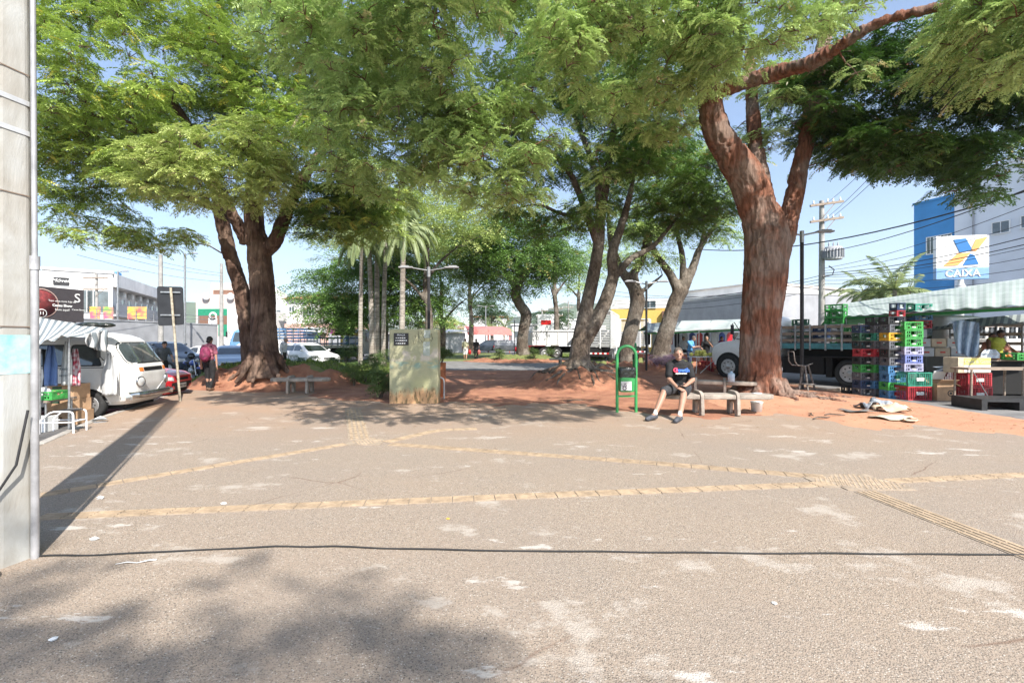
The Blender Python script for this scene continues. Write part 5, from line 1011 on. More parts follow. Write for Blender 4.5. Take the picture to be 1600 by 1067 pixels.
for k, (ya, yb, Ya, Yb_) in enumerate([(395,236,Yp,11),(420,262,Yp,12),(424,300,Yp,13),(428,330,Yp,14),(431,345,Yp,14.5),(434,352,Yp,14),(444,395,Yp,15),(452,415,Yp,16),(439,372,Yp,14.5)]):
    wire(['highest','second highest','third highest','fourth highest','fifth highest','middle','third lowest','lowest','second lowest'][k]+' wire of the bundle leaving the transformer pole over the market', (X0,Yp-.2,PZ(ya,Yp)), P(1750,Yb_,yb), .35, .018 if k in (0,3,4) else .011)
wire('thick twisted cable crossing in front of the blue building', (X0-6,Yp+4,PZ(388,Yp+4)), P(1700,13,268), .9, .028)
for k, (ya, yb) in enumerate([(322,225),(345,240),(350,262)]): wire(['uppermost','middle','lowest'][k]+' thin wire running overhead from the pole top past the big tree', (X0,Yp-.2,PZ(ya,Yp)), P(1500,9,yb-120), .2, .010)
for k, (ya, yb) in enumerate([(430,470),(436,462),(440,474),(446,455),(452,480)]): wire(['lowest','second','highest','third','fourth'][k]+' dark wire running from the grey shed to the transformer pole', (X0,Yp-.2,PZ(ya,Yp)), P(960,42,yb), .6, .016)
for k, (ya, yb) in enumerate([(390,472),(402,476),(418,485)]): wire(['highest','middle','lowest'][k]+' thin wire over the parked cars beyond the road sign', P(120,27,ya-20), P(348,40,yb-45), .3, .012, grp='wires above the left street')
# ---- palms
def palm(name, label, px, Y, top, r, nf, fl, lm, base_z=0, droop=1.0, trunk=True, seed=0, lean=0, group=None):
    g = np.random.default_rng(seed); t = thing(name, label, 'palm tree', (PX(px,Y),Y,base_z), 0, group); h = PZ(top,Y)-base_z; b = MB()
    pts = [Vector((lean*(k/8)**2,0,h*k/8)) for k in range(9)]; b.tube(pts, [r*1.25]+[r*(1-.03*k) for k in range(8)], 14); b.build('trunk', B_palm, t); V = []; tn = []; c0 = pts[-1]
    st = MB()
    for f in range(nf):
        a = 2.4*f+g.uniform(-.2,.2); el = R(g.uniform(-5,78)); d = Vector((math.cos(a)*math.cos(el), math.sin(a)*math.cos(el), math.sin(el))); L_ = fl*g.uniform(.8,1.1); p = c0.copy(); ps = [p.copy()]; n = 16
        for k in range(n): d = (d+Vector((0,0,-.12*droop*(.5+k/n*1.3)))).normalized(); p = p+d*L_/n; ps.append(p.copy())
        st.tube(ps[::2]+[ps[-1]], [.03,.026,.022,.018,.014,.012,.009,.006,.004,.003][:len(ps[::2])+1], 4, cap=False); ti = g.random()
        for k in range(2*n):
            q = ps[k//2].lerp(ps[k//2+1], (k%2)/2) if k//2+1 <= n else ps[-1]; dd = (ps[min(k//2+1,n)]-ps[k//2]).normalized(); sd = dd.cross(Vector((0,0,1))); sd = sd.normalized() if sd.length > .05 else Vector((1,0,0)); ll = fl*.20*math.sin(math.pi*min(.97,(.12+.85*k/(2*n))))
            for s_ in (-1,1):
                e = (sd*s_*.62+dd*.75+Vector((0,0,g.uniform(-.30,.0)-.30*droop))).normalized(); w_ = dd*.06*fl/3; V += [q-w_*.4, q+e*ll*.5-w_+Vector((0,0,.02)), q+e*ll+Vector((0,0,-.18*ll*droop)), q+e*ll*.5+w_]; tn += [ti*.6+g.random()*.35]*4
    st.build('frond_stems', M_grass if False else flat('frond_stem',(.26,.3,.10),.7), t, recalc=False); V = np.array([tuple(v) for v in V]); np_mesh('fronds', V, np.arange(len(V)).reshape(-1,4), [lm], t, attr={'tint': np.array(tn)}); return t
L_palm = leaf_mat('palm_leaves', (.15,.21,.08), (.32,.38,.18), (.5,.42,.2), .3)
for k, (px, Y, top, r, lb) in enumerate([(563,27,372,.13,'palm with slender grey trunk, nearest the left tree'),(581,28,350,.16,'palm in the trunk cluster, leaning towards its neighbour'),(589,28.6,340,.17,'thick-trunked palm in the middle of the palm cluster'),(599,28,352,.15,'palm in the cluster farthest from the left tree'),(628,25.5,362,.17,'single tall palm standing close behind the monolith')]):
    palm('queen_palm', lb, px, Y, top, r, 26, 2.7, L_palm, 0, 1.7, seed=60+k, lean=[.1,-.25,.0,.2,.1][k])
for k, (px, Y, top, fl) in enumerate([(1398,23,452,2.6),(1352,25,462,2.2),(1376,24,458,2.0),(1420,25,455,2.0)]):
    palm('areca_palm', ['big palm arching over the market awning in front of the blue building','smaller palm over the awning nearest the utility pole','low palm tucked between two larger palms over the awning','palm overlapping the foot of the blue building'][k], px, Y, top, .12, 12, fl, L_palm, 0, .8, seed=80+k)
for k, px in enumerate((708,733)): palm('small_palm', ['low palm beside the kiosk roof','low palm behind the red kiosk awning'][k], px+55, 66, 512, .15, 14, 2.2, L_palm, 0, .8, seed=90+k)
# air between the viewer and the hills
hz = MB(); hz.bx(-3200,3200,-40,3300,-3,520); ho = hz.build('haze', mat('haze_air',(.7,.8,.9))); ho['kind'] = 'stuff'
mh = bpy.data.materials.new('haze_volume'); mh.use_nodes = True; nt_ = mh.node_tree; nt_.nodes.clear(); out = nt_.nodes.new('ShaderNodeOutputMaterial'); pv = nt_.nodes.new('ShaderNodeVolumePrincipled'); pv.inputs['Color'].default_value = (.9,.95,1,1); pv.inputs['Density'].default_value = .00018; pv.inputs['Anisotropy'].default_value = .2
nt_.links.new(pv.outputs[0], out.inputs['Volume']); ho.data.materials.clear(); ho.data.materials.append(mh)
# ================================================================ STREET FURNITURE AND MARKET
M_benchc = mat('worn_concrete', (.37,.32,.27), .9, var=.25, scale=5, bump=.8, bscale=35, detail=9)
M_binG = mat('bin_green', (.045,.30,.09), .45, var=.12, scale=4, coat=.2); M_bag = mat('bin_liner', (.03,.035,.03), .25, var=.5, scale=10, bump=.8, bscale=14); M_cloth_w = mat('white_cloth', (.56,.57,.57), .8, var=.06, bump=.4, bscale=12)
M_card = mat('cardboard', (.46,.29,.17), .85, var=.15, scale=4); M_card2 = mat('pale_cardboard', (.58,.47,.34), .85, var=.15, scale=5)
M_rust0 = mat('rusty_wire', (.22,.16,.12), .8)
# --- concrete utility pole in the foreground
t = thing('utility_pole', 'weathered concrete utility pole in the foreground with steel bands and a torn poster', 'utility pole', (-3.778,3.32,0))
M_polec = bark_mat('stained_concrete', (.44,.45,.44), (.40,.385,.35), sc=3, bump=.25, st=(1,1,.35))
for e_ in M_polec.node_tree.nodes:
    if e_.type == 'VALTORGB' and e_.color_ramp.elements[0].color[0] < .3 and len(e_.color_ramp.elements) >= 2 and e_.color_ramp.elements[0].color[0] > .01:
        c = e_.color_ramp.elements[-1].color; e_.color_ramp.elements[0].color = (c[0]*.68,c[1]*.66,c[2]*.62,1)
b = MB(); prof = [(.240-.0075*z, z) for z in np.linspace(-.05,10.5,22)]
q = MB(); q.M = Matrix.Rotation(R(10),4,'Z'); q.lathe(prof, n=8, smooth=False); o = q.build('pole', M_polec, t, bevel=.02)
for z in (3.34,3.12): q = MB(); q.M = Matrix.Rotation(R(10),4,'Z'); r_ = .242-.0075*z; q.lathe([(r_,-.018),(r_+.004,-.018),(r_+.004,.018),(r_,.018)], (0,0,z), n=8, smooth=False); q.build('steel_band', mat('band_steel',(.55,.56,.57),.35,metal=.2,var=.1), t)
for z in (2.66,1.70,3.55): q = MB(); q.M = Matrix.Rotation(R(10),4,'Z'); r_ = .243-.0075*z; q.lathe([(r_,-.0035),(r_+.003,-.0035),(r_+.003,.0035),(r_,.0035)], (0,0,z), n=8, smooth=False); q.build('wire_tie', M_rust0, t)
q = MB(); q.tube([(.267,.03,0),(.265,.03,2.2)], .024, 12); q.tube([(.265,.03,2.15),(.238,.03,6),(.25,.03,9)], .017, 12); q.lathe([(.03,0),(.03,.10)], (.265,.03,2.12), n=12); q.build('conduit', mat('conduit_grey',(.40,.40,.41),.4,metal=.3,var=.15), t)
q = MB(); q.tube([(.30,-.05,1.1),(.27,-.10,.72),(.20,-.20,.48),(.05,-.285,.30),(-.12,-.29,.2)], .008, 6); q.build('loose_cable', M_black, t)
q = MB(); q.M = Matrix.Rotation(R(10),4,'Z'); r_ = .2315; n = 8; pts = []
for j in range(n): a = 2*math.pi*j/n; pts.append(Vector((r_*math.cos(a), r_*math.sin(a), 0)))
for j in (5,6,7,4): a, c = pts[j], pts[(j+1)%8]; q.add([a+Vector((0,0,1.36)),c+Vector((0,0,1.36)),c*.985/1.0*1.01+Vector((0,0,1.64)),a*.9955+Vector((0,0,1.64))], [(0,1,2,3)])
M_post = mat('torn_poster', (.62,.70,.70), .8, scale=4.5, col2=(.16,.45,.48), detail=7); q.build('poster', M_post, t, recalc=False)
q = MB(); q.M = Matrix.Rotation(R(10),4,'Z'); a, c = pts[6].lerp(pts[7],.02), pts[6].lerp(pts[7],.62); q.add([a*.985+Vector((0,0,2.32)),c*.985+Vector((0,0,2.32)),c*.975+Vector((0,0,2.62)),a*.975+Vector((0,0,2.62))], [(0,1,2,3)]); q.build('faded_sticker', mat('sticker_grey',(.42,.39,.36),.9,scale=12,col2=(.52,.50,.47)), t, recalc=False)
q = MB(); 
for k in range(7): q.box((.15+.1*math.sin(k),-.25-.03*k,.02),(.16,.10,.07),rz=k)
q.build('footing', M_benchc, t, bevel=.02)
# --- ground cable, litter
pts = [G(58,870), G(160,868), G(300,861), G(430,855), G(520,855), G(650,859), G(800,862), G(950,863), G(1100,865), G(1300,866), G(1450,867), G(1600,868), G(1750,869)]
sm = []
for i in range(len(pts)-1):
    for k in range(5): p = pts[i].lerp(pts[i+1],k/5); p.z = .009+.002*math.sin(i*5+k); p.y += .004*math.sin((i*5+k)*1.3); sm.append(p)
b = MB(); b.tube(sm, .0065, 6); tag(b.build('cable', M_rub), 'long black cable lying across the paving from the concrete pole', 'cable')
def scrap(px, py, s, label, m=M_wtext, seed=0, nm='paper_scrap', cat='litter'):
    g = random.Random(seed); b = MB(); n = 7; c = G(px,py); vs = [(0,0,.03*s/.05)]+[(s*math.cos(a)*g.uniform(.5,1), s*math.sin(a)*g.uniform(.4,.8), g.uniform(.004,.02)*s/.05) for a in np.linspace(0,6.28,n+1)[:-1]]
    b.add(vs, [(0,1+k,1+(k+1)%n) for k in range(n)]); b.add([(v[0]*.9,v[1]*.9,.003) for v in vs], [(0,1+(k+1)%n,1+k) for k in range(n)]); return tag(b.build(nm, m, None, c), label, cat)
scrap(157,779,.055,'crumpled white scrap lying in the pole shadow',seed=1); scrap(349,787,.035,'tiny white scrap just above the near tactile strip',seed=2); scrap(148,843,.045,'white scrap beside the pole shadow near the cable',seed=3); scrap(1210,943,.025,'small white scrap on the front paving',seed=4); scrap(82,1000,.03,'small white scrap in the front shade',seed=5)
c = G(210,880); b = MB(); b.tube([(-.12,-.02,.006),(-.05,.0,.012),(.02,-.005,.008),(.08,.02,.014),(.12,.05,.006)], [.003,.006,.004,.008,.01], 5, flat=.4); tag(b.build('paper_strip', M_wtext, None, c), 'thin twisted strip of white paper below the cable', 'litter')
scrap(157,659,.2,'white plastic bag on the kerb beside the van wheel',M_cloth_w,seed=7,nm='plastic_bag',cat='bag'); scrap(700,811,.03,'yellow dry leaf on the paving',mat('yellow_leaf',(.5,.36,.08),.8),seed=8,nm='dry_leaf',cat='leaf')
# --- benches: three slabs on two arched concrete plates
def bench(label, loc, rz, L_=2.35, h=.45, dp=.46):
    t = thing('park_bench', label, 'bench', loc, rz)
    def slab(x0, x1, taper):
        b = MB(); o = [(x0,-dp/2),(x1,-dp/2),(x1,dp/2),(x0,dp/2)]
        if taper > 0: o = [(x0,-dp/2),(x1-.16,-dp/2),(x1,-.08),(x1,.08),(x1-.16,dp/2),(x0,dp/2)]
        if taper < 0: o = [(x0+.16,-dp/2),(x1,-dp/2),(x1,dp/2),(x0+.16,dp/2),(x0,.08),(x0,-.08)]
        b.prism(o, (0,0,h-.10), (1,0,0), (0,1,0), (0,0,.10)); return b.build('seat_slab', M_benchc, t, bevel=.022)
    s = L_/2.35
    slab(-1.17*s,-.435*s,-1); slab(-.355*s,.315*s,0); slab(.395*s,1.17*s,1)
    for x in (-.395*s,.355*s):
        b = MB(); d = dp/2+.015; o = rpoly([(-d-.03,0),(-d+.13,0),(-d+.17,h-.16),(d-.17,h-.16),(d-.13,0),(d+.03,0),(d+.01,h-.02),(d-.05,h+.07),(-d+.12,h+.07),(-d,h-.0)], .05, 3); b.prism(o, (x-.036,0,0), (0,1,0), (0,0,1), (.072,0,0)); b.build('leg_plate', M_benchc, t, bevel=.012)
    return t
bench('weathered concrete bench carrying the seated man beside the big tree', (PX(1120,9.85)+.0,9.85,0), R(-2))
bench('weathered concrete bench behind the seated man, partly hidden by the big trunk', (PX(1118,12.6),12.9,.02), R(-24))
bench('low concrete bench in front of the earthen bank by the left tree', (PX(470,13.9),13.9,.0), R(4), 1.75, .46, .5)
bench('concrete bench beyond the root mound near the bent tree', (PX(884,27),27,0), R(10), 2.0, .55)
# --- litter bins
def bin_(label, loc, rz):
    t = thing('litter_bin', label, 'litter bin', loc, rz); b = MB(); hw = .215; pts = [(-hw,0,0),(-hw,0,1.24)]+[(-hw*math.cos(a),0,1.24+hw*1.1*math.sin(a)) for a in np.linspace(.2,math.pi-.2,11)]+[(hw,0,1.24),(hw,0,0)]; b.tube(pts, .034, 12); b.build('hoop', M_binG, t)
    b = MB(); o = rrect(-.175,.175,0,.24,.05,n=3); k = len(o); 
    rings = []
    for z, s in ((.46,.86),(.50,.92),(.98,1.0)): rings.append([((x)*s, (y-.12)*s, z) for x,y in o])
    b.add([p for r_ in rings for p in r_], [(i*k+j,i*k+(j+1)%k,(i+1)*k+(j+1)%k,(i+1)*k+j) for i in range(2) for j in range(k)], 0, True); b.add(rings[0], [tuple(range(k-1,-1,-1))]); b.build('bucket', M_binG, t)
    b = MB(); rings = [[(x*s*(1+.03*math.sin(i*5+z*40)), (y-.12)*s*(1+.04*math.cos(i*3)), z+.012*math.sin(i*2.3)) for i,(x,y) in enumerate(o)] for z, s in ((.78,1.035),(.84,1.06),(.93,1.05),(.995,1.07),(1.0,1.0),(.9,.9),(.8,.7))]
    b.add([p for r_ in rings for p in r_], [(i*k+j,i*k+(j+1)%k,(i+1)*k+(j+1)%k,(i+1)*k+j) for i in range(6) for j in range(k)], 0, True); b.add(rings[-1], [tuple(range(k))]); b.build('liner', M_bag, t, recalc=False)
    b = MB(); b.bx(-.17,.07,-.135,-.128,.50,.70); q = b.build('notice', M_plate, t); text(q, 'US', (-.10,-.138,.62), .11, mat('notice_ink',(.12,.06,.10),.7), name='mark'); b = MB(); b.lathe([(.03,0),(.045,0),(.045,.004),(.03,.004)], (-.09,-.137,.55), (0,-1,0), 14); b.build('mark', MATS['notice_ink'], q)
    b = MB(); b.box((0,0,.36),(.42,.03,.04)); b.tube([(-.2,0,.72),(-.16,-.03,.72)],.012,6); b.tube([(.2,0,.72),(.16,-.03,.72)],.012,6); b.build('cross_bar', M_binG, t); return t
bin_('green hoop litter bin with a black liner beside the seated man', (PX(979,10.16),10.16,0), R(4)); bin_('second green hoop litter bin half hidden behind the near one', (PX(993,20),20,.0), R(70))
# --- monolith
Ym = 11.75; x0, x1 = PX(608,Ym-.2), PX(684.5,Ym-.2); zt = PZ(514,Ym-.2)
def mono_mat():
    m = mat('painted_mossy_plaster', (.45,.42,.26), .9, scale=3.0, col2=(.31,.32,.20), bump=.5, bscale=25, detail=10); t = m.node_tree; N = t.nodes.new; L = t.links.new; b = t.nodes['Principled BSDF']; base = b.inputs['Base Color'].links[0].from_socket
    tc = N('ShaderNodeTexCoord'); sx = N('ShaderNodeSeparateXYZ'); L(tc.outputs['Object'], sx.inputs[0])
    def nz(sc, loc=(0,0,0), st=(1,1,1), d=6):
        mp = N('ShaderNodeMapping'); mp.inputs['Location'].default_value = loc; mp.inputs['Scale'].default_value = st; L(tc.outputs['Object'], mp.inputs[0]); n = N('ShaderNodeTexNoise'); n.inputs['Scale'].default_value = sc; n.inputs['Detail'].default_value = d; L(mp.outputs[0], n.inputs[0]); return n.outputs['Fac']
    def rmp(f, a, c, v0=0, v1=1): r = N('ShaderNodeMapRange'); r.inputs[1].default_value = a; r.inputs[2].default_value = c; r.inputs[3].default_value = v0; r.inputs[4].default_value = v1; L(f, r.inputs[0]); return r.outputs[0]
    def mul(a, c, op='MULTIPLY'): x = N('ShaderNodeMath'); x.operation = op; L(a, x.inputs[0]); L(c, x.inputs[1]) if hasattr(c,'links') else setattr(x.inputs[1],'default_value',c); return x.outputs[0]
    def mix(f, a, c): x = N('ShaderNodeMix'); x.data_type='RGBA'; L(f, x.inputs[0]); L(a, x.inputs[6]); x.inputs[7].default_value = (*c,1); return x.outputs[2]
    z = sx.outputs[2]; c = base
    c = mix(mul(rmp(z,.95,.55), rmp(nz(2,(3,0,0)),.40,.62,0,.8)), c, (.46,.45,.24))          # yellow lower half
    c = mix(mul(mul(rmp(z,.85,.93), rmp(z,1.12,1.02)), rmp(nz(5,(1,0,0),(1,1,2)),.47,.60,0,.55)), c, (.16,.33,.31))   # turquoise lettering remains
    c = mix(mul(mul(rmp(z,1.05,1.12), rmp(z,1.45,1.3)), rmp(nz(3,(7,0,2)),.50,.60,0,.7)), c, (.60,.52,.45))
    zz_ = mul(z, mul(nz(6,(0,0,0),(1,1,.25)), .55), 'SUBTRACT')
    c = mix(rmp(zz_,.10,-.06), c, (.55,.33,.17)); c = mix(mul(rmp(mul(zz_,0,'ADD'),.12,.02), rmp(nz(14,(0,0,0),(1,1,.3)),.52,.6,0,.8)), c, (.14,.11,.05))
    L(c, b.inputs['Base Color']); return m
t = thing('monolith', 'stained green concrete monolith with a black plaque and graffiti', 'monument', ((x0+x1)/2,Ym,0), 0); hw = (x1-x0)/2
b = MB(); b.bx(-hw,hw,-.19,.19,-.05,zt); b.build('block', mono_mat(), t, bevel=.025)
px_ = lambda p: (p-646)*(Ym-.2)/F
pz_ = lambda q: PZ(q,Ym-.2)
b = MB(); b.bx(px_(615),px_(638),-.203,-.193,pz_(539.5),pz_(520.5)); q = b.build('plaque', mat('plaque_black',(.02,.018,.02),.35,var=.1), t)
text(q, 'PRAÇA', (px_(626.5),-.206,pz_(523.5)), .065, M_wtext); 
for yy, w_ in ((528,.15),(532,.16),(536.5,.15)): b = MB(); [b.box((px_(626.5)-w_+.03+k*.052,-.204,pz_(yy)),(.042 if k%3 else .03,.003,.022)) for k in range(int(w_*2/.052))]; b.build('plaque_line', M_wtext, q)
b = MB()
gl_ = [[(648,524),(650,530),(649,537),(646,537),(645,532)],[(653,517),(654,535)],[(659,518),(654,527),(660,535)],[(663,520),(660,524),(663,529),(662,534),(659,535)],[(670,520),(671,528),(674,521),(675,530)],[(676,527),(674,533),(671,530)]]
for s_ in gl_: b.tube([(px_(a),-.193,pz_(c)) for a,c in s_], .008, 5, flat=.4)
b.build('graffiti', M_ink, t)
b = MB(); b.bx(px_(662),px_(672),-.196,-.192,pz_(528),pz_(516)); b.bx(px_(661),px_(671.5),-.1962,-.192,pz_(556),pz_(534)); b.build('torn_paper', mat('torn_paper',(.45,.47,.45),.9,scale=14,col2=(.33,.38,.28)), t)
# pipe stand and potted bush behind it
t = thing('pipe_hoop', 'bent grey pipe sticking out behind the monolith', 'pipe', (PX(684,12.3),12.3,0)); b = MB(); b.tube([(-.1,0,.60),(.08,0,.60),(.15,0,.56),(.17,0,.48),(.17,0,0)], .022, 10); b.build('pipe', M_plg, t)
L_bush = leaf_mat('bush_leaves', (.04,.08,.02), (.13,.2,.06), (.3,.3,.1), .2)
def shrub(label, px, Y, r, h, lm=L_bush, z0=0, n=16, fs=.13, nm='shrub', per=55, seed=0, group=None, cat='shrub', stems=True):
    t = thing(nm, label, cat, (PX(px,Y),Y,z0), 0, group); cs = blob_centers([(0,0,h*.6,r*.8,r*.8,h*.4,n,.3)], 100+seed, r*.38); b = MB(); g = random.Random(seed)
    for c in cs[::2]: b.tube([(g.uniform(-.03,.03),g.uniform(-.03,.03),-.05),(c[0]*.5,c[1]*.5,c[2]*.55),(c[0],c[1],c[2])], [.016,.011,.005], 5)
    b.build('stems', B_grey, t); crown_mesh('foliage', cs, lm, t, per, fs, 3, r*.38, .8, seed=seed, droop=.25, lw=.6); return t
t = thing('planter_pot', 'rusty tall pot behind the monolith', 'planter', (PX(688,12.8),12.8,0)); b = MB(); b.lathe([(.001,0),(.12,0),(.15,.55),(.16,.98),(.14,.98),(.13,.9),(.001,.88)], n=16); b.build('pot', mat('rust_clay',(.34,.12,.05),.8,var=.25), t)
shrub('leafy bush growing from the rusty pot behind the monolith', 689, 12.8, .26, .55, z0=.9, n=9, seed=3); shrub('dark round bush on the near side of the monolith base', 594, 12.5, .38, .85, n=20, seed=4)
for k, (px, Y, r, h, lb) in enumerate([(553,15.5,.40,.8,'dark bush on the dirt beside the low bench, nearest the viewer'),(571,16.2,.42,.85,'rounded bush behind the nearest dirt bush'),(541,17.5,.45,.9,'bush between the round tree and the low bench'),(585,17.8,.33,.7,'small dark bush closest to the palm trunks'),(522,20.5,.35,1.0,'leggy young shrub beyond the low bench'),(491,21,.34,.95,'leggy shrub in front of the flatbed with the striped bumper'),(464,20.5,.36,.95,'leggy shrub in front of the white hatchback'),(446,19.5,.34,.8,'leggy shrub beside the left tree trunk'),(604,26,.5,1.1,'light green bush at the foot of the palms'),(780,34,.5,.7,'spiky plant at the foot of the bent tree'),(835,34,.5,.7,'spiky plant on the far side of the bent trunk'),(862,36,.7,.8,'low green hedge bush behind the park bench')]):
    shrub(lb, px, Y, r, h, n=12, fs=.15, per=42, seed=10+k, group='shrubs on the central beds', z0=ground_z(PX(px,Y),Y))
L_purple = leaf_mat('purple_foliage', (.20,.12,.18), (.42,.30,.40), (.3,.3,.15), .2); shrub('low purple-leaved plants at the foot of the leaning grey tree', 1040, 21.5, 1.0, .45, L_purple, .35, 20, .16, 'flower_bed', 45, 33, cat='flower bed')
# --- road sign seen from behind
t = thing('road_sign', 'road sign seen from its dark back on a leaning pale post', 'road sign', (PX(281.5,12),12,0), R(12)); b = MB(); b.tube([(0,0,0),(-.22,0,PZ(450,12))], .03, 10); b.build('post', mat('sign_post',(.42,.37,.28),.7,var=.3,scale=12), t)
b = MB(); w_ = .30; b.prism(rpoly([(-w_-.03-.2,1.98),(w_-.24,2.02),(w_-.26,3.02),(-w_-.06-.2,3.02)], .06, 3), (0,.04,0), (1,0,0), (0,0,1), (0,.03,0)); b.build('panel', mat('sign_back',(.03,.032,.036),.45,scale=2.2,col2=(.012,.012,.014)), t); [MB().bx(-w_-.16,w_-.3,.0,.038,z,z+.035).build('bracket', M_steel, t) for z in (2.25,2.85)]
t = thing('traffic_light', 'black traffic light with a yellow bar in front of the shop fronts', 'traffic light', (PX(543,36),36,0)); b = MB(); b.tube([(0,0,0),(0,0,PZ(518,36))], .12, 8); b.build('pole', mat('dull_blue',(.12,.2,.28),.6), t); b = MB(); b.box((-.2,0,PZ(513,36)),(1.5,.3,1.1)); b.build('signal_box', M_black, t); b = MB(); b.box((0,-.1,PZ(522,36)),(2.4,.1,.22)); b.build('yellow_bar', M_yel, t)
for k, (px, lb) in enumerate(((535,'yellow post beside the traffic light'),(561,'yellow post among the palm trunks'))): t = thing('bus_stop_post', lb, 'post', (PX(px,38),38,0)); b = MB(); b.box((0,0,1.8),(.25,.25,3.6)); b.lathe([(.3,0),(.3,.05)], n=8); b.build('post', M_yel, t)
t = thing('street_sign', 'small white and red sign on a pole beyond the bent tree', 'sign', (PX(853,50),50,0)); b = MB(); b.tube([(0,0,0),(0,0,4.6)], .06, 8); b.build('pole', M_steel, t); b = MB(); b.box((0,-.1,PZ(506,50)),(1.9,.06,2.1)); b.build('panel', M_white, t, bevel=.05); b = MB(); b.box((0,-.14,PZ(504,50)),(1.1,.03,.5)); b.build('marking', M_redlens, t)
# --- rusty chair frame tied to the lamp post
t = thing('chair_frame', 'bent metal chair frame leaning on the lamp post by the truck', 'chair frame', (PX(1262,14.3),14.3,0), R(15)); M_rust = mat('rusty_metal', (.25,.23,.21), .7, metal=.3, var=.35, scale=15)
b = MB(); cq = lambda r,z,n=18: [(r*math.cos(a),r*.8*math.sin(a),z) for a in np.linspace(0,6.283,n)]; b.tube(cq(.24,.24), .018, 6, cap=False); b.build('foot_ring', M_rust, t); b = MB(); b.tube([(-.55,0,1.25),(-.50,0,.95),(-.38,0,.82),(-.1,0,.80),(.2,0,.88)], .018, 6); b.tube([(-.45,.3,1.25),(-.42,.3,.95),(-.3,.3,.82),(.1,.3,.80)], .018, 6); b.tube([(-.55,0,1.25),(-.45,.3,1.25)],.016,6); b.build('back_frame', M_rust, t)
for p in [((.02,0,.82),(.25,-.05,.0)),((-.05,.1,.82),(-.25,.1,0)),((0,.2,.82),(.05,.3,0)),((-.1,0,.80),(-.15,-.15,0))]: b = MB(); b.tube(p, .028, 6); b.build('leg', M_rust, t)
# ---------------------------------------------------------------- crates
CC = dict(green=(.05,.38,.07), dark_green=(.015,.10,.05), teal=(.03,.30,.20), red=(.50,.03,.045), blue=(.06,.22,.45), dark_blue=(.02,.05,.13), grey=(.13,.14,.16), black=(.018,.02,.022), yellow=(.72,.42,.02), lavender=(.42,.42,.60), periwinkle=(.17,.22,.52), pale_grey=(.42,.43,.44))
CM = {k: mat('crate_'+k, tuple(x*.88+.012 for x in v), .55, var=.28, scale=9) for k, v in CC.items()}; M_lab = mat('crate_label', (.62,.62,.60), .7, var=.3, scale=20)
CMesh = {}
def crate_mesh(col, w_, d, h, big):
    key = (col,w_,d,h,big)
    if key in CMesh: return CMesh[key]
    b = MB(); th = .012; z0, z1 = .004, h-.004; b.bx(-w_/2+th,w_/2-th,-d/2+th,d/2-th,z0,z0+.01)
    for sg in (-1,1):
        for ax in (0,1):
            L_ = w_ if ax == 0 else d; off = (d if ax == 0 else w_)/2-th/2
            def bar(a0, a1, c0, c1, th_=th, o_=0):
                a, l = (a0+a1)/2, a1-a0; z, hh = (c0+c1)/2, c1-c0
                if ax == 0: b.box((a, sg*(off+o_), z), (l, th_, hh))
                else: b.box((sg*(off+o_), a, z), (th_, l-.001, hh))
            e = L_/2-(0 if ax == 0 else th+.001)
            bar(-e,e,z0,z0+.028); bar(-e,e,z1-.03,z1,th*1.5,.002)
            if big:
                nr = 4 if h < .35 else 6; nc = int(L_/.06)
                for k in range(1,nr): z = z0+.02+(z1-z0-.05)*k/nr; bar(-e,e,z,z+.008,th*.7)
                for k in range(nc+1): a = -e+.008+(2*e-.016)*k/nc; bar(a-.006,a+.006,z0+.028,z1-.03,th*.8)
                bar(-e,-e+.035,z0+.028,z1-.03); bar(e-.035,e,z0+.028,z1-.03)
            else:
                bar(-e,-e+.05,z0+.028,z1-.03); bar(e-.05,e,z0+.028,z1-.03); zm = z0+(z1-z0)*.5
                bar(-e+.05,-.10,zm-.012,zm+.012,th*.8); bar(.10,e-.05,zm-.012,zm+.012,th*.8)
                if L_ > .3:
                    for a in (-e+.09,e-.09): bar(a-.008,a+.008,z0+.028,z1-.03,th*.8)
                bar(-.11,-.095,z0+.028,z1-.03); bar(.095,.11,z0+.028,z1-.03); bar(-.095,.095,z0+.03,z0+.085,th*.9)
                if ax == 0: b.box((0, sg*(off+th*.6), z0+.07), (.10,.004,.035), 1)
    if big: b.box((0,-d/2-.003,h*.5),(.2,.006,.09),1)
    o = b.build('crate', [CM[col], M_lab], recalc=False); me = o.data; bpy.data.objects.remove(o); CMesh[key] = me; return me
def crate(col, loc, rz, label, w_=.47, d=.33, h=.226, big=False, group='plastic market crates'):
    o = bpy.data.objects.new('plastic_crate', crate_mesh(col,w_,d,h,big)); COL.objects.link(o); o.location = loc; o.rotation_euler = (0,0,rz); return tag(o, label, 'crate', group)
ORD = ['bottom','second up','third up','fourth up','fifth up','sixth up','seventh up','eighth up','ninth up','topmost']
g = random.Random(12)
def stack(px, Y, cols, where, z=0, rz=0, **kw):
    h = kw.get('h',.226)
    for k, c in enumerate(cols): crate(c, (PX(px,Y)+g.uniform(-.008,.008), Y+g.uniform(-.01,.01), z+k*(h+.001)), R(rz+g.uniform(-2.5,2.5)), f"{c.replace('_',' ')} crate, {(ORD[k] if k < len(cols)-1 else 'topmost') if len(cols) > 1 else ''} {where}".replace(',  ',' ').replace('crate crate','crate'), **kw)
stack(1350.5,13.25,['grey','dark_blue','grey','green','black','red','black','dark_green','dark_blue'],'in the stack nearest the truck wheel')
stack(1371.5,13.1,['grey','blue','grey','green','grey','red','grey','teal','grey','black'],'in the stack second from the truck wheel')
stack(1394.5,12.65,['blue','green','blue','blue','grey','black','grey','yellow','grey','black'],'in the stack with the single yellow crate')
stack(1427,12.35,['red','teal'],'under the lavender crates', w_=.66, d=.42, h=.375, big=True)
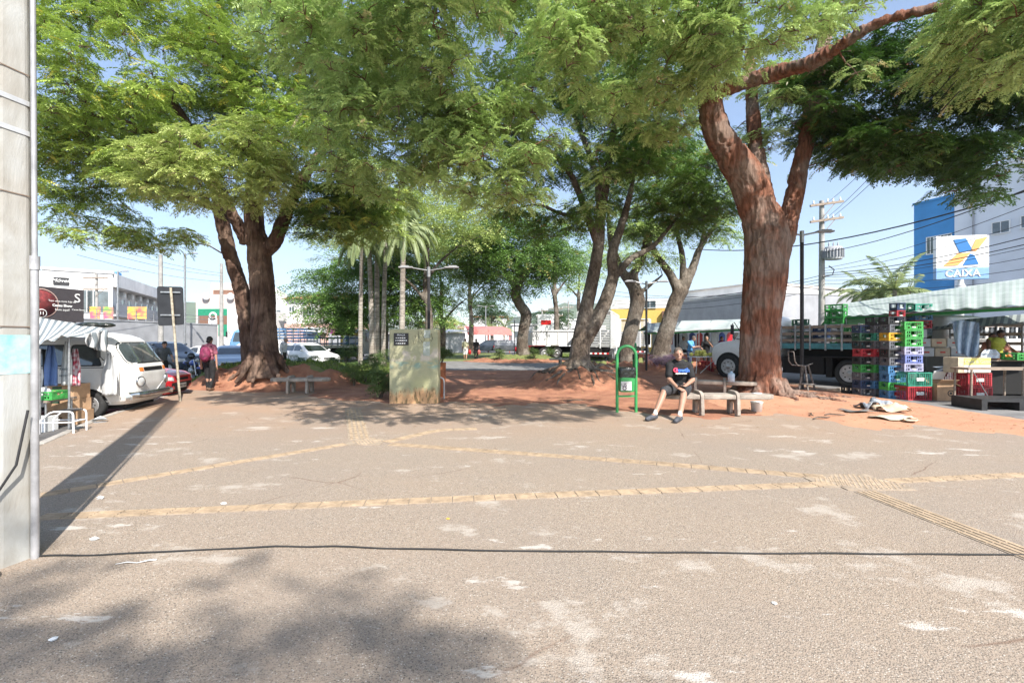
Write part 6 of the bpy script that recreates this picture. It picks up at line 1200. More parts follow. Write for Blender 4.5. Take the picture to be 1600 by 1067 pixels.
stack(1420,12.5,['lavender','periwinkle','lavender','green','green','green'],'in the stack on top of the wide teal crate', z=.755, w_=.50)
stack(1331,13.6,['black'],'crate alone on the ground before the stacks', w_=.42)
stack(1493,12.6,['red','red'],'in the wide red pair behind the printed egg box', w_=.5,d=.4,h=.40,big=True,z=.0); stack(1519,12.15,['red','red'],'in the wide red pair under the printed egg box', w_=.64,d=.42,h=.375,big=True)
def on_truck(px, y_, cols, where, M_=None, z=1.462, lim=(-1.65,1.9), tilt=0, **kw):
    M_ = MT1 if M_ is None else M_; a, c = lim
    f_ = lambda x: (lambda v: 800+F*v.x/v.y)(M_ @ Vector((x,y_,0)))
    inc = f_(c) > f_(a)
    for _ in range(30):
        m = (a+c)/2
        if (f_(m) < px) == inc: a = m
        else: c = m
    h = kw.get('h',.226)
    for k, cl in enumerate(cols):
        v = M_ @ Vector((a, y_, 0)); crate(cl, (v.x+g.uniform(-.01,.01), v.y, z+k*(h+.001)), math.atan2(M_[1][0],M_[0][0])+R(tilt+g.uniform(-3,3)), f"{cl.replace('_',' ')} crate, {ORD[k] if k < len(cols)-1 or k == 0 else 'topmost'} {where}", **kw)
on_truck(1306,-.5,['green','grey','pale_grey','green','green','green'],'in the tall green stack on the truck', h=.25, w_=.62,d=.42, big=False)
on_truck(1221,-.3,['grey','green','green','green'],'in the truck stack beside the big trunk', h=.24)
on_truck(1237,-.6,['grey','grey','pale_grey'],'in the low grey truck stack by the green one', h=.24); on_truck(1251,.2,['grey','dark_green','pale_grey','dark_green'],'in the truck stack behind the lamp post', h=.24)
on_truck(1268,-.6,['grey','grey','pale_grey'],'in the truck stack just past the lamp post', h=.23); on_truck(1284,-.1,['grey','dark_blue','dark_blue'],'in the truck stack before the tall green one', h=.24)
on_truck(1320,-.8,['pale_grey','pale_grey'],'in the short pale pair on the truck deck', h=.24); on_truck(1336,-.3,['grey','black','green'],'in the stack at the truck deck end', h=.22, w_=.6)
for px, Y, cols, w_ in ((1402,14.6,['dark_blue','red','dark_blue'],.26),(1414,14.7,['grey','dark_green','dark_green'],.26),(1436,14.5,['red','blue','teal'],.55)):
    stack(px, Y, cols, 'in the '+{1402:'narrow navy',1414:'narrow dark green',1436:'wide teal-topped'}[px]+' pile above the market truck', z=2.08 if w_ < .3 else 1.98, w_=w_, d=.33, h=.24 if w_ < .3 else .26)
# pallet the high row stands on: load boxes on the truck
for k in range(9):
    x = PX(1432,14.2)+.30*(k%5); M_b = [M_card2, M_wtext, M_card2][k%3]; b = MB(); b.box((0,0,.14),(.46,.32,.26)); o = b.build('box', M_card2 if k%2 else M_cloth_w, None, (12.75+.52*(k%4),14.15+.03*k,1.10+.29*(k//4)), bevel=.006); tag(o, f"pale fruit box on the market truck, {['end','second','third','far'][k%4]} column, {['lower','middle','upper'][k//4]} row", 'box', 'fruit boxes on the market truck'); q = MB(); q.box((0,-.163,.14),(.16,.004,.05)); q.build('label', M_redlens, o)
# --- printed egg box, open carton, bags
t = thing('printed_box', 'wide white and yellow printed egg box on top of the red crates', 'box', (PX(1509,12.1),12.1,.755), R(2)); b = MB(); b.bx(-.42,.46,-.2,.2,0,.40); b.build('carton', M_card2, t, bevel=.006); b = MB(); b.bx(-.26,.455,-.206,-.202,.02,.20); b.build('white_panel', M_wtext, t); b = MB(); b.bx(-.26,.455,-.207,-.202,.201,.385); b.build('yellow_panel', mat('print_yellow',(.78,.66,.16),.6,var=.05), t); text(t, 'Clara & Gema', (.10,-.209,.29), .125, mat('print_grey',(.45,.45,.36),.6), bold=.002)
def carton(nm, label, loc, rz, w_, d, h, m_=M_card, open_=False, mark=None, tape=True):
    t = thing(nm, label, 'box', loc, rz); b = MB(); th = .006
    b.bx(-w_/2,w_/2,-d/2,-d/2+th,0,h); b.bx(-w_/2,w_/2,d/2-th,d/2,0,h); b.bx(-w_/2,-w_/2+th,-d/2+th,d/2-th,0,h); b.bx(w_/2-th,w_/2,-d/2+th,d/2-th,0,h); b.bx(-w_/2+th,w_/2-th,-d/2+th,d/2-th,0,th)
    if not open_: b.bx(-w_/2,w_/2,-d/2,-.003,h,h+th); b.bx(-w_/2,w_/2,.003,d/2,h,h+th)
    b.build('carton', m_, t)
    if open_:
        for s_ in (-1,1): b = MB(); b.box((0,s_*(d/2+.06),h+.06),(w_,.16,th),rx=s_*R(40)); b.build('flap', m_, t)
        b = MB(); b.box((w_/2+.07,0,h-.03),(.17,d,th),ry=R(30)); b.build('flap', m_, t)
    if mark == 'logo': b = MB(); b.lathe([(.06,0),(.08,0),(.08,.003),(.06,.003)], (w_*.25,-d/2-.001,h*.45), (0,-1,0), 18); b.lathe([(.001,0),(.03,0),(.03,.003)], (w_*.25,-d/2-.001,h*.45), (0,-1,0), 12); b.build('printed_mark', M_ink, t)
    if mark == 'bar': b = MB(); b.box((-w_*.12,-d/2-.002,h*.8),(w_*.35,.004,.05)); b.build('printed_mark', mat('dark_green_print',(.03,.09,.05),.7), t)
    if mark == 'signs':
        b = MB(); [b.box((-.2+.1*k,-d/2-.002,h*.5),(.05,.004,.06)) for k in range(3)]; b.build('printed_mark', mat('brown_print',(.16,.08,.04),.7), t)
    return t
carton('open_carton', 'open brown carton with a round mark between the teal crate and red crates', (PX(1470,12.2),12.2,0), R(-6), .44, .35, .46, open_=True, mark='logo')
for k in range(4): b = MB(); b.box((0,0,0),(.34,.02,.24),rz=R(20*k),rx=R(25+20*k)); tag(b.build('printed_bag', [M_wtext,mat('bag_blue',(.2,.33,.5),.5,scale=5,col2=(.6,.6,.6))][k%2], None, (PX(1464+4*k,12.4),12.35+.06*k,.66+.07*k)), ['crumpled white bag, lowest over the open carton','blue striped bag stuffed over the open carton','white folded bag above the blue striped one','blue bag on top of the bags over the open carton'][k], 'bag', 'bags over the open carton')
# --- plaid shirt hanging on truck rail
def cloth(name, label, grid_fn, nu, nv, m, cat='cloth', group=None, stripes=None, parent=None, thick=.004):
    b = MB(); vs = [grid_fn(i/nu, j/nv) for j in range(nv+1) for i in range(nu+1)]; c = sum((Vector(v) for v in vs), Vector())/len(vs)
    b.add([Vector(v)-c for v in vs], [(j*(nu+1)+i,j*(nu+1)+i+1,(j+1)*(nu+1)+i+1,(j+1)*(nu+1)+i) for j in range(nv) for i in range(nu)], 0, True)
    if stripes: b.m = [stripes(k%nu, k//nu) for k in range(nu*nv)]
    o = b.build(name, m, parent, c, recalc=False); md = o.modifiers.new('s','SOLIDIFY'); md.thickness = thick
    if label: tag(o, label, cat, group)
    return o
M_plaid = mat('pale_plaid', (.50,.60,.70), .85, scale=9, col2=(.30,.40,.52), detail=1)
def sh(u, v):
    px = 1491+u*38-6*v*(1-u)+ (4 if v > .5 else 0)*u; w_ = 12.0+.12*math.sin(u*17+v*3)+.05*math.sin(v*9); taper = (u-.5)*(1-.25*v*v)+.5
    return P(1488+taper*42+3*v, 13.0+.10*math.sin(u*16+v*4), 500+v*(58-14*abs(u-.6))+6*abs(u-.35))
cloth('shirt', 'pale blue plaid shirt draped over the side of the market truck', sh, 26, 22, M_plaid, 'shirt')
# --- awnings
M_strA = mat('awning_pale', (.38,.43,.41), .75, var=.08, scale=3); M_strB = mat('awning_stripe_green', (.32,.38,.35), .75, var=.1, scale=3); M_under = mat('awning_green', (.035,.25,.07), .7, var=.1); M_strG = mat('awning_stripe_grey', (.17,.20,.22), .75, var=.1); M_pole = M_steel
def awning(label, A, B, C_, D, nst, mats, sag=.12, wav=.03, back=None, group='market stall awnings', poles=True, zg=0, nv=14):
    """A,B front edge; C_,D back edge (B->C_)"""
    A, B, C_, D = map(Vector, (A,B,C_,D)); ctr = (A+B+C_+D)/4; ctr.z = zg; t = thing('stall_awning', label, 'awning', ctr, 0, group)
    fn = lambda u, v: (A.lerp(B,u)).lerp(D.lerp(C_,u), v)-ctr+Vector((0,0,-sag*4*v*(1-v)*(.6+.4*math.sin(u*7))+wav*math.sin(u*nst*.9)*(1-v)))
    nu = nst*3
    cv = cloth('canvas', None, fn, nu, nv, mats, stripes=lambda i, j: (i//3)%2, parent=t); 
    if back is not None:
        bk = cloth('back_slope', None, lambda u, v: (D.lerp(C_,u)).lerp(D.lerp(C_,u)+Vector(back), v)-ctr+Vector((0,0,-.02-sag*.8*math.sin(v*3.14))), 20, 6, [M_under], parent=t)
        vl = cloth('valance', None, lambda u, v: (A.lerp(B,u))-ctr+Vector((0,.02,-.02-.10*v)), 20, 1, [M_under], parent=t)
    if poles:
        for p in (A,B,C_,D): b = MB(); b.tube([(p.x-ctr.x,p.y-ctr.y,0),(p.x-ctr.x,p.y-ctr.y,p.z-ctr.z-.02)], .022, 8); b.build('pole', M_pole, t)
        b = MB(); b.tube([A-ctr-Vector((0,0,.03)),B-ctr-Vector((0,0,.03))],.018,6); b.tube([D-ctr-Vector((0,0,.03)),C_-ctr-Vector((0,0,.03))],.018,6); b.build('rail', M_pole, t)
    return t
awning('long pale striped market awning below the bank sign', P(1322,17,494), P(1650,10.6,474), P(1650,13.8,428), P(1300,20,477), 84, [M_strA,M_strB], .18, .02, back=(1.5,3.2,-.9))
awning('lower striped awning tucked under the long one, behind the plaid shirt', P(1446,15.5,515), P(1650,11.4,500), P(1650,13,486), P(1452,17.4,504), 36, [M_strA,M_strG], .08, .02)
awning('pale awning of the stall nearest the slim black lamp post', P(1006,24,519), P(1058,24,517), P(1062,27,503), P(1012,27,505), 8, [M_strA,M_strG], .1, .0, back=(0,3,-.4))
awning('pale green awning in the middle of the three by the white truck', P(1048,23.5,518), P(1108,23,514), P(1122,26,500), P(1064,26.5,501), 10, [M_strA,M_strA], .15, .0, back=(0,3,-.4))
awning('green-backed awning closest to the white truck cab', P(1092,23,516), P(1170,22,512), P(1180,25,498), P(1112,26,500), 12, [M_strA,M_strA], .15, .0, back=(0,3,-.5))
# left striped stall awning
awning('grey and white striped awning of the stall beside the van', P(-10,8.1,556), P(110,8.75,523), P(166,9.7,513), P(-10,10.3,484), 34, [M_cloth_w,M_strG], .10, .035, poles=False, zg=-.14, group=None, nv=16)
st_ = bpy.data.objects['stall_awning.005'] if 'stall_awning.005' in bpy.data.objects else None
cB, cC = P(110,8.75,523), P(166,9.7,513); ctr_ = Vector(st_.location)
cloth('hanging_flap', None, lambda u, v: cB.lerp(cC,.35+.65*u)-ctr_+Vector((.03*math.sin(u*14+v*2)+.01, .015*math.sin(v*7+u*9), -.03-v*(.22+.28*u))), 24, 10, [M_cloth_w,M_strG], parent=st_, stripes=lambda i,j: (i//3)%2)
for p in (P(62,8.5,545), P(108,8.9,526), P(60,10.2,492)): b = MB(); q = p-ctr_; b.tube([(q.x,q.y,0),(q.x,q.y,q.z)], .02, 8); b.build('pole', M_pole, st_)
# goods under the left stall
b = MB(); t = thing('stall_table', 'low folding table with a green crate behind the concrete pole', 'table', (PX(60,8.9),8.9,-.14), R(8)); b.bx(-.9,.42,-.35,.35,.56,.60); b.build('table_top', M_wood, t)
for x,y in ((-.8,-.3),(.36,-.3),(-.8,.3),(.36,.3)): b = MB(); b.tube([(x,y,0),(x,y,.56)], .018, 6); b.build('leg', M_steel, t)
b = MB(); b.tube([(-.1,-.3,.55),(.34,-.3,.1)], .01, 5); b.build('brace', M_steel, t)
crate('green', (PX(72,8.8),8.8,.462), R(6), 'bright green tray of goods on the low table beside the concrete pole', .50, .36, .17, group=None)
for k, (dx, m_, r_, lb) in enumerate([(-.1,M_cloth_w,.11,'white plastic bag of goods in the green tray on the low table'),(.12,M_card,.07,'small brown paper packet in the green tray')]): b = MB(); b.ball((0,0,r_*.8),(r_*1.2,r_,r_)); tag(b.build('packet', m_, None, (PX(76,8.8)+dx,8.8,.50)), lb, 'packet')
carton('fruit_box', 'white and yellow box on the ground under the low table', (PX(60,8.75),8.75,-.14), R(10), .45, .3, .28, M_wtext, mark='signs')
carton('cardboard_box', 'brown cardboard box at the bottom of the stack by the van wheel', (PX(109,9.6),9.6,-.14), R(5), .62, .42, .27, mark='signs'); carton('cardboard_box', 'brown cardboard box with raised flaps in the middle of the stack by the van', (PX(108,9.6),9.6,.137), R(-7), .57, .42, .24, open_=False, mark='bar'); carton('cardboard_box', 'brown cardboard box on top of the stack beside the van', (PX(108,9.58),9.58,.385), R(6), .50, .42, .30, mark='bar')
t = thing('step_stool', 'white bent-tube stool frame standing on the paving edge by the boxes', 'stool', (PX(100,7.95),7.95,0), R(10)); Mw = mat('stool_white',(.78,.78,.79),.35,var=.04)
for y in (-.14,.16): b = MB(); b.tube([(-.27,y,0),(-.27,y,.20),(-.25,y,.235),(-.12,y,.355),(-.06,y,.375),(.17,y,.375),(.22,y,.355),(.235,y,.31),(.24,y,0)], .014, 8); b.build('side_frame', Mw, t)
b = MB(); b.tube([(-.26,-.14,.19),(.24,-.14,.19)],.011,6); b.tube([(-.26,.16,.19),(.24,.16,.19)],.011,6); b.tube([(.238,-.14,.2),(.238,.16,.2)],.011,6); b.tube([(-.1,-.14,.365),(-.1,.16,.365)],.011,6); b.build('cross_bars', Mw, t); b = MB(); b.bx(-.08,.2,-.13,.15,.378,.388); b.build('seat', M_black, t)
def hang(name, label, px0, px1, py0, py1, Y, m, cat='apron', top=.5, wav=.03, bot=1.0):
    return cloth(name, label, lambda u, v: P(px0+(px1-px0)*(.5+(u-.5)*(top+(bot-top)*min(1,v*2))), Y+wav*math.sin(u*11+v*2)+.01*math.sin(v*12), py0+(py1-py0)*v), 16, 16, m, cat)
hang('apron', 'blue apron hanging under the striped awning', 69, 90, 540, 603, 9.2, mat('apron_blue',(.12,.20,.42),.85,var=.12,scale=4,bump=.4)); o = hang('apron', 'white apron with grey print hanging in front of the van door', 96, 113, 533, 602, 9.3, M_cloth_w, top=.4)
text(o, 'JORNAL', (.0,-.05,-.12), .055, M_strG, name='print'); text(o, 'NOTICIA', (.0,-.05,-.25), .05, M_strG, name='print')
hang('tea_towel', 'white towel with red cherries hanging beside the printed apron', 109, 126, 545, 603, 9.35, mat('cherry_print',(.66,.60,.62),.85,scale=14,col2=(.40,.02,.06),detail=0)); hang('cloth', 'long white cloth hanging against the front of the van door', 159, 183, 552, 618, 9.95, M_cloth_w, 'cloth', top=.35)
hang('jacket', 'dark clothing hanging deep under the striped awning', 56, 70, 545, 610, 9.8, M_rub, 'clothing')
# awning top bundle
b = MB(); b.ball((0,0,0),(.28,.2,.07)); b.ball((.25,.05,0),(.22,.15,.06)); tag(b.build('folded_tarp', M_bag, None, P(142,9.9,508)), 'dark folded tarp lying on top of the striped awning', 'tarp')
# --- right stalls
t = thing('stall_table', 'worn trestle table at the edge of the right street', 'table', (PX(1570,11.2),11.3,0), R(-3)); b = MB(); b.bx(-.98,1.6,-.25,.25,.88,.93); b.build('table_top', M_wood, t)
for x in (-.9,.3,1.5):
    for y in (-.22,.22): b = MB(); b.tube([(x,y,0),(x+.02,y,.88)], .025, 6); b.build('leg', M_wood, t)
b = MB(); b.tube([(-.85,-.22,.85),(-.45,-.22,.15)],.01,5); b.tube([(.35,-.22,.1),(1.2,-.22,.85)],.015,5); b.build('brace', M_steel, t)
t = thing('black_pallet', 'low black plastic pallet on the ground under the trestle table', 'pallet', (PX(1585,10.6),10.7,0), R(-5)); b = MB(); b.bx(-.95,1.4,-.4,.4,.20,.26); [b.bx(x-.06,x+.06,-.4,.4,0,.2) for x in (-.89,-.1,.7,1.34)]; b.build('pallet', M_black, t)
t = thing('stall_counter', 'dark market counter piled with fruit under the striped awning', 'counter', (PX(1590,13),13.2,0), R(-6)); b = MB(); b.bx(-1.1,1.8,-.5,.5,.1,1.02); b.build('counter', M_dark, t); b = MB(); b.bx(-1.15,1.85,-.55,.55,1.02,1.06); b.build('counter_top', M_wood, t)
g2 = random.Random(3); M_fr = mat('orange_fruit', (.55,.17,.03), .5, var=.2); M_mel = mat('melon_skin', (.66,.62,.14), .5, var=.15)
def pile(name, label, c, n, r, sx, m, g, rz=0):
    b = MB()
    for k in range(n): lay = 0 if k < n*.6 else 1; b.ball((g.uniform(-sx,sx)*(1-.35*lay), g.uniform(-.2,.2), r*(1+lay*1.4)), (r,r,r), 10, 0, 6)
    return tag(b.build(name, m, None, c), label, 'fruit')
pile('fruit_pile', 'heap of orange fruit in front of the seller', (PX(1556,12.95),12.95,1.06), 46, .045, .36, M_fr, g2)
crate('green', (PX(1598,12.5),12.6,1.06), R(4), 'bright green crate standing on the dark market counter', .6,.4,.2, group=None)
hang('plastic_sheet', 'pale plastic sheet spread over the end of the counter', 1532, 1562, 546, 560, 12.7, mat('clear_sheet',(.55,.6,.65),.3), 'sheet', top=.6)
for k, px in enumerate((1534,1550,1566,1582,1596)): hang('hanging_bag', f"dark bag hanging behind the seller, {['nearest the truck','second along the rail','third along the rail','fourth along the rail','at the end of the rail'][k]}", px-6, px+6, 511, 529, 15.6, M_strG if False else mat('slate_cloth',(.07,.08,.09),.8), 'bag', top=.9, wav=.02)
t = thing('stall_screen', 'white panel screen closing the back of the right stall', 'screen', (PX(1590,16.5),16.5,0)); b = MB(); b.bx(-1.3,2.6,0,.04,.4,2.2); b.build('panel', M_wtext, t); b = MB(); [b.bx(x-.03,x+.03,-.04,0,0,2.25) for x in (-1.25,.6,2.5)]; b.build('frame', M_steel, t)
# fruit table by the white truck
t = thing('fruit_table', 'white folding table with melons between the seated man and the truck', 'table', (PX(1098,20.5),20.5,.05), R(8)); b = MB(); b.bx(-.55,.65,-.35,.35,.80,.84); b.build('table_top', M_wtext, t)
for x in (-.5,.6):
    for y in (-.3,.3): b = MB(); b.tube([(x,y,0),(x*.9,y,.8)], .018, 6); b.build('leg', M_white, t)
b = MB(); b.tube([(.5,-.3,.78),(-.3,-.3,.1)],.015,5); b.build('brace', M_white, t)
pile('melon_pile', 'heap of yellow melons on the white folding table', (PX(1096,20.5),20.5,.89), 22, .085, .45, M_mel, g2)
for k,(px,py,c) in enumerate([(1100,0,'red'),(1108,0,'red'),(1116,0,'red'),(1104,1,'red'),(1112,1,'red')]): crate(c, (PX(px,20.9)+.0*k+(k%3)*.28,20.9+.1*k,.05+.30*py), R(5*k), f"red crate under the fruit table, {['nearest the table leg','in the middle','closest to the truck wheel','upper one near the leg','upper one near the wheel'][k]}", .45,.33,.29,group='red crates under the fruit table')
t = thing('market_counter', 'long pale market counter under the three awnings', 'counter', (PX(1075,25),25.5,0), R(-6)); b = MB(); b.bx(-3,3,-.4,.4,.85,.92); b.build('counter_top', M_wtext, t); b = MB(); b.bx(-2.9,2.9,-.34,.34,.1,.85); b.build('counter', mat('orange_cloth',(.50,.20,.14),.8), t)
t = thing('clothes_rack', 'rack of dark garments behind the awning stalls', 'rack', (PX(1100,27),27.5,0)); b = MB(); b.tube([(-3.5,0,0),(-3.5,0,2.1),(3.5,0,2.1),(3.5,0,0)], .02, 6); b.build('rail', M_steel, t)
for k in range(15): b = MB(); x = -3.2+.45*k; h_ = g2.uniform(.5,.9); b.prism(rpoly([(x-.05,2.08),(x+.05,2.08),(x+.17,1.95),(x+.15,2.0-h_),(x-.15,2.0-h_),(x-.17,1.95)],.03,2), (0,-.03,0), (1,0,0), (0,0,1), (0,.08,0)); b.build('garment', [M_rub, M_redp, mat('garment_blue',(.08,.12,.35),.8), M_cloth_w][k*7%4], t)
# --- bucket, lid and bag on benches
t = thing('bucket', 'white plastic tub with a blue label under the near bench', 'bucket', (PX(1184,10.15),10.2,0)); b = MB(); b.lathe([(.001,0),(.105,0),(.12,.20),(.128,.205),(.128,.235),(.001,.24)], n=24); b.build('tub', M_wtext, t); b = MB(); b.lathe([(.1085,.06),(.1165,.16)], n=24); b.v = [v for v in b.v]; b.build('label', mat('label_blue',(.03,.12,.42),.5,scale=8,col2=(.5,.55,.6)), t)
b = MB(); b.lathe([(.001,0),(.10,0),(.10,.014),(.001,.018)], n=20, sc=(1,.8,1)); tag(b.build('plastic_lid', M_wtext, None, (PX(1184,9.85),9.88,.452)), 'flat white plastic lid lying on the end of the near bench', 'lid')  # loose white plastic lid left on the bench end
t = thing('drink_bottle', 'pale blue bottle bag standing on the rear bench against the trunk', 'bottle', (PX(1144,12.4),12.45,.47)); b = MB(); b.lathe([(.001,0),(.085,0),(.09,.20),(.075,.235),(.035,.25),(.035,.29),(.001,.29)], n=14); b.build('bottle', mat('pale_blue_plastic',(.42,.55,.68),.3), t)
# --- flattened cardboard and plastic on the soil
M_film = mat('grey_plastic_film', (.34,.37,.41), .2, var=.4, scale=8, bump=.9, bscale=18)
def rag(nm, label, px, py, w_, d, m, rz, hgt=.06, seed=0, cat='cardboard'):
    g = np.random.default_rng(seed); c = G(px,py); c.z = ground_z(c.x,c.y)+.012; t0 = Matrix.Rotation(rz,3,'Z')
    def f_(u, v):
        x = (u-.5)*w_; y = (v-.5)*d; n_ = float(fbm(np.array([[x*5+seed*3,y*5,seed]]),2,seed)[0]); q = t0 @ Vector((x*(1+.2*math.sin(v*5+seed)),y*(1+.2*math.sin(u*6)),0)); q.z = hgt*max(0,n_-.25)*1.6; return c+q
    return cloth(nm, label, f_, 14, 12, m, cat, thick=.005)
rag('plastic_film', 'grey crumpled plastic film on the rubbish heap over the orange soil', 1362, 640, .62, .42, M_film, .2, .32, 1, 'plastic'); rag('cardboard_sheet', 'flattened dark cardboard at the far corner of the rubbish heap', 1340, 646, .6, .3, mat('dark_card',(.16,.15,.14),.9), -.1, .05, 2); rag('cardboard_sheet', 'pale curled cardboard in the middle of the rubbish heap', 1392, 645, .65, .45, M_card2, -.6, .22, 3); rag('cardboard_sheet', 'flat greenish cardboard sheet at the near end of the rubbish heap', 1398, 656, .75, .38, mat('green_card',(.44,.47,.36),.9,scale=4,col2=(.55,.45,.34)), .1, .05, 4); rag('paper_sheet', 'small pale paper on the tip of the rubbish heap', 1425, 660, .3, .18, M_card2, .5, .05, 5, 'paper')
for k, (px, py, L_, a) in enumerate([(1285,655,.5,.3),(1305,652,.4,-.2),(1268,650,.3,1.2),(900,628,.5,.2),(1010,600,.5,.6)]):
    c = G(px,py); c.z = ground_z(c.x,c.y)+.02; b = MB(); b.tube([(-L_/2,0,0),(-.1,.03,.02),(.1,-.02,.015),(L_/2,.03,0)], [.012,.016,.013,.006], 6); o = b.build('fallen_branch', B_grey, None, c); o.rotation_euler = (0,0,a); tag(o, ['crooked stick on the orange soil before the big tree','short stick beside the crooked one','small stick closest to the big tree roots','stick on the red soil before the root mound','stick under the slim lamp post'][k], 'stick')
# planks and kerb under truck
t = thing('plank_pile', 'low pile of planks and rubbish on the ground before the truck', 'planks', (PX(1300,14.6),14.6,0), R(4)); b = MB(); b.bx(-1.2,.9,0,.14,0,.05); b.build('plank', M_wood, t); b = MB(); b.box((.4,-.2,.08),(.9,.1,.05),rz=R(14)); b.build('plank', M_card2, t)
rocks = MB()
for k in range(70):
    px, py = g2.uniform(340,445), g2.uniform(588,608); c = G(px,py+2); s = g2.uniform(.03,.10); c.z = ground_z(c.x,c.y)
    m_ = len(rocks.v); rocks.ball(c, (s*1.3,s,s*.7), 6, 0, 4)
tag(rocks.build('stones', M_soil), 'loose red clods and stones along the foot of the earthen bank', 'stones', kind='stuff')
# ================================================================ PEOPLE
M_skin = mat('light_skin', (.38,.21,.145), .55, var=.08, scale=8); M_skin2 = mat('tan_skin', (.36,.20,.13), .55, var=.08); M_skin3 = mat('brown_skin', (.16,.08,.05), .55, var=.08)
M_hairb = mat('dark_hair', (.02,.016,.014), .6, var=.4, scale=30, bump=.6); M_hairg = mat('grey_brown_hair', (.13,.10,.08), .7, var=.4, scale=30, bump=.6); M_hairw = mat('grey_hair', (.4,.39,.38), .7, var=.2, bump=.5)
def cap(b, p, q, r0, r1, n=12, flat_=1.0):
    p, q = Vector(p), Vector(q); b.tube([p,p.lerp(q,.25),p.lerp(q,.5),p.lerp(q,.75),q], [r0,r0*.75+r1*.25,(r0+r1)/2,r0*.25+r1*.75,r1], n); b.ball(p, r0, n, 0, 8); b.ball(q, r1, n, 0, 8)
def fuse(b, name, m, parent, vox, sm=3, tex=0):
    o = b.build(name, m, parent); md = o.modifiers.new('r','REMESH'); md.mode = 'VOXEL'; md.voxel_size = vox; md.use_smooth_shade = True; s = o.modifiers.new('s','SMOOTH'); s.factor = .5; s.iterations = sm; bake(o)
    if tex:
        me = o.data; n = len(me.vertices); co = np.empty(n*3,np.float32); me.vertices.foreach_get('co',co); co = co.reshape(-1,3); no = np.empty(n*3,np.float32); me.vertices.foreach_get('normal',no); no = no.reshape(-1,3)
        me.vertices.foreach_set('co', (co+no*((fbm(co*np.array([9,9,7]),2,3)-.5)*tex)[:,None]).astype(np.float32).ravel()); me.update()
    o.data.polygons.foreach_set('use_smooth', np.ones(len(o.data.polygons),dtype=bool)); return o
STAND = dict(pelvis=(0,0,.93), chest=(0,0,1.27), neck=(0,.01,1.46), head=(0,-.015,1.60), sh=(.175,.01,1.40), el=(.23,.03,1.12), ha=(.24,-.06,.87), hip=(.09,0,.90), kn=(.10,-.02,.49), an=(.10,.03,.08), toe=(.12,-.13,.035))
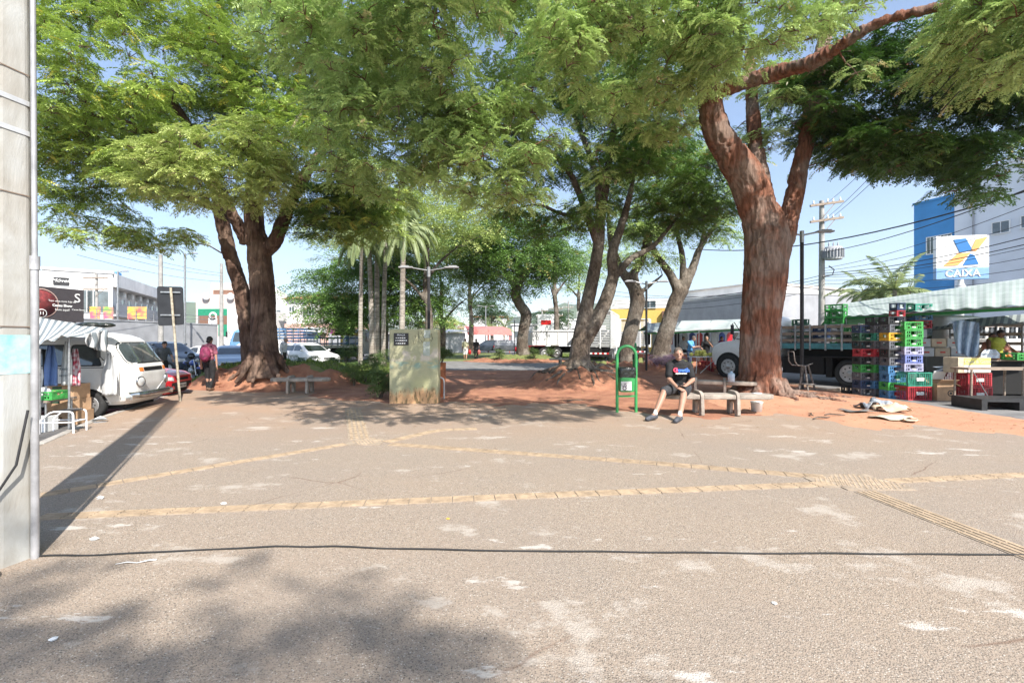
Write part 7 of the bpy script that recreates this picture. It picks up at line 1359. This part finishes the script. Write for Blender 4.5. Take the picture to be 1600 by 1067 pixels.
def person(label, loc, rz, pose=None, skin=M_skin, hair=M_hairb, shirt=None, sleeve='short', pants=None, plen='long', shoe=M_black, sock=None, s=1.0, vox=.012, hairlen=0, female=False, hands=False, extra=None, slim=1.0, finger_targets=None):
    t = thing('person', label, 'person', loc, rz); J = {}
    for k, v in STAND.items():
        if k in ('pelvis','chest','neck','head'): J[k] = Vector(v)
        else: J[k+'L'] = Vector(v); J[k+'R'] = Vector((-v[0],v[1],v[2]))
    for k, v in (pose or {}).items(): J[k] = Vector(v)
    for k in J: J[k] = J[k]*s
    up = (J['neck']-J['pelvis']).normalized(); rt = (J['shL']-J['shR']).normalized(); sl = slim
    b = MB()
    def torso(b, inf, lo=0.0, hi=1.0):
        P0, P1 = J['pelvis'], J['neck']; 
        for f, w_, d in ((0,.150,.105),(.2,.140,.10),(.4,.140,.10),(.6,.155,.11),(.78,.165,.11),(.9,.13,.09)):
            if lo <= f <= hi:
                c = P0.lerp(P1,f); n_ = 16; w_ = w_*s*sl+inf; d = d*s*sl+inf; fw = rt.cross(up); vs = []
                M_ = Matrix((rt, fw, up)).transposed().to_4x4(); M_.translation = c; o_ = b.M; b.M = M_; b.ball((0,0,0), (w_, d, .10*s+inf), 16, 0, 8); b.M = o_
    torso(b, 0); cap(b, J['neck'], J['head']+Vector((0,.02,-.06))*s, .058*s, .052*s)
    H = J['head']; hd = (J.get('look') or Vector((0,-1,0))).normalized() if 'look' in J else Vector((0,-1,0)); hr = Vector((0,0,1)).cross(hd).normalized()*-1; hu = hr.cross(hd)*-1
    if hu.z < 0: hu = -hu
    Mh = Matrix((hr, -hd, hu)).transposed().to_4x4(); Mh.translation = H; b.M = Mh; k = s
    b.ball((0,.012*k,.025*k), (.077*k,.095*k,.10*k), 20, 0, 14); b.ball((0,-.022*k,-.045*k), (.058*k,.066*k,.068*k), 16, 0, 10); b.ball((0,-.05*k,-.095*k), (.028*k,.028*k,.022*k), 10)
    b.tube([(0,-.088*k,.03*k),(0,-.108*k,-.012*k),(0,-.098*k,-.03*k)], [.011*k,.017*k,.012*k], 8); b.ball((0,-.088*k,-.056*k), (.026*k,.012*k,.009*k), 10); b.ball((.03*k,-.076*k,.03*k),(.022*k,.010*k,.006*k)); b.ball((-.03*k,-.076*k,.03*k),(.022*k,.010*k,.006*k))
    for sg in (-1,1): b.ball((sg*.08*k,.01*k,-.005*k), (.012*k,.022*k,.034*k), 10)
    b.M = Matrix()
    for S_ in 'LR':
        cap(b, J['sh'+S_], J['el'+S_], .052*s*sl, .040*s*sl); cap(b, J['el'+S_], J['ha'+S_], .040*s*sl, .027*s*sl)
        cap(b, J['hip'+S_], J['kn'+S_], .085*s*sl, .056*s*sl); cf = J['kn'+S_].lerp(J['an'+S_],.3); bk = (J['an'+S_]-J['toe'+S_]); bk.z = 0; cf = cf+bk.normalized()*.012*s; cap(b, J['kn'+S_], cf, .054*s*sl, .056*s*sl); cap(b, cf, J['an'+S_], .056*s*sl, .035*s*sl); cap(b, J['an'+S_], J['toe'+S_], .038*s, .03*s)
        d = (J['ha'+S_]-J['el'+S_]).normalized(); hq = J.get('hd'+S_); d2 = hq.normalized() if hq else (d+Vector((0,-.1,-.1))).normalized(); pr = J['ha'+S_]; side = d2.cross(up).normalized(); fx = 1 if S_ == 'L' else -1
        palm = pr+d2*.055*s; nrm = side.cross(d2).normalized()
        b.M = Matrix((side, nrm, d2)).transposed().to_4x4(); b.M.translation = palm; b.ball((0,0,0), (.040*s,.018*s,.055*s), 14, 0, 8); b.M = Matrix()
        for fi, (o_, ln) in enumerate(((-.030,.068),(-.010,.078),(.010,.074),(.029,.058))):
            p0 = palm+side*o_*s+d2*.035*s; cu = J.get('curl'+S_); cu = (cu if cu else (-nrm*fx*.5 if False else Vector((0,0,-1)))).normalized(); p1 = p0+(d2*.85+cu*.3).normalized()*ln*.45*s; p2 = p1+(d2*.5+cu*.8).normalized()*ln*.32*s; p3 = p2+(d2*.1+cu).normalized()*ln*.25*s
            b.tube([p0,p1,p2,p3], [.0095*s,.009*s,.0085*s,.0075*s], 8); b.ball(p1,.0092*s,8); b.ball(p2,.0088*s,8); b.ball(p3,.0078*s,8)
        th = J.get('thumb'+S_); th = th.normalized() if th else -side*fx; p0 = palm+th*.028*s-d2*.02*s; p1 = p0+(th*.8+d2*.6).normalized()*.032*s; p2 = p1+(th*.3+d2).normalized()*.028*s; b.tube([p0,p1,p2], [.012*s,.0105*s,.0085*s], 8); b.ball(p1,.0105*s,8); b.ball(p2,.0088*s,8)
    fuse(b, 'body', skin, t, vox if not hands else .0055, 2)
    if shirt:
        b = MB(); torso(b, .016*s, .12); cap(b, J['shR']*.9+J['neck']*.1, J['shL']*.9+J['neck']*.1, .07*s, .07*s)
        for S_ in 'LR':
            e = J['sh'+S_].lerp(J['el'+S_], .72 if sleeve == 'short' else 1.0); 
            if sleeve == 'none': continue
            cap(b, J['sh'+S_], e, .068*s*sl, (.064 if sleeve == 'short' else .052)*s*sl)
            if sleeve == 'long': cap(b, J['el'+S_], J['el'+S_].lerp(J['ha'+S_],.92), .052*s*sl, .038*s*sl)
        fuse(b, 'shirt', shirt, t, max(vox,.010), 3, .022*s)
    if pants:
        b = MB(); c = J['pelvis']; o_ = b.M; M_ = Matrix((rt, rt.cross(up), up)).transposed().to_4x4(); M_.translation = c; b.M = M_; b.ball((0,0,-.01*s), (.168*s*sl,.125*s*sl,.12*s), 16, 0, 8); b.M = o_
        for S_ in 'LR':
            if plen == 'long': cap(b, J['hip'+S_], J['kn'+S_], .10*s*sl, .072*s*sl); cap(b, J['kn'+S_], J['kn'+S_].lerp(J['an'+S_],.95), .070*s*sl, .052*s)
            else: cap(b, J['hip'+S_], J['hip'+S_].lerp(J['kn'+S_],.9), .104*s*sl, .092*s*sl)
        fuse(b, 'trousers' if plen == 'long' else 'shorts', pants, t, max(vox,.010), 3, .02*s)
    for S_ in 'LR':
        a, q = J['an'+S_], J['toe'+S_]; d = (q-a); d.z = 0; d = d.normalized(); b = MB(); sole = min(a.z,q.z+.03)-.05*s; he = Vector((a.x,a.y,q.z))-d*.03*s
        b.tube([he-d*.03*s+Vector((0,0,.02*s)), he+Vector((0,0,.03*s)), he.lerp(q,.5)+Vector((0,0,.025*s)), q+Vector((0,0,.0)), q+d*.03*s-Vector((0,0,.006*s))], [.03*s,.05*s,.05*s,.046*s,.026*s], 12); cap(b, a-Vector((0,0,.01*s)), he+Vector((0,0,.03*s)), .044*s, .046*s)
        zmin = q.z-.038*s; o = fuse(b, 'shoe', shoe, t, .009, 2); co = np.empty(len(o.data.vertices)*3,np.float32); o.data.vertices.foreach_get('co',co); co = co.reshape(-1,3); co[:,2] = np.maximum(co[:,2], zmin); o.data.vertices.foreach_set('co',co.ravel()); o.data.update()
        if sock: b = MB(); kn = J['kn'+S_]; b.tube([a, a.lerp(kn,.24)], [.041*s,.042*s], 12); b.build('sock', sock, t)
    b = MB(); b.M = Mh
    if hairlen >= 0:
        b.ball((0,.026*k,.045*k), (.086*k,.098*k,.096*k), 18, 0, 12)
        if hairlen > 0: b.ball((0,.07*k,-.04*k), (.07*k,.05*k,.11*k*hairlen), 14)
        o = fuse(b, 'hair', hair, t, .008, 1, .012)
        # uncover the face
        me = o.data; import bmesh; bm = bmesh.new(); bm.from_mesh(me); Mi = Mh.inverted()
        kill = [v for v in bm.verts if (lambda q: q.y < -.03*k and q.z < .062*k)(Mi @ v.co) or (lambda q: q.z < -.005*k and q.y < .03*k)(Mi @ v.co)]
        bmesh.ops.delete(bm, geom=kill, context='VERTS'); bm.to_mesh(me); bm.free()
    if extra: extra(t, J, s, Mh)
    return t, J
M_tee = mat('black_tee', (.014,.014,.016), .85, var=.3, scale=8); M_shorts = mat('charcoal_shorts', (.04,.042,.048), .8, var=.4, scale=5); M_shoe = mat('grey_shoe', (.07,.075,.09), .7, var=.3, scale=14); M_sock = mat('white_sock', (.72,.71,.69), .9)
# seated man: local frame faces the camera (-y)
sx_, sy_ = PX(1066,9.72), 9.80; S_ = 1.10
def lp(px, Y, py): v = P(px,Y,py)-Vector((sx_,sy_,0)); return v/S_
pose = dict(pelvis=(.02,.02,.545), chest=(-.05,-.05,.83), neck=(-.085,-.12,1.045), head=(-.115,-.185,1.185),
 shL=(.12,-.09,.975), shR=(-.27,-.12,.975), elL=(.16,-.18,.70), elR=(-.30,-.20,.715), haL=(-.04,-.40,.625), haR=(-.235,-.44,.585),
 hipL=(.09,.0,.53), hipR=(-.09,.0,.53), knL=(-.13,-.50,.50), knR=(-.46,-.38,.49), anL=lp(1062,8.95,646), anR=lp(1023,9.15,644), toeL=lp(1055,8.80,657.5), toeR=lp(1011,9.02,653),
 look=(-.25,-1,-.10), hdL=(-.75,-.35,-.25), hdR=(.35,-.75,-.2), curlL=(-.5,-.2,-.6), curlR=(.6,-.3,-.5), thumbL=(-.2,-.3,.9), thumbR=(.3,-.2,.9))
for q_ in ('anL','anR','toeL','toeR'): pose[q_] = tuple(pose[q_])
pose['toeL'] = (pose['toeL'][0],pose['toeL'][1],.037); pose['toeR'] = (pose['toeR'][0],pose['toeR'][1],.037); pose['anL'] = (pose['anL'][0],pose['anL'][1],.10); pose['anR'] = (pose['anR'][0],pose['anR'][1],.10)
def man_extra(t, J, s, Mh):
    k = s; b = MB(); b.M = Mh
    for sg in (-1,1): b.ball((sg*.030*k,-.0835*k,.010*k), (.008*k,.005*k,.004*k), 10)
    b.build('eyes', M_hairb, t); b = MB(); b.M = Mh
    for sg in (-1,1): b.tube([(sg*.014*k,-.093*k,.033*k),(sg*.03*k,-.092*k,.038*k),(sg*.048*k,-.078*k,.032*k)], [.003,.005,.003], 6, flat=.6)
    b.build('eyebrows', M_hairg, t); b = MB(); b.M = Mh; b.tube([(-.022*k,-.0955*k,-.057*k),(0,-.1005*k,-.058*k),(.022*k,-.0955*k,-.057*k)], [.003,.0045,.003], 6, flat=.6); b.build('mouth', mat('lip',(.30,.11,.09),.5), t)
    def on(px, dx): return None
    c = J['chest']; 
    # chest print laid on the shirt front
    fx = -.205*s*0+c.x; yy = c.y-.165*s; rzt = R(0)
    q = text(t, 'G', (fx-.135*s, yy-.003, .885*s), .115*s, mat('print_red',(.65,.03,.08),.6), bold=.006, ext=.02, name='shirt_print', rot=(R(78),0,R(-6))); q = text(t, 'rowth', (fx-.0*s, yy+.002, .885*s), .105*s, mat('print_blue',(.04,.16,.60),.6), bold=.004, ext=.02, name='shirt_print', rot=(R(78),0,R(2))); q = text(t, 'suplementos', (fx-.03*s, yy-.006, .825*s), .042*s, M_wtext, bold=.001, ext=.02, name='shirt_print', rot=(R(78),0,R(0)))
person("man in black printed t-shirt and dark shorts sitting on the concrete bench", (sx_,sy_,0), 0, pose, M_skin, M_hairg, M_tee, 'short', M_shorts, 'short', M_shoe, M_sock, S_, .009, 0, slim=1.1, hands=True, extra=man_extra)
t = thing('phone', 'black smartphone held in the hands of the seated man', 'phone', (sx_-.165*S_,sy_-.50*S_,.60*S_), R(-10)); b = MB(); b.box((0,0,0),(.15,.075,.009),rx=R(-35),ry=R(18)); b.build('case', M_black, t, bevel=.003); b = MB(); b.box((0,-.002,.0055),(.135,.064,.0016),rx=R(-35),ry=R(18)); b.build('screen', glass_mat('phone_glass',(.02,.02,.025),.05), t)
# woman with backpack walking away (faces +y)
M_pinktop = mat('plum_top', (.36,.11,.16), .8, var=.3, scale=9); M_pack = mat('burgundy_backpack', (.20,.02,.07), .7, var=.4, scale=7); M_blackp = mat('black_trousers', (.016,.016,.018), .85, var=.3)
wx_, wy_ = PX(327,14.5), 14.5
def bp(t, J, s, Mh):
    b = MB(); b.M = Matrix.Translation((0,.20,1.20)); o = rpoly([(-.15,-.24),(.15,-.24),(.17,.0),(.14,.24),(-.14,.24),(-.17,0)],.06,4); b.ball((0,0,-.03),(.165,.12,.25),18,0,12); b.ball((0,.06,-.10),(.125,.09,.14),14); o_ = fuse(b, 'backpack', M_pack, t, .012, 2, .02)
    b = MB(); [b.tube([(x,.10,1.42),(x,.0,1.475),(x,-.10,1.38),(x,-.13,1.2)], .018, 6, flat=.5) for x in (-.12,.12)]; b.build('shoulder_straps', M_pack, t)
person('woman with a burgundy backpack and black trousers walking towards the motorcycle', (wx_,wy_,.0), R(180), dict(haL=(.27,-.02,.84), haR=(-.27,.05,.84), knL=(.09,-.05,.49), anL=(.08,-.06,.08), toeL=(.10,-.22,.035), anR=(-.09,.10,.08), toeR=(-.10,-.06,.035), look=(0,-1,-.3), head=(0,-.03,1.59)), M_skin, M_hairb, M_pinktop, 'short', M_blackp, 'long', mat('brown_boot',(.14,.08,.05),.7), s=1.0, hairlen=.5, extra=bp)
person('man in a grey t-shirt bending beside the blue motorcycle', (PX(254,17.6),17.6,-.14), R(60), dict(neck=(0,-.10,1.44), head=(0,-.17,1.57), look=(0,-1,-.5), elL=(.26,-.12,1.14), haL=(.2,-.34,1.02), elR=(-.26,-.12,1.14), haR=(-.2,-.34,1.02)), M_skin2, M_hairb, mat('grey_tee',(.10,.11,.115),.85,var=.2), 'short', M_blackp)
person('old man in a pale shirt standing in front of the white hatchback', (PX(443,22),22,.05), R(90), dict(neck=(0,-.05,1.44), head=(0,-.11,1.57), look=(0,-1,-.2)), M_skin2, M_hairw, mat('pale_shirt',(.50,.51,.52),.85), 'long', M_blackp, slim=1.05)
person('person in a pale yellow top and white shorts walking away down the path', (PX(727,36.5),36.5,.01), R(175), dict(anL=(.1,-.12,.08), toeL=(.12,-.27,.035), anR=(-.1,.14,.1), toeR=(-.1,0,.04)), M_skin2, M_hairg, mat('pale_yellow_top',(.62,.62,.42),.85), 'short', mat('white_shorts',(.7,.7,.69),.85), 'short', s=1.0, slim=1.12, vox=.02)
person('person in black top and black trousers walking away down the path', (PX(744,36.8),36.8,.01), R(183), dict(anL=(.07,-.1,.08), toeL=(.09,-.25,.035), anR=(-.07,.12,.1), toeR=(-.08,-.02,.04)), M_skin, M_hairb, M_tee, 'short', M_blackp, s=1.0, slim=.95, hairlen=.6, vox=.02)
for k, (px, Y, z, m_, lb) in enumerate([(734,36.3,.62,M_redlens,'red shopping bag carried by the person in the pale top'),(748.5,36.6,.62,M_awnr,'pink shopping bag carried by the person in black')]): b = MB(); b.ball((0,0,.1),(.13,.10,.2),10); b.tube([(0,0,.28),(0,0,.4)],.01,5); tag(b.build('shopping_bag', m_, None, (PX(px,Y),Y,z-.05)), lb, 'bag')
person('man in a bright blue t-shirt leaning over the fruit table', (PX(1077,21.8),21.8,.12), R(60), dict(neck=(0,-.12,1.43), head=(0,-.2,1.56), look=(-.2,-1,-.5), elL=(.25,-.2,1.15), haL=(.15,-.42,1.15), elR=(-.25,-.2,1.15), haR=(-.12,-.42,1.2)), M_skin, M_hairg, mat('sky_tee',(.10,.33,.62),.8,var=.1), 'short', mat('jeans',(.06,.09,.16),.85), slim=1.1)
person('woman in a black top facing the stall under the middle awning', (PX(1104,22.3),22.3,.1), R(-20), dict(elL=(.25,-.12,1.2), haL=(.1,-.2,1.42), elR=(-.24,-.05,1.12), haR=(-.15,-.25,1.0)), M_skin2, M_hairb, M_tee, 'short', M_blackp, hairlen=.8)
person('woman in a pale pink top standing by the leaning grey tree', (PX(1043,22.6),22.9,.35), R(150), None, M_skin, M_hairb, mat('pale_pink_top',(.62,.45,.40),.8), 'none', M_blackp, hairlen=.8, s=.92)
person('person in a dark top behind the counter under the green-backed awning', (PX(1128,26.3),26.3,.1), R(5), None, M_skin2, M_hairb, mat('maroon_top',(.16,.02,.05),.8), 'short', M_blackp, hairlen=.5)
person('person in a white top behind the long pale counter', (PX(1068,26.5),26.5,.1), R(-5), None, M_skin2, M_hairb, M_cloth_w, 'short', M_blackp, vox=.016)
person('seller in a yellow-green tank top leaning over the dark counter', (PX(1561,13.9),14.0,.22), R(-8), dict(neck=(0,-.10,1.43), head=(.02,-.15,1.57), look=(.2,-1,-.5), elL=(.30,-.12,1.14), haL=(.28,-.45,.98), elR=(-.30,-.14,1.14), haR=(-.25,-.45,.98)), M_skin3, M_hairb, mat('lime_tank',(.38,.42,.06),.8,var=.1), 'none', M_blackp, slim=1.12)
person('person in a pale orange top at the far end of the right stall', (PX(1603,13.2),14.1,.1), R(-30), dict(elL=(.3,-.2,1.15), haL=(.2,-.45,1.1), elR=(-.3,-.2,1.15), haR=(-.35,-.5,1.1)), M_skin, M_hairb, mat('coral_top',(.6,.25,.18),.8), 'short', M_blackp)
